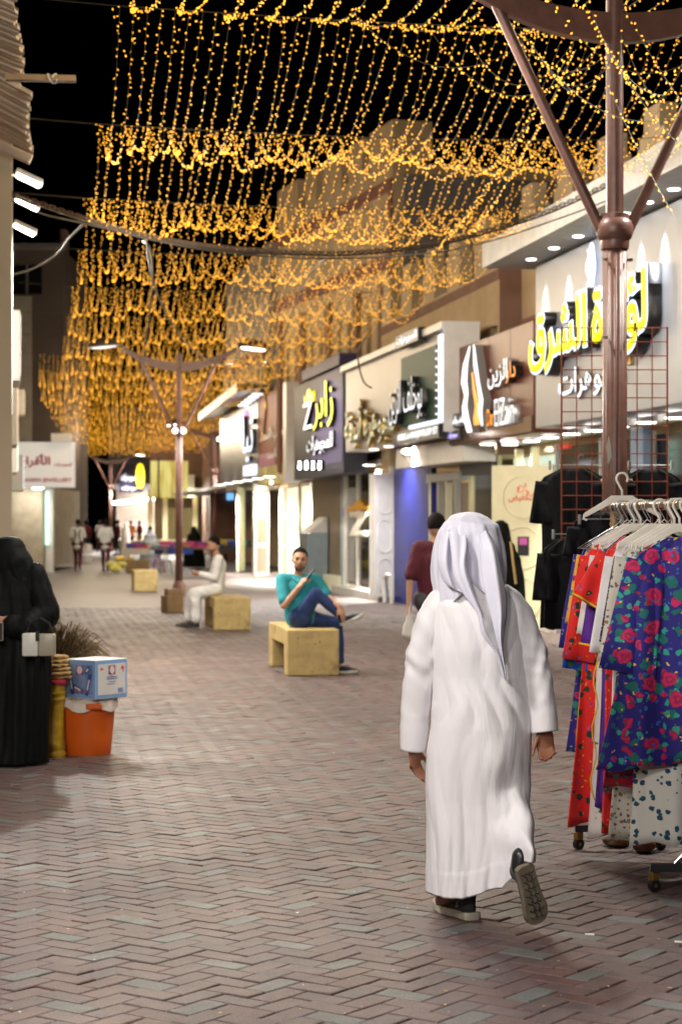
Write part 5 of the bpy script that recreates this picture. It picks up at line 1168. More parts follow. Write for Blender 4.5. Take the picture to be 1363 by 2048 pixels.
for e, o, cx, cz in ((eA, BW / 2, 0, .2), (eB, BD / 2, 0, .2)):
    MB().box(cx - .033, cx + .033, -o - .0056, -o - .0046, cz - .033, cz + .028).build('emblem_ground', DB, e); mb = MB(); mb.lathe([(.026, 0), (.001, .001)], 20); mb.v = [(cx + x, -o - .0066 + z * .3, cz + y * 1.1) for x, y, z in mb.v]; mb.build('emblem_disc', WC, e)
    mb = MB(); mb.tube([(cx + .027 * math.cos(t), -o - .007, cz + .03 * math.sin(t)) for t in (k * math.pi / 10 for k in range(21))], .003, 4, False); mb.build('emblem_ring', mat('red_print', (.8, .1, .06)), e)
RP = mat('red_print', (.8, .1, .06)); y = -BD / 2 - .0045
MB().prism([(.095, .2), (.115, .2), (.115, .175), (.11, .175), (.11, .2), (.125, .2), (.105, .228), (.085, .2)], y - .001, y).build('arrow_print', RP, eB); MB().prism([(-.12, .2), (-.085, .2), (-.09, .213), (-.1, .22), (-.112, .213)], y - .001, y).build('umbrella_print', RP, eB)
for k, (x0, x1, z) in enumerate([(-.05, .05, .148), (-.055, .055, .135), (-.03, .04, .115), (-.05, .03, .1)]): MB().box(x0, x1, y - .001, y, z, z + .005).build('print_line', DB if k < 2 else B_, eB)
MB().box(.06, .11, y - .001, y, .04, .07).build('barcode_print', B_, eB)
# yellow carved drum with a stack of straw mats, dry broom
r = empty('yellow_drum', gp(106, 1514)); tag(r, 'yellow carved wooden drum standing behind the woman', 'drum')
prof = [(.085, 0), (.09, .03), (.08, .05), (.088, .07), (.088, .1), (.08, .13), (.078, .35), (.08, .39), (.088, .4), (.082, .42), (.09, .44), (.082, .46), (.088, .48), (.08, .5)]
MB().lathe(prof, 28).build('turned_body', mat('yellow_lacquer', (.5, .3, .02), rough=.4, var=.3, scale=14, stain=.6), r, 40); MB().lathe([(.094, .5), (.098, .51), (.094, .53), (.08, .531)], 28).build('red_band', mat('red_band', (.5, .03, .06), rough=.5), r, 40)
r = empty('straw_mat_stack', gp(110, 1512)); r.location.z = .535
for k in range(6):
    q = empty('straw_mat', gp(110, 1512) + Vector((random.uniform(-.012, .012), random.uniform(-.01, .01), .532 + k * .027))); tag(q, 'round woven straw mat in the pile on the yellow drum', 'straw mat', 'straw mats piled on the drum')
    rr = .115 - k * .008; m_ = mat('straw', (.55, .36, .14), rough=.85, var=.3, scale=30, bump=.6, bscale=90)
    MB().lathe([(rr * .9, 0), (rr, .006), (rr, .02), (rr * .93, .026), (.01, .027)], 22).build('weave', m_, q, 40); MB().tube([((rr + .003) * math.cos(t), (rr + .003) * math.sin(t), .013 + .006 * math.sin(t * 11)) for t in (j * math.pi / 24 for j in range(49))], .005, 4, False).build('plaited_rim', m_, q)
bpy.data.objects.remove(r)
r = empty('dry_broom', gp(118, 1490)); tag(r, 'bundle of dry palm broom leaning behind the printed carton', 'broom'); M_DRY = mat('dry_palm', (.2, .14, .07), rough=.9, var=.4, scale=20); mb = MB(); rnd = random.Random(5)
for k in range(420):
    a = rnd.uniform(-.5, 1.35); l_ = rnd.uniform(.18, .34); y = rnd.uniform(-.08, .08); p0 = Vector((rnd.uniform(-.07, .05), y, .58 + rnd.uniform(-.1, .03))); p1 = p0 + Vector((math.sin(a) * l_, rnd.uniform(-.06, .06), math.cos(a) * l_)); p2 = p1 + Vector((.06 + .04 * a, 0, -.03 - .05 * max(a, 0)))
    mb.tube([p0, p1, p2], [.004, .0035, .001], 3, False)
tag(mb.build('bristles', M_DRY, r), kind='stuff'); MB().tube([(0, 0, 0), (-.01, 0, .5)], .03, 10).build('bound_handle', M_DRY, r)

# ================================================================== people
def waves(co, freq, seed, n=7):
    q = np.random.default_rng(seed); d = q.normal(size=(n, 3)); d /= np.linalg.norm(d, axis=1)[:, None]; ph = q.uniform(0, 6.3, n); k = q.uniform(.6, 1.5, n) * freq
    return np.sin(co @ (d * k[:, None]).T + ph).sum(1) / n
M_SKIN = mat('olive_skin', (.52, .29, .18), rough=.5, var=.08, scale=20, bump=.08, bscale=120, sub=.08)
M_SKIN2 = mat('brown_skin', (.26, .105, .055), rough=.48, var=.1, scale=25, bump=.1, bscale=150, sub=.05)
M_HAIR = mat('black_hair', (.009, .006, .005), rough=.8, var=.3, scale=60, bump=.5, bscale=120, spec=.15)
M_THOBE = mat('white_thobe_cotton', (.8, .77, .79), rough=.55, var=.02, scale=5, bump=.04, bscale=300, sheen=.1)
def cloth_creases(m, sc, strength):
    """fine hanging creases in thin cotton"""
    n = m.node_tree.nodes; l = m.node_tree.links; b = n['Principled BSDF']; tc = n.new('ShaderNodeTexCoord'); mp = n.new('ShaderNodeMapping'); mp.inputs['Scale'].default_value = sc; l.new(tc.outputs['Object'], mp.inputs[0])
    nz = n.new('ShaderNodeTexNoise'); nz.inputs['Scale'].default_value = 1; nz.inputs['Detail'].default_value = 3; nz.inputs['Distortion'].default_value = 1.2; l.new(mp.outputs[0], nz.inputs['Vector'])
    ab = n.new('ShaderNodeMath'); ab.operation = 'SUBTRACT'; ab.inputs[1].default_value = .5; l.new(nz.outputs['Fac'], ab.inputs[0]); a2 = n.new('ShaderNodeMath'); a2.operation = 'ABSOLUTE'; l.new(ab.outputs[0], a2.inputs[0])
    bp = n.new('ShaderNodeBump'); bp.inputs['Strength'].default_value = strength; bp.inputs['Distance'].default_value = .03; l.new(a2.outputs[0], bp.inputs['Height'])
    if b.inputs['Normal'].links: l.new(b.inputs['Normal'].links[0].from_socket, bp.inputs['Normal'])
    l.new(bp.outputs[0], b.inputs['Normal'])
cloth_creases(M_THOBE, (14, 14, 2.6), .22)
M_GHUTRA = mat('lilac_white_voile', (.74, .73, .84), rough=.6, var=.03, scale=6, bump=.05, bscale=240, sheen=.15)
def hand(mb, wr, d, palm, thumb, curl=.5, S=1.0, spread=.0, rad=.0088):
    """palm, four unequal bent fingers and a thumb; d = toward fingers, palm = palm normal, thumb = side the thumb is on"""
    d = Vector(d).normalized(); palm = Vector(palm); palm = (palm - d * palm.dot(d)).normalized(); th = Vector(thumb); th = (th - d * th.dot(d) - palm * th.dot(palm)).normalized(); wr = Vector(wr)
    kn = wr + d * .092 * S
    mb.tcap(wr - d * .03 * S, wr + d * .02 * S, (.026 * S, .019 * S), (.03 * S, .017 * S), th); mb.tcap(wr + d * .015 * S, kn - d * .012 * S, (.034 * S, .0145 * S), (.039 * S, .0125 * S), th)
    for i, (o, l_) in enumerate(((.029, .94), (.0095, 1.05), (-.0105, .98), (-.029, .78))):
        p = kn + th * o * S - d * abs(o) * .25 * S; a = .15 + curl * (.75 + .12 * i); q = (d + th * o * spread * 8).normalized(); 
        for j, L in enumerate((.044, .027, .021)):
            q2 = (q * math.cos(a) + palm * math.sin(a)).normalized(); e = p + q2 * L * l_ * S; mb.tcap(p, e, rad * S * (1 - .08 * j), rad * S * (.92 - .08 * j), None, 10, 3); p = e
            pn = (palm * math.cos(a) - q * math.sin(a)).normalized(); q = q2; palm_l = pn; a = curl * (.7 if j == 0 else .5); palm_ = palm; palm = pn
        palm = Vector((palm)); 
        # restore the palm normal for the next finger
        palm = (lambda n: (n - d * n.dot(d)).normalized())(mb._pn) if hasattr(mb, '_pn') else palm_0(d, th)
    p = wr + d * .022 * S + th * .026 * S; q = (d * .85 + th * .42 + palm * .35).normalized()
    for j, (L, bend) in enumerate(((.042, 0), (.03, .35), (.024, .3))):
        q = (q + d * bend * .6 + palm * bend * .5).normalized(); e = p + q * L * S; mb.tcap(p, e, rad * S * (1.35 - .2 * j), rad * S * (1.15 - .15 * j), None, 10, 3); p = e
def palm_0(d, th): return d
def hand_(mb, wr, d, palm, thumb, **k):
    d_ = Vector(d).normalized(); p = Vector(palm); mb._pn = (p - d_ * p.dot(d_)).normalized(); hand(mb, wr, d, palm, thumb, **k)
def head_(mb, c, f, u, S=1.0, face=True):
    c = Vector(c); f = Vector(f).normalized(); u = Vector(u); u = (u - f * u.dot(f)).normalized(); r = f.cross(u); M = Matrix((r, f, u)).transposed()
    P = lambda x, y, z: c + (r * x + f * y + u * z) * S
    mb.ell(P(0, -.01, .015), (.076 * S, .095 * S, .105 * S), M); mb.ell(P(0, .025, -.045), (.06 * S, .066 * S, .068 * S), M); mb.ell(P(0, .05, -.085), (.035 * S, .032 * S, .025 * S), M)
    if face:
        mb.tcap(P(0, .082, .018), P(0, .104, -.022), .01 * S, .015 * S, None, 8, 3); mb.ell(P(0, .092, -.026), (.019 * S, .012 * S, .01 * S), M, 10, 6)
        mb.tcap(P(-.035, .078, .028), P(.035, .078, .028), .013 * S, None, None, 8, 3); mb.tcap(P(-.02, .084, -.056), P(.02, .084, -.056), .008 * S, None, None, 8, 3)
        for s in (-1, 1): mb.ell(P(s * .079, -.008, -.005), (.011 * S, .022 * S, .034 * S), M, 10, 6); mb.ell(P(s * .045, .055, -.02), (.025 * S, .025 * S, .025 * S), M, 10, 6)
    return P, M
def face_bits(parent, P, M, S=1.0, beard=True, hair=M_HAIR, cap=None):
    mb = MB(); mb.ell(P(0, -.022, .034), (.083 * S, .095 * S, .098 * S), M, 28, 20)
    q = MB(); keep = []
    inv = M.inverted(); c = P(0, 0, 0)
    v2 = []
    for v in mb.v:
        w = inv @ (Vector(v) - c) / S
        lim = .066 if w.y > .035 else (.066 - (.035 - w.y) * 1.6 if w.y > -.02 else -.05)
        if w.z < lim: w *= .82
        v2.append(tuple(c + M @ (w * S)))
    mb.v = v2; mb.build('hair', hair, parent, 'all')
    if beard:
        b = MB(); b.ell(P(0, .026, -.062), (.061 * S, .0665 * S, .057 * S), M, 16, 10); vv = []
        for v in b.v:
            w = inv @ (Vector(v) - c) / S; lim = -.058 + .012 * min(1, abs(w.x) / .05)
            if w.z > lim: w.z -= .01; w.y -= .05; w.x *= .75
            vv.append(tuple(c + M @ (w * S)))
        b.v = vv; b.build('beard', mat('short_beard', (.17, .09, .055), rough=.8), parent, 'all'); MB().tcap(P(-.024, .087, -.045), P(.024, .087, -.045), .006 * S, None, None, 8, 3).build('moustache', mat('short_beard', (.09, .05, .03)), parent)
    for s in (-1, 1):
        e = MB(); e.ell(P(s * .032, .083, .006), (.014 * S, .006 * S, .007 * S), M, 10, 6); e.build('eye', mat('eye_dark', (.03, .02, .015), rough=.2), parent)
        e = MB(); e.tcap(P(s * .018, .093, .027), P(s * .048, .083, .03), .005 * S, .003 * S, None, 6, 2); e.build('eyebrow', hair, parent)
    e = MB(); e.tcap(P(-.02, .0905, -.056), P(.02, .0905, -.056), .0045 * S, None, None, 6, 2); e.build('lips', mat('lips', (.35, .12, .1), rough=.5), parent)
def shoe(parent, heel, d, up, L, m, sole, name='shoe'):
    """trainer: shaped upper on a pale sole; heel = point under the heel, d = toward the toe"""
    d = Vector(d).normalized(); up = Vector(up); up = (up - d * up.dot(d)).normalized(); s = d.cross(up); h = Vector(heel)
    outl = [(0, .032), (.02, .038), (.25, .037), (.5, .04), (.72, .05), (.88, .047), (.97, .031), (1, .012)]
    def ring(z, k, yo=0):
        a = [(h + d * (t * L) * 1 + s * w * k + up * (z + (.018 * max(0, t - .75) / .25))) for t, w in outl]; b = [(h + d * (t * L) - s * w * k + up * (z + (.018 * max(0, t - .75) / .25))) for t, w in outl[::-1]]
        return [h - d * .006 + s * .018 * k + up * z] + a + b + [h - d * .006 - s * .018 * k + up * z]
    sh = empty(name, (0, 0, 0), 0, parent)
    MB().loft([ring(0, .94), ring(.004, 1), ring(.026, 1.02), ring(.03, .97)], True, True).build('sole', sole, sh, 35)
    mb = MB(); mb.tcap(h + d * .035 * 1 + up * .045, h + d * L * .62 + up * .045, (.032, .034), (.038, .026), s, 16, 5); mb.tcap(h + d * L * .55 + up * .04, h + d * L * .86 + up * .036, (.038, .026), (.034, .02), s, 16, 5); mb.tcap(h + d * .04 + up * .05, h + d * .045 + up * .095, (.03, .038), (.033, .042), s, 14, 4)
    o = fuse(mb, 'upper', m, .006, 5, sh); return sh

# ------------------------------------------------------------------ the man in white walking away
def walking_man():
    base = ap(950, 1046, 8.1); base.z = 0
    mb = MB()
    mb.tcap((0, 0, .86), (0, 0, 1.2), (.13, .09), (.15, .095), (1, 0, 0)); mb.tcap((-.11, .01, 1.27), (.11, .01, 1.27), .045); mb.tcap((0, .01, 1.28), (-.01, .02, 1.42), .05)
    head_(mb, (-.02, .025, 1.49), (0, 1, 0), (0, 0, 1), 1.0)
    mb.tcap((-.13, 0, 1.24), (-.218, .015, 1.0), .034, .032); mb.tcap((-.218, .015, 1.0), (-.25, .05, .7), .036, .026)
    mb.tcap((.13, 0, 1.24), (.238, -.03, 1.0), .034, .032); mb.tcap((.238, -.03, 1.0), (.275, -.065, .78), .036, .026)
    mb.tcap((-.08, 0, .84), (-.085, .04, .46), .08, .05); mb.tcap((-.085, .04, .46), (-.09, .02, .1), .05, .035); mb.tcap((-.09, .02, .1), (-.13, .12, .05), .035, .03)
    mb.tcap((.08, 0, .84), (.13, .05, .47), .08, .05); mb.tcap((.13, .05, .47), (.165, -.23, .29), .05, .033); mb.tcap((.165, -.23, .29), (.185, -.26, .17), .03, .025)
    hand_(mb, (-.25, .052, .69), (.12, .06, -1), (.75, -.6, 0), (.3, .8, 0), curl=.38, S=.95)
    hand_(mb, (.275, -.066, .775), (.03, .05, -1), (.05, -1, 0), (-1, 0, -.1), curl=.85, S=.97)
    body = fuse(mb, 'person', M_SKIN2, .0055, 3, None, base, (0, 0, -YAW))
    tag(body, 'man in white robe and pale headscarf walking away up the street', 'person')
    mb = MB(); mb.lathe([(.0105, -.003), (.0125, 0), (.0105, .003)], 14); o = mb.build('ring', mat('gold_ring', (.6, .4, .1), rough=.25, metal=1), body); o.location = (-.2585, .018, .605); o.rotation_euler = (R(20), R(60), 0)
    # robe ---------------------------------------------------------
    prof = [(1.39, -.075, .055, .07, .01), (1.365, -.1, .085, .08, .005), (1.345, -.145, .13, .092, 0), (1.315, -.165, .155, .105, 0), (1.27, -.185, .18, .118, -.005), (1.2, -.182, .188, .13, -.01), (1.09, -.18, .2, .14, -.015), (.98, -.174, .214, .145, -.015), (.885, -.172, .225, .15, -.018), (.78, -.182, .226, .155, -.018),
            (.68, -.196, .222, .157, -.012), (.48, -.205, .214, .16, 0), (.28, -.203, .2, .165, 0), (.16, -.203, .18, .17, 0), (.08, -.203, .17, .172, 0)]
    def at(z):
        for i in range(len(prof) - 1):
            a, b = prof[i], prof[i + 1]
            if a[0] >= z >= b[0]:
                t = (a[0] - z) / (a[0] - b[0]); return [a[k] + (b[k] - a[k]) * t for k in range(1, 5)]
        return list(prof[-1][1:])
    sm = lambda x, a, b: max(0, min(1, (x - a) / (b - a))) ** 2 * (3 - 2 * max(0, min(1, (x - a) / (b - a))))
    NT = 190; NZ = 150; rings = []
    P = {}
    for i in range(NZ + 1):
        ring = []
        for k in range(NT):
            th = 2 * math.pi * k / NT; c, s = math.cos(th), math.sin(th)
            back = s < 0
            # hem height by angle: low at the standing leg, lifted over the trailing calf
            hz = .108 + .05 * sm(c, -.3, .55) + (.125 * sm(c, .5, .7) if back else .05 * sm(c, .3, .8))
            z = 1.39 + (hz - 1.39) * i / NZ; xl, xr, ry, yc = at(z); xc = (xl + xr) / 2; rx = (xr - xl) / 2
            r = 1.0; x = xc + rx * c; y = yc + ry * s * (1 - .0 * abs(c))
            # trailing calf pushes the cloth back
            cz = max(0, min(1, (.66 - z) / .34)); cz = cz * cz * (3 - 2 * cz); px_, py_ = .135 + .03 * cz, .05 - .3 * cz
            if z < .66:
                dx = x - px_; w = math.exp(-(dx / .075) ** 2) * cz
                if back: y = y * (1 - w) + (py_ - .1) * w; x += w * .01
                if c > .55 and back: x = x * (1 - .25 * w) + (px_ + .06) * .25 * w
            # folds -------------------------------------------------
            low = sm(1.0 - z, .05, .75); f = 0.0
            if back or abs(c) > .8:
                wv = x + .018 * math.sin(z * 5.1 + x * 9) + .012 * math.sin(z * 11 + 1)
                f += low * .022 * (abs(math.sin(wv * 19 + .4 + .5 * math.sin(z * 4))) - .6) * (1 - .6 * cz * math.exp(-((x - .16) / .09) ** 2))
                f += low * .009 * (abs(math.sin(wv * 41 + z * 3.2)) - .6) + .004 * abs(math.sin(wv * 77 - z * 7)) * low
                # drag lines across the back from the shoulders to the waist
                up_ = math.exp(-((z - 1.1) / .17) ** 2)
                u = x * 1.0 + (z - 1.1) * .42; f += up_ * .014 * (abs(math.sin(u * 30 + .8 * math.sin(z * 9))) - .5) * math.exp(-((x + .07) / .1) ** 2)
                u = x * 1.0 - (z - 1.1) * .3; f += up_ * .01 * (abs(math.sin(u * 27 + 2 + .8 * math.sin(z * 8))) - .5) * math.exp(-((x - .1) / .08) ** 2)
                # hollow of the back and gathers above the hips
                wz = math.exp(-((z - .86) / .085) ** 2); f += wz * .015 * (abs(math.sin(x * 33 + 1.5 * math.sin(z * 13 + x * 7) + z * 6)) - .5)
                f -= .010 * math.exp(-((z - .97) / .1) ** 2) * math.exp(-(x / .12) ** 2)
                # crumples round the lifted calf
                cc = math.exp(-((x - .16) / .075) ** 2) * math.exp(-((z - .42) / .13) ** 2); f += cc * .018 * math.sin(z * 48 + x * 30 + 1.5 * math.sin(x * 30))
                f += .02 * math.exp(-((z - .66) / .09) ** 2) * math.exp(-((x - .09) / .07) ** 2)
            y -= f * (1 if back else -1) * (abs(s) ** .5); x += f * .6 * c
            if z - hz < .1: y -= .0022 * (1 if back else -1)
            ring.append(Vector((x, y, z)))
        rings.append(ring)
    # hem turned under
    rings.append([Vector((p.x * .985, p.y * .97, p.z + .004)) for p in rings[-1]]); rings.append([Vector((p.x * .97, p.y * .94, p.z + .05)) for p in rings[-2]])
    mb = MB(); mb.loft(rings, True, False); th = mb.build('robe', M_THOBE, body, 'all')
    def sleeve(path, rad, seed, flat=1.0):
        pr = []; n = 60; P = [Vector(p) for p in path]; m = 40
        for i in range(n + 1):
            t = i / n * (len(P) - 1); j = min(int(t), len(P) - 2); q = t - j; a = P[max(j - 1, 0)]; b = P[j]; c = P[j + 1]; d = P[min(j + 2, len(P) - 1)]
            ct = .5 * ((2 * b) + (c - a) * q + (2 * a - 5 * b + 4 * c - d) * q * q + (3 * b - a - 3 * c + d) * q ** 3); rr = rad[j] + (rad[j + 1] - rad[j]) * q; pr.append((ct, rr))
        rg = []
        for i, (ct, rr) in enumerate(pr):
            d = (pr[min(i + 1, n)][0] - pr[max(i - 1, 0)][0]).normalized(); s_, u_, d = basis(d, (0, 1, 0)); ring = []
            g = i / n
            for k in range(m):
                t = 2 * math.pi * k / m; amp = .0042 * (math.exp(-((g - .5) / .13) ** 2) + .5 * math.exp(-((g - .22) / .1) ** 2)) + .0008
                f = amp * (math.sin(g * 34 + 2.2 * t + 2.5 * math.sin(t * 2 + seed) + seed) + .55 * math.sin(g * 61 - t * 3 + seed * 2)); 
                f += .004 * math.sin(t * 3 + seed + g * 4) * g
                if g > .8: f *= .25; 
                q = rr + f + (.0018 if g > .86 else 0); ring.append(ct + s_ * math.cos(t) * q + u_ * math.sin(t) * q * flat)
            rg.append(ring)
        rg.append([p.lerp(pr[-1][0], .08) for p in rg[-1]]); rg.append([p.lerp(pr[-4][0], .15) for p in rg[-4]])
        return MB().loft(rg, True, False).build('sleeve', M_THOBE, th, 'all')
    sleeve([(-.08, 0, 1.32), (-.15, 0, 1.25), (-.2, .005, 1.11), (-.222, .015, .98), (-.24, .035, .83), (-.249, .05, .675)], [.05, .068, .069, .066, .06, .051], 1.0)
    sleeve([(.08, 0, 1.32), (.15, 0, 1.25), (.207, -.012, 1.11), (.24, -.03, .99), (.26, -.05, .88), (.274, -.066, .76)], [.05, .068, .069, .066, .06, .053], 2.3)
    # yoke seam
    def surf(x, z):
        xl, xr, ry, yc = at(z); c = (x - (xl + xr) / 2) / ((xr - xl) / 2); return Vector((x, yc - ry * math.sqrt(max(0, 1 - c * c)) - .0015, z))
    MB().tube([surf(x * .01, 1.293 + .012 * abs(x) / 17) for x in range(-17, 18)], .0014, 5).build('yoke_seam', M_THOBE, th)
    # headscarf ----------------------------------------------------
    hp = [(1.645, .012, .012), (1.64, .04, .045), (1.625, .07, .078), (1.6, .097, .102), (1.565, .117, .12), (1.52, .13, .132), (1.47, .1365, .136), (1.42, .139, .138), (1.37, .135, .14), (1.335, .128, .138), (1.31, .122, .132)]
    rg = []; N = 150; K = 60
    for i in range(K + 1):
        t = i / K * (len(hp) - 1); j = min(int(t), len(hp) - 2); q = t - j; z0, rx, ry = [hp[j][k] + (hp[j + 1][k] - hp[j][k]) * q for k in range(3)]; g = i / K; ring = []
        for k in range(N):
            th_ = 2 * math.pi * k / N; a = math.degrees(th_); a = a - 360 if a > 180 else a   # back = -90
            z = z0; f = 0
            for (c0, wd, h_, dr) in ((-118, 13, .016, 18), (-62, 11, .017, -14), (-150, 12, .012, 8), (-35, 12, .014, -6), (-10, 14, .012, 4), (-178, 14, .01, 0), (170, 12, .01, 0), (20, 13, .01, 0)):
                e = (a - (c0 + dr * g * math.sin(g * 3))); e = (e + 180) % 360 - 180; f += h_ * math.exp(-(e / wd) ** 2) * min(1, g * 1.8)
            e = (a + 88); f -= .042 * math.exp(-(e / 13) ** 2) * max(0, min(1, (g - .42) / .25))
            f += .004 * math.sin(math.radians(a) * 9 + g * 6) * g + .0022 * math.sin(math.radians(a) * 23 - g * 9) * g
            # a turned-over ridge runs across the crown
            f += .009 * math.exp(-((g - .24 - .1 * math.cos(math.radians(a + 40))) / .05) ** 2)
            zz = z - g * g * (.045 * math.exp(-((a + 150) / 40) ** 2) + .03 * math.exp(-((a + 25) / 35) ** 2)) + (.05 * g ** 3 * math.exp(-((a + 88) / 20) ** 2))
            ring.append(Vector((-.024 + (rx + f) * math.cos(th_), .012 + (ry + f) * math.sin(th_), zz)))
        rg.append(ring)
    rg.append([Vector((-.024 + (p.x + .024) * .95, .012 + (p.y - .012) * .95, p.z + .003)) for p in rg[-1]]); rg.append([Vector((-.024 + (p.x + .024) * .85, .012 + (p.y - .012) * .85, p.z + .06)) for p in rg[-1]])
    sc = MB().loft(rg, True, False).build('headscarf', M_GHUTRA, body, 'all')
    def tail(Lp, Rp, Y, amp, seed):
        rows = []; n = 60; m = 26
        def cr(P, t):
            t = t * (len(P) - 1); j = min(int(t), len(P) - 2); q = t - j; a, b, c, d = P[max(j - 1, 0)], P[j], P[j + 1], P[min(j + 2, len(P) - 1)]
            return [.5 * (2 * b[k] + (c[k] - a[k]) * q + (2 * a[k] - 5 * b[k] + 4 * c[k] - d[k]) * q * q + (3 * b[k] - a[k] - 3 * c[k] + d[k]) * q ** 3) for k in range(len(b))]
        for i in range(n + 1):
            t = i / n; l_ = cr(Lp, t); r_ = cr(Rp, t); y0 = cr([(v,) for v in Y], t)[0]; row = []
            for k in range(m + 1):
                u = k / m; px_ = l_[0] + (r_[0] - l_[0]) * u; py_ = l_[1] + (r_[1] - l_[1]) * u
                x = (px_ - 950) / 495; z = (1838 - py_) / 495
                y = y0 - .026 * amp * math.sin(math.pi * u) - .009 * amp * math.sin(u * 7 + seed + t * 2.5) - .0012 * math.sin(u * 15 + t * 5 + seed) - .002 * math.sin(t * 17 + u * 4)
                if u in (0, 1): y += .006
                row.append(Vector((x, y, z)))
            rows.append(row)
        back = [[p + Vector((0, .004, 0)) for p in r] for r in rows]
        mb = MB(); mb.loft([r + b[::-1] for r, b in zip(rows, back)], True, True); return mb.build('scarf_tail', M_GHUTRA, sc, 'all')
    tail([(893, 1058), (897, 1100), (902, 1150), (922, 1188), (947, 1222), (956, 1262), (982, 1300), (997, 1346)], [(930, 1052), (929, 1090), (926, 1130), (940, 1180), (955, 1220), (967, 1262), (990, 1305), (1002, 1350)], [-.07, -.135, -.16, -.17, -.178, -.182, -.184, -.178], 1.0, .5)
    tail([(948, 1052), (953, 1090), (956, 1140), (964, 1185), (974, 1225), (984, 1268), (994, 1310), (1000, 1350)], [(972, 1060), (986, 1095), (996, 1140), (1004, 1188), (1004, 1225), (998, 1280), (1001, 1320), (1006, 1352)], [-.07, -.138, -.16, -.17, -.178, -.182, -.184, -.178], 1.1, 2.0)
    tail([(880, 1068), (872, 1100), (874, 1135), (886, 1165), (905, 1178)], [(905, 1060), (902, 1100), (906, 1140), (915, 1170), (922, 1184)], [-.06, -.105, -.125, -.13, -.128], .8, 4.0)
    # shoes ---------------------------------------------------------
    GM = mat('grey_knit_shoe', (.055, .06, .065), rough=.7, bump=.3, bscale=160); SM = mat('worn_pale_sole', (.5, .45, .36), rough=.6, var=.15, scale=30)
    h = Vector((-.012, -.04, 0)); sh = shoe(body, h, (-.42, .78, 0), (0, 0, 1), .27, GM, SM)
    text('S', mat('pale_shoe_print', (.5, .5, .5)), sh, 0, 0, 0, .02, .024, .001, 0, 'mark'); o = [q for q in sh.children if q.name.startswith('mark')][0]; o.location = (-.098, .012, .045); o.rotation_euler = (R(-14), 0, R(-62)); o.location = (-.083, -.006, .048)
    MB().tcap((-.03, 0, .09), (-.035, .0, .16), (.035, .04), (.036, .04)).build('sock', M_BLACK, sh, 'all')
    dd = Vector((.27, .2, -1)).normalized(); nn = Vector((-.42, 1, .2)); heel = Vector((.17, -.365, .268))
    sh2 = shoe(body, heel, dd, nn, .245, GM, mat('worn_dark_sole', (.17, .14, .095), rough=.7, var=.25, scale=30))
    MB().tcap(heel + Vector((-.02, .07, -.01)), heel + Vector((-.012, .075, .03)), (.034, .036), (.036, .04)).build('sock', M_BLACK, sh2, 'all')
    # tread cut into the raised sole
    up = nn.normalized(); up = (up - dd * up.dot(dd)).normalized(); sd = dd.cross(up)
    for i in range(7):
        t = .022 + i * .03; pts = [heel + dd * (t + (.009 if k % 2 else 0)) + sd * (-.03 + k * .01) * (1 if i > 2 else .9) - up * .0012 for k in range(7)]; MB().tube(pts, .0022, 4).build('tread_groove', M_BLACK, sh2)
    for q in (-.011, .011): MB().tube([heel + dd * (.03 + k * .0148) + sd * (q + (.005 if k % 2 else -.005)) - up * .0012 for k in range(13)], .002, 4).build('tread_groove', M_BLACK, sh2)
    return body
walking_man()

# ------------------------------------------------------------------ woman in black
def robed(loc, rz, label, prof, m, folds=.012, seed=1, extra=None, name='person', skin=M_SKIN, head=(0, .02, 1.39), face=False, N=110, scarf=None, vox=.012):
    """figure in a long robe: hidden body (one skin) under a draped robe"""
    mb = MB(); zt = prof[0][0]
    mb.tcap((0, 0, .75), (0, 0, zt - .42), (.1, .08), (.12, .085), (1, 0, 0)); mb.tcap((0, 0, zt - .42), head, .05); P, M = head_(mb, head, (0, 1, 0), (0, 0, 1), .95, face)
    for s in (-1, 1): mb.tcap((s * .07, 0, .75), (s * .08, .02, .08), .07, .04); mb.tcap((s * .08, 0, .05), (s * .08, .12, .04), .035, .03)
    if extra: extra(mb)
    body = fuse(mb, name, skin, vox, 3, None, loc, (0, 0, rz)); tag(body, label, 'person')
    rnd = random.Random(seed); ph = [rnd.uniform(0, 6) for _ in range(8)]; rings = []; K = 90
    for i in range(K + 1):
        t = i / K; z = prof[0][0] + (prof[-1][0] - prof[0][0]) * t
        for j in range(len(prof) - 1):
            if prof[j][0] >= z >= prof[j + 1][0]:
                q = (prof[j][0] - z) / (prof[j][0] - prof[j + 1][0]); q = q * q * (3 - 2 * q) if j else q; a, b = prof[j], prof[j + 1]; xc, rx, ry, yc = [a[k] + (b[k] - a[k]) * q for k in range(1, 5)]; break
        ring = []
        for k in range(N):
            u = 2 * math.pi * k / N; f = folds * min(1, max(0, t - .06) * 2.0) * (.6 * math.sin(u * 5 + ph[0] + 1.2 * math.sin(z * 4 + ph[1])) + .4 * math.sin(u * 11 + ph[2] + z * 4 + 1.5 * math.sin(z * 5)) + .35 * math.sin(u * 4 + ph[3] - z * 3) + .25 * math.sin(u * 23 + ph[4] + z * 5)); f -= folds * .25 * abs(math.sin(u * 9 + z * 3 + ph[5])) * t
            ring.append(Vector((xc + (rx + f) * math.cos(u), yc + (ry + f) * math.sin(u), z)))
        rings.append(ring)
    MB().loft(rings, True, True).build('robe', m, body, 'all'); return body, P, M
wl_ = gp(28, 1528); M_ABAYA = mat('black_crepe', (.005, .006, .006), rough=.6, bump=.2, bscale=30, spec=.13)
def wext(mb):
    mb.tcap((.17, .0, 1.2), (.22, .02, .95), .04, .035); mb.tcap((.22, .02, .95), (-.02, .0, .99), .034, .025); hand_(mb, (-.05, -.0, .985), (-1, .1, -.1), (0, 1, 0), (0, .3, 1), curl=.4, S=.9)
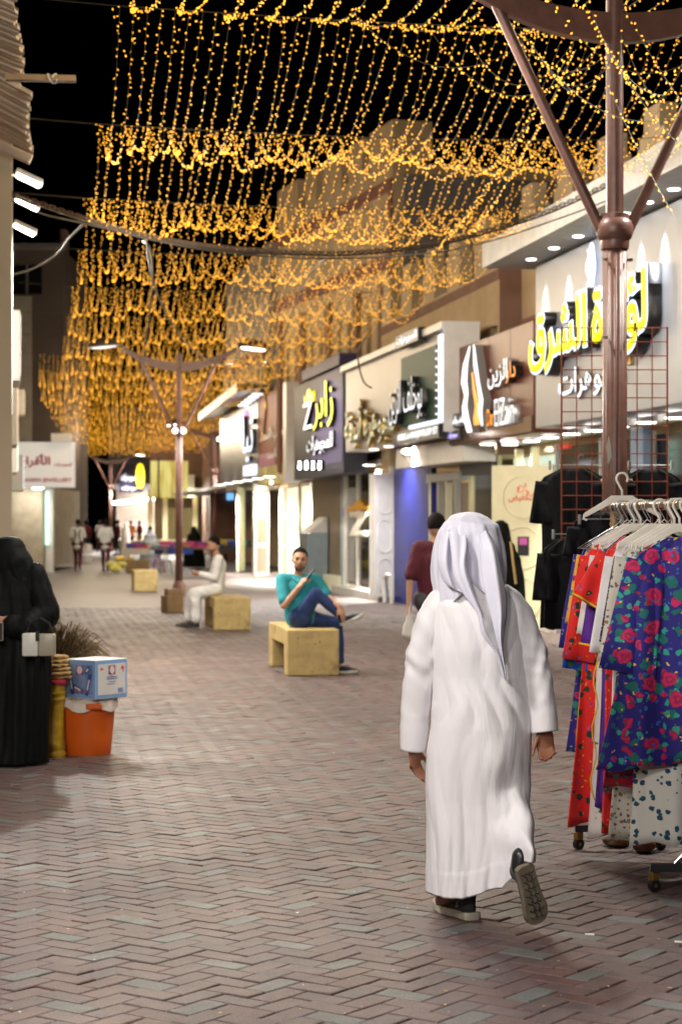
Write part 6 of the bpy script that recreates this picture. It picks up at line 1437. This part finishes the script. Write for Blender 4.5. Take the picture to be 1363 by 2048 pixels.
wb, _, _ = robed(wl_, -YAW, 'woman in black abaya and veil beside the orange bucket', [(1.516, -.03, .012, .012, 0), (1.514, -.03, .035, .04, 0), (1.505, -.03, .062, .068, 0), (1.485, -.03, .087, .094, 0), (1.44, -.027, .106, .114, 0), (1.37, -.02, .115, .125, 0), (1.29, -.01, .128, .13, 0), (1.22, .01, .16, .14, 0), (1.1, .015, .19, .15, 0), (.95, .02, .21, .16, 0), (.8, .02, .215, .165, 0), (.5, .015, .22, .175, 0), (.2, .0, .225, .185, 0), (.012, -.02, .235, .2, 0)], M_ABAYA, .02, 4, wext, skin=M_SKIN)
# wide sleeve over the bent arm, veil edge, handbag
mb = MB(); mb.tcap((.14, -.02, 1.27), (.225, -.05, 1.0), (.075, .085), (.09, .1), (1, 0, 0), 20, 6); mb.tcap((.225, -.06, 1.0), (.12, -.18, .9), (.1, .08), (.11, .085), (0, 0, 1), 20, 6); mb.tcap((.12, -.18, .92), (.02, -.2, .93), (.085, .07), (.075, .06), (0, 0, 1), 20, 6)
fuse(mb, 'sleeve', M_ABAYA, .011, 5, wb, None, None, lambda co, no: .009 * waves(co, 42, 3) + .005 * waves(co, 90, 5))
mb = MB(); hand_(mb, (-.03, -.19, .965), (-1, -.15, -.25), (0, 1, .2), (0, -.2, 1), curl=.35, S=.9); fuse(mb, 'hand', M_SKIN, .005, 2, wb)
mb = MB(); mb.tcap((-.03, -.0, 1.405), (.0, -.015, 1.33), (.112, .12), (.125, .128), (1, 0, 0), 22, 8); mb.tcap((.0, -.015, 1.33), (.11, -.05, 1.1), (.125, .125), (.11, .07), (1, 0, 0), 22, 8)
fuse(mb, 'veil', M_ABAYA, .011, 4, wb, None, None, lambda co, no: (.005 * np.sin(co[:, 0] * 60 + co[:, 2] * 14) + .004 * waves(co, 60, 8)) * np.clip((1.46 - co[:, 2]) * 8, 0, 1))
hb = empty('handbag', wl_ + Vector((.16, -.3, .735)), -YAW); tag(hb, 'small cream and taupe monogram handbag hanging on the black sleeve', 'handbag')
def bag_mat(nm, c1, c2):
    m, n, l, b = nt(nm); tc = n.new('ShaderNodeTexCoord'); ck = n.new('ShaderNodeTexVoronoi'); ck.inputs['Scale'].default_value = 55; ck.inputs['Randomness'].default_value = .15; l.new(tc.outputs['Object'], ck.inputs['Vector'])
    r = n.new('ShaderNodeMapRange'); r.inputs[1].default_value = .3; r.inputs[2].default_value = .2; l.new(ck.outputs['Distance'], r.inputs[0]); mx = n.new('ShaderNodeMix'); mx.data_type = 'RGBA'; l.new(r.outputs[0], mx.inputs[0]); mx.inputs[6].default_value = (*c1, 1); mx.inputs[7].default_value = (*c2, 1); l.new(mx.outputs[2], b.inputs['Base Color']); b.inputs['Roughness'].default_value = .4; return m
BA = bag_mat('cream_monogram', (.78, .75, .66), (.62, .6, .5)); BB = bag_mat('taupe_monogram', (.42, .38, .27), (.32, .29, .2))
MB().bbox(-.1, .005, -.045, .045, 0, .15, .012).build('cream_half', BA, hb, 40); MB().bbox(.0052, .11, -.044, .044, .001, .145, .012).build('taupe_half', BB, hb, 40)
MB().bbox(-.012, .014, -.05, -.0455, .1, .165, .004).build('clasp', M_BLACK, hb); MB().tube([(-.08, 0, .14), (-.06, .02, .21), (.01, .03, .245), (.07, .02, .21), (.09, 0, .14)], .007, 6).build('handle', M_BLACK, hb)
ph_ = empty('phone', wl_ + Vector((-.1, -.27, .885)), -YAW); tag(ph_, 'pale phone held low by the woman in black', 'phone'); MB().bbox(-.025, .035, -.004, .004, -.05, .07, .003).build('case', mat('pale_gold_case', (.6, .5, .33), rough=.3, metal=.3), ph_); MB().box(-.021, .031, -.006, -.0045, -.045, .065).build('screen', M_BLACK, ph_)

# ------------------------------------------------------------------ generic clothed figures
def figure(loc, rz, J, label, shirt, trousers, shoes, skin=M_SKIN, vox=.014, sleeve=.45, hands=None, hair=M_HAIR, beard=False, facedir=(0, 1, 0), headup=(0, 0, 1), S=1.0, thobe=False, feet=None, face=True, fold=.006, group=None, fat=1.0, long_shirt=0.0):
    V = {k: Vector(v) for k, v in J.items()}
    mb = MB(); hx = (V['shR'] - V['shL']).normalized()
    mb.tcap(V['pel'], V['che'], (.12 * fat, .085 * fat), (.13 * fat, .09 * fat), hx); mb.tcap(V['shL'], V['shR'], .05); mb.tcap(V['che'], V['neck'], .055, .05); mb.tcap(V['neck'], V['head'], .048)
    P, M = head_(mb, V['head'], facedir, headup, S, face)
    for s in 'LR':
        mb.tcap(V['sh' + s], V['el' + s], .045, .037); mb.tcap(V['el' + s], V['wr' + s], .038, .027); mb.tcap(V['pel'], V['hip' + s], .09); mb.tcap(V['hip' + s], V['kn' + s], .075, .052); mb.tcap(V['kn' + s], V['an' + s], .05, .036)
        if hands and s in hands: hand_(mb, V['wr' + s], *hands[s][:3], curl=hands[s][3])
        else:
            d = (V['wr' + s] - V['el' + s]).normalized(); mb.tcap(V['wr' + s], V['wr' + s] + d * .09, (.028, .016), (.036, .014)); mb.tcap(V['wr' + s] + d * .09, V['wr' + s] + d * .16, (.032, .012), (.022, .01)); mb.tcap(V['wr' + s] + d * .03, V['wr' + s] + d * .09 + Vector((0, .03, 0)), .012, .01)
    body = fuse(mb, 'person', skin, vox, 3, None, loc, (0, 0, rz)); tag(body, label, 'person', group)
    if face: face_bits(body, P, M, S, beard, hair)
    else: mb = MB(); mb.ell(P(0, -.015, .035), (.083 * S, .098 * S, .1 * S), M); mb.build('hair', hair, body, 'all')
    seed = len(label); g = MB()
    g.tcap(V['pel'] + Vector((0, 0, -.02 - long_shirt)), V['che'], (.155 * fat, .115 * fat), (.17 * fat, .118 * fat), hx, 20); g.tcap(V['che'], V['neck'] + (V['che'] - V['neck']) * .42, (.15, .1), (.075, .065), hx, 20); g.tcap(V['shL'], V['shR'], .068, None, None, 16)
    for s in 'LR':
        e = V['sh' + s] + (V['el' + s] - V['sh' + s]) * min(1, sleeve * 2); g.tcap(V['sh' + s], e, .07, .064 if sleeve < .6 else .058, None, 16)
        if sleeve > .6: g.tcap(V['el' + s], V['el' + s] + (V['wr' + s] - V['el' + s]) * .92, .056, .042, None, 16)
    if thobe:
        for s in 'LR': g.tcap(V['hip' + s], V['kn' + s], .11, .09, None, 18); g.tcap(V['kn' + s], V['an' + s] + Vector((0, 0, .05)), .092, .085, None, 18)
        m_ = (V['knL'] + V['knR']) / 2; a_ = (V['anL'] + V['anR']) / 2 + Vector((0, 0, .06)); p_ = (V['hipL'] + V['hipR']) / 2; g.tcap(p_, m_, (.13, .08), (.13, .08), hx, 18); g.tcap(m_, a_, (.13, .075), (.13, .075), hx, 18)
    fuse(g, 'robe' if thobe else 'shirt', shirt, vox * .95, 4, body, None, None, lambda co, no: fold * waves(co, 30, seed) + fold * .6 * waves(co, 62, seed + 1))
    if not thobe:
        g = MB(); g.tcap(V['hipL'], V['hipR'], (.115 * fat), None, None, 16)
        for s in 'LR': g.tcap(V['hip' + s], V['kn' + s], .095, .068, None, 16); g.tcap(V['kn' + s], V['an' + s] + (V['kn' + s] - V['an' + s]) * .1, .066, .052, None, 16)
        fuse(g, 'trousers', trousers, vox * .95, 4, body, None, None, lambda co, no: fold * waves(co, 34, seed + 2) + fold * .6 * waves(co, 75, seed + 3))
    for s in 'LR':
        f = Vector(feet[s]) if feet else Vector((0, 1, 0)); f.normalize(); up = Vector((0, 0, 1)); a = V['an' + s]
        if feet and s + 'up' in feet: up = Vector(feet[s + 'up'])
        up = (up - f * up.dot(f)).normalized(); shoe(body, a - f * .055 - up * .085, f, up, .27, shoes[0], shoes[1])
    return body, P, M
def standing(S=1.0, step=.0, **kw):
    J = dict(pel=(0, 0, .93), che=(0, .0, 1.27), neck=(0, .0, 1.46), head=(0, .02, 1.6), shL=(-.17, 0, 1.4), shR=(.17, 0, 1.4), elL=(-.23, -.02, 1.12), elR=(.23, -.02, 1.12), wrL=(-.25, .04, .88), wrR=(.25, .04, .88), hipL=(-.085, 0, .9), hipR=(.085, 0, .9), knL=(-.09, .03 + step, .5), knR=(.09, .03 - step * .6, .5), anL=(-.09, step * 1.4, .085), anR=(.09, -step * 1.6, .085 + step * .25))
    J.update(kw); return {k: tuple(x * S for x in v) for k, v in J.items()}
TEAL = mat('teal_polo_cotton', (.018, .29, .34), rough=.75, var=.06, bump=.15, bscale=60, sheen=.1); JEANS = mat('blue_denim', (.022, .05, .17), rough=.8, var=.3, scale=8, bump=.2, bscale=200)
NAVYS = (mat('navy_canvas_shoe', (.012, .02, .05), rough=.7), mat('pale_rubber', (.6, .58, .52), rough=.6)); BLKS = (mat('black_leather', (.015, .013, .012), rough=.4), mat('black_rubber', (.02, .02, .02), rough=.6))
# man in teal on the nearest bench: faces +x, torso turned to the camera; local x here = to the side, built straight in street axes
sb = gp(628, 1352); sb.y += .42; HB = .49
Jt = dict(pel=(-.09, 0, HB + .12), che=(-.11, -.03, HB + .42), neck=(-.115, -.05, HB + .575), head=(-.1, -.085, HB + .72), shL=(.08, .02, HB + .5), shR=(-.29, -.08, HB + .51), elL=(.2, -.08, HB + .32), wrL=(.31, -.25, HB + .23), elR=(-.27, -.24, HB + .24), wrR=(-.11, -.28, HB + .44),
          hipL=(-.06, .08, HB + .1), hipR=(-.1, -.1, HB + .1), knL=(.3, .02, HB + .04), anL=(.33, -.06, .085), knR=(.07, -.2, HB + .36), anR=(.36, -.16, HB + .12))
tb, P, M = figure(sb, -YAW * .6, Jt, 'man in teal polo and jeans sitting cross-legged with phone at his chin', TEAL, JEANS, NAVYS, M_SKIN, .0095, .4, {'L': ((.35, -.2, -.75), (.2, .2, -1), (-.5, -1, 0), .35), 'R': ((.5, -.05, .75), (.6, .5, -.2), (-.3, .6, .5), .8)}, M_HAIR, True, (.02, -1, -.04), (.08, 0, 1), 1.03, False, {'L': (.75, -.5, 0), 'R': (.85, -.32, .35), 'Rup': (-.35, .1, .9)}, True, .007, None, 1.08)
MB().tube([(-.19, -.06, HB + .545), (-.17, -.12, HB + .53), (-.12, -.155, HB + .47), (-.075, -.13, HB + .525), (-.05, -.06, HB + .545)], .013, 8).build('collar', TEAL, tb, 'all')
r = empty('phone', sb + Vector((-.025, -.32, HB + .57)), R(20)); tag(r, 'dark phone held at the chin of the man in teal', 'phone'); M_ = Matrix.Rotation(R(38), 4, 'Y'); MB().bbox(-.012, .012, -.006, .006, -.07, .07, .004, M_).build('case', M_BLACK, r); MB().box(-.009, .009, -.0075, -.0065, -.06, .06, M_).build('screen', M_HOLE, r)
# man in white robe on the second bench, facing the other side
sw_ = gp(462, 1258); sw_.y += .5; sw_.x -= .2
Jw = dict(pel=(.02, 0, HB + .12), che=(.06, 0, HB + .46), neck=(.03, 0, HB + .62), head=(-.02, 0, HB + .78), shL=(.05, -.17, HB + .56), shR=(.05, .17, HB + .56), elL=(-.02, -.2, HB + .28), wrL=(-.24, -.1, HB + .33), elR=(-.02, .2, HB + .28), wrR=(-.24, .07, HB + .33), hipL=(0, -.09, HB + .1), hipR=(0, .09, HB + .1), knL=(-.3, -.1, HB + .03), anL=(-.3, -.1, .09), knR=(-.32, .1, HB + .03), anR=(-.38, .1, .09))
wb2, P, M = figure(sw_, 0, Jw, 'man in white robe sitting on the stone bench looking at a phone', mat('white_robe_far', (.84, .83, .82), rough=.7), None, BLKS, M_SKIN, .013, .95, {'L': ((-1, .2, .1), (0, .5, .6), (0, .2, 1), .4), 'R': ((-1, -.2, .1), (0, -.5, .6), (0, -.2, 1), .4)}, M_HAIR, True, (-1, 0, -.3), (-.2, 0, 1), 1.0, True, {'L': (-1, 0, 0), 'R': (-1, .1, 0)}, True, .01)
r = empty('phone', sw_ + Vector((-.38, -.03, HB + .38)), 0); tag(r, 'phone in the hands of the seated man in white', 'phone'); M_ = Matrix.Rotation(R(-35), 4, 'Y'); MB().bbox(-.006, .006, -.035, .035, -.07, .07, .004, M_).build('case', M_BLACK, r); MB().box(-.0085, -.0065, -.03, .03, -.06, .06, M_).build('screen', emi('dim_screen', (.5, .6, .8), .6, False), r)
# man in maroon, woman in black ahead of the walking man
mp_ = ap(872, 1046, 18.6); mp_.z = 0; MAR = mat('maroon_cotton', (.085, .008, .018), rough=.8)
figure(mp_, -YAW, standing(.975, .1, wrL=(-.26, -.02, .86), elL=(-.25, -.03, 1.12)), 'man in maroon shirt walking ahead with a white carrier bag', MAR, mat('dark_grey_cloth', (.06, .06, .06), rough=.8), BLKS, M_SKIN, .013, .45, None, M_HAIR, False, face=False, fat=1.12, S=1.05)
r = empty('carrier_bag', mp_ + Vector((-.26, 0, .5)), -YAW); tag(r, 'white plastic carrier bag in the hand of the man in maroon', 'bag'); mb = MB(); mb.tcap((0, 0, .06), (0, 0, .22), (.07, .05), (.03, .03)); mb.tcap((0, 0, .2), (.01, 0, .33), .02, .012); fuse(mb, 'sack', mat('thin_white_plastic', (.6, .56, .5), rough=.4), .012, 2, r, None, None, lambda co, no: .01 * waves(co, 60, 3)); MB().tube([(0, 0, .3), (.02, 0, .36), (.03, 0, .3)], .006, 5).build('handle', M_WHITE, r)
bw = ap(1000, 1046, 21.5); bw.z = 0
PB = [(1.63, 0, .02, .02, 0), (1.62, 0, .05, .06, 0), (1.58, 0, .085, .09, 0), (1.5, 0, .105, .11, 0), (1.42, .0, .115, .12, 0), (1.34, .0, .16, .13, 0), (1.2, .0, .22, .15, 0), (.95, 0, .25, .17, 0), (.6, 0, .26, .18, 0), (.02, 0, .27, .2, 0)]
b_, _, _ = robed(bw, -YAW, 'woman in black veil with tan bag strap walking ahead', PB, M_ABAYA, .012, 9, head=(0, .02, 1.5), vox=.016); MB().tube([(.1, -.13, 1.4), (.12, -.17, 1.2), (.15, -.19, .95)], .014, 6).build('bag_strap', mat('tan_strap', (.45, .3, .1)), b_)
# people farther on
WS = mat('white_shirt', (.82, .85, .88), rough=.8); MT = mat('maroon_trousers', (.1, .012, .03), rough=.8); LB = mat('light_blue_shirt', (.2, .36, .6), rough=.8); DK = mat('dark_trousers', (.02, .025, .035), rough=.8); SK3 = mat('dark_skin', (.12, .05, .03), rough=.55)
def walker(px, py, lab, sh, tr, step, bag=False, rz=0, S=1.0, vox=.022, **kw):
    p = gp(px, py); b, _, _ = figure(p, -YAW + rz, standing(S, step, **kw), lab, sh, tr, BLKS, SK3, vox, .45, None, M_HAIR, False, face=False, fat=1.1, long_shirt=.1); return b
b = walker(156, 1142, 'man in white shirt with backpack straps walking beside the bollard', WS, MT, .12, wrL=(-.2, .12, 1.0)); MB().tube([(-.1, -.13, 1.4), (-.05, -.15, 1.2), (-.12, -.12, .95)], .02, 5).build('backpack_strap', M_BLACK, b); MB().tube([(.1, -.13, 1.4), (.05, -.15, 1.2), (.12, -.12, .95)], .02, 5).build('backpack_strap', M_BLACK, b)
walker(211, 1142, 'man in white shirt and striped maroon track trousers walking away', WS, MT, .1, S=1.0)
walker(91, 1141, 'man in light blue shirt leaning by the stone shop', LB, DK, .04, rz=R(-80), S=.98, wrL=(-.1, .3, 1.2), elL=(-.2, .1, 1.1))
def faron(px, zc, lab, sh, tr, S=1.0, rz=0.0):
    p = ap(px, 1046, zc); p.z = 0; figure(p, -YAW + rz, standing(S, .08), lab, sh, tr, BLKS, SK3, .035, .5, None, M_HAIR, False, face=False)
RDS = mat('dark_red_shirt', (.16, .015, .02), rough=.8); ORS = mat('orange_black_shirt', (.35, .12, .04), rough=.8)
faron(236, 100, 'man in dark red shirt near the far corner shop', RDS, DK, 1.02, 2); faron(262, 104, 'man in orange patterned shirt under the glaring lamps', ORS, DK, 1.0, 3); faron(279, 106, 'man in red shirt and tan trousers at the far shop doorway', RDS, mat('tan_trousers', (.4, .26, .12)), 1.0, 1.2); faron(172, 92, 'man in maroon top beyond the walker with backpack straps', RDS, DK, 1.0, 0); faron(200, 112, 'man in grey shirt far behind the walkers', mat('grey_shirt', (.2, .18, .17)), DK, 1.0, .5)
PR = [(1.65, 0, .03, .03, 0), (1.6, 0, .09, .1, 0), (1.45, 0, .1, .11, 0), (1.35, 0, .19, .14, 0), (.9, 0, .24, .18, 0), (.02, 0, .28, .22, 0)]
p = ap(251, 1046, 103); p.z = 0; robed(p, 0, 'man in long white robe under the glaring lamps', PR, mat('white_robe_far', (.75, .73, .7)), .01, 2, head=(0, .02, 1.52), vox=.035, N=40)
p = gp(112, 1116); robed(p, 0, 'person in black robe standing beside the stone shop pillar', PR, M_ABAYA, .01, 3, head=(0, .02, 1.52), vox=.035, N=40)
PS = [(1.3, 0, .03, .03, 0), (1.25, 0, .1, .1, 0), (1.12, 0, .12, .12, 0), (1.0, 0, .24, .18, 0), (.6, 0, .34, .3, 0), (.3, 0, .4, .4, 0), (.02, 0, .42, .45, 0)]
p = gp(388, 1135); robed(p, 0, 'stallholder in black robe sitting behind the blue-skirted stall', [(q[0] * 1.15, *q[1:]) for q in PS], M_ABAYA, .015, 5, head=(0, .02, 1.3), vox=.035, N=50)
p = gp(452, 1122); b_, _, _ = robed(p, 0, 'woman in dark robe and lilac scarf behind the seated man', PR, mat('navy_robe', (.012, .015, .03), rough=.7), .012, 6, head=(0, .02, 1.52), vox=.035, N=50); mb = MB(); mb.tcap((0, 0, 1.36), (0, 0, 1.56), (.15, .14), (.115, .12)); fuse(mb, 'scarf', mat('lilac_scarf', (.28, .18, .3), rough=.8), .025, 2, b_)
p = gp(300, 1128); b_, _, _ = robed(p, 0, 'vendor in grey shirt crouching behind the heaped stall', [(q[0] * 1.1, *q[1:]) for q in PS], mat('grey_white_shirt', (.4, .42, .45), rough=.8), .012, 7, head=(0, .02, 1.28), vox=.03, N=50, skin=SK3); mb = MB(); mb.ell((0, .0, 1.36), (.1, .11, .12)); mb.build('hair', M_HAIR, b_, 'all')
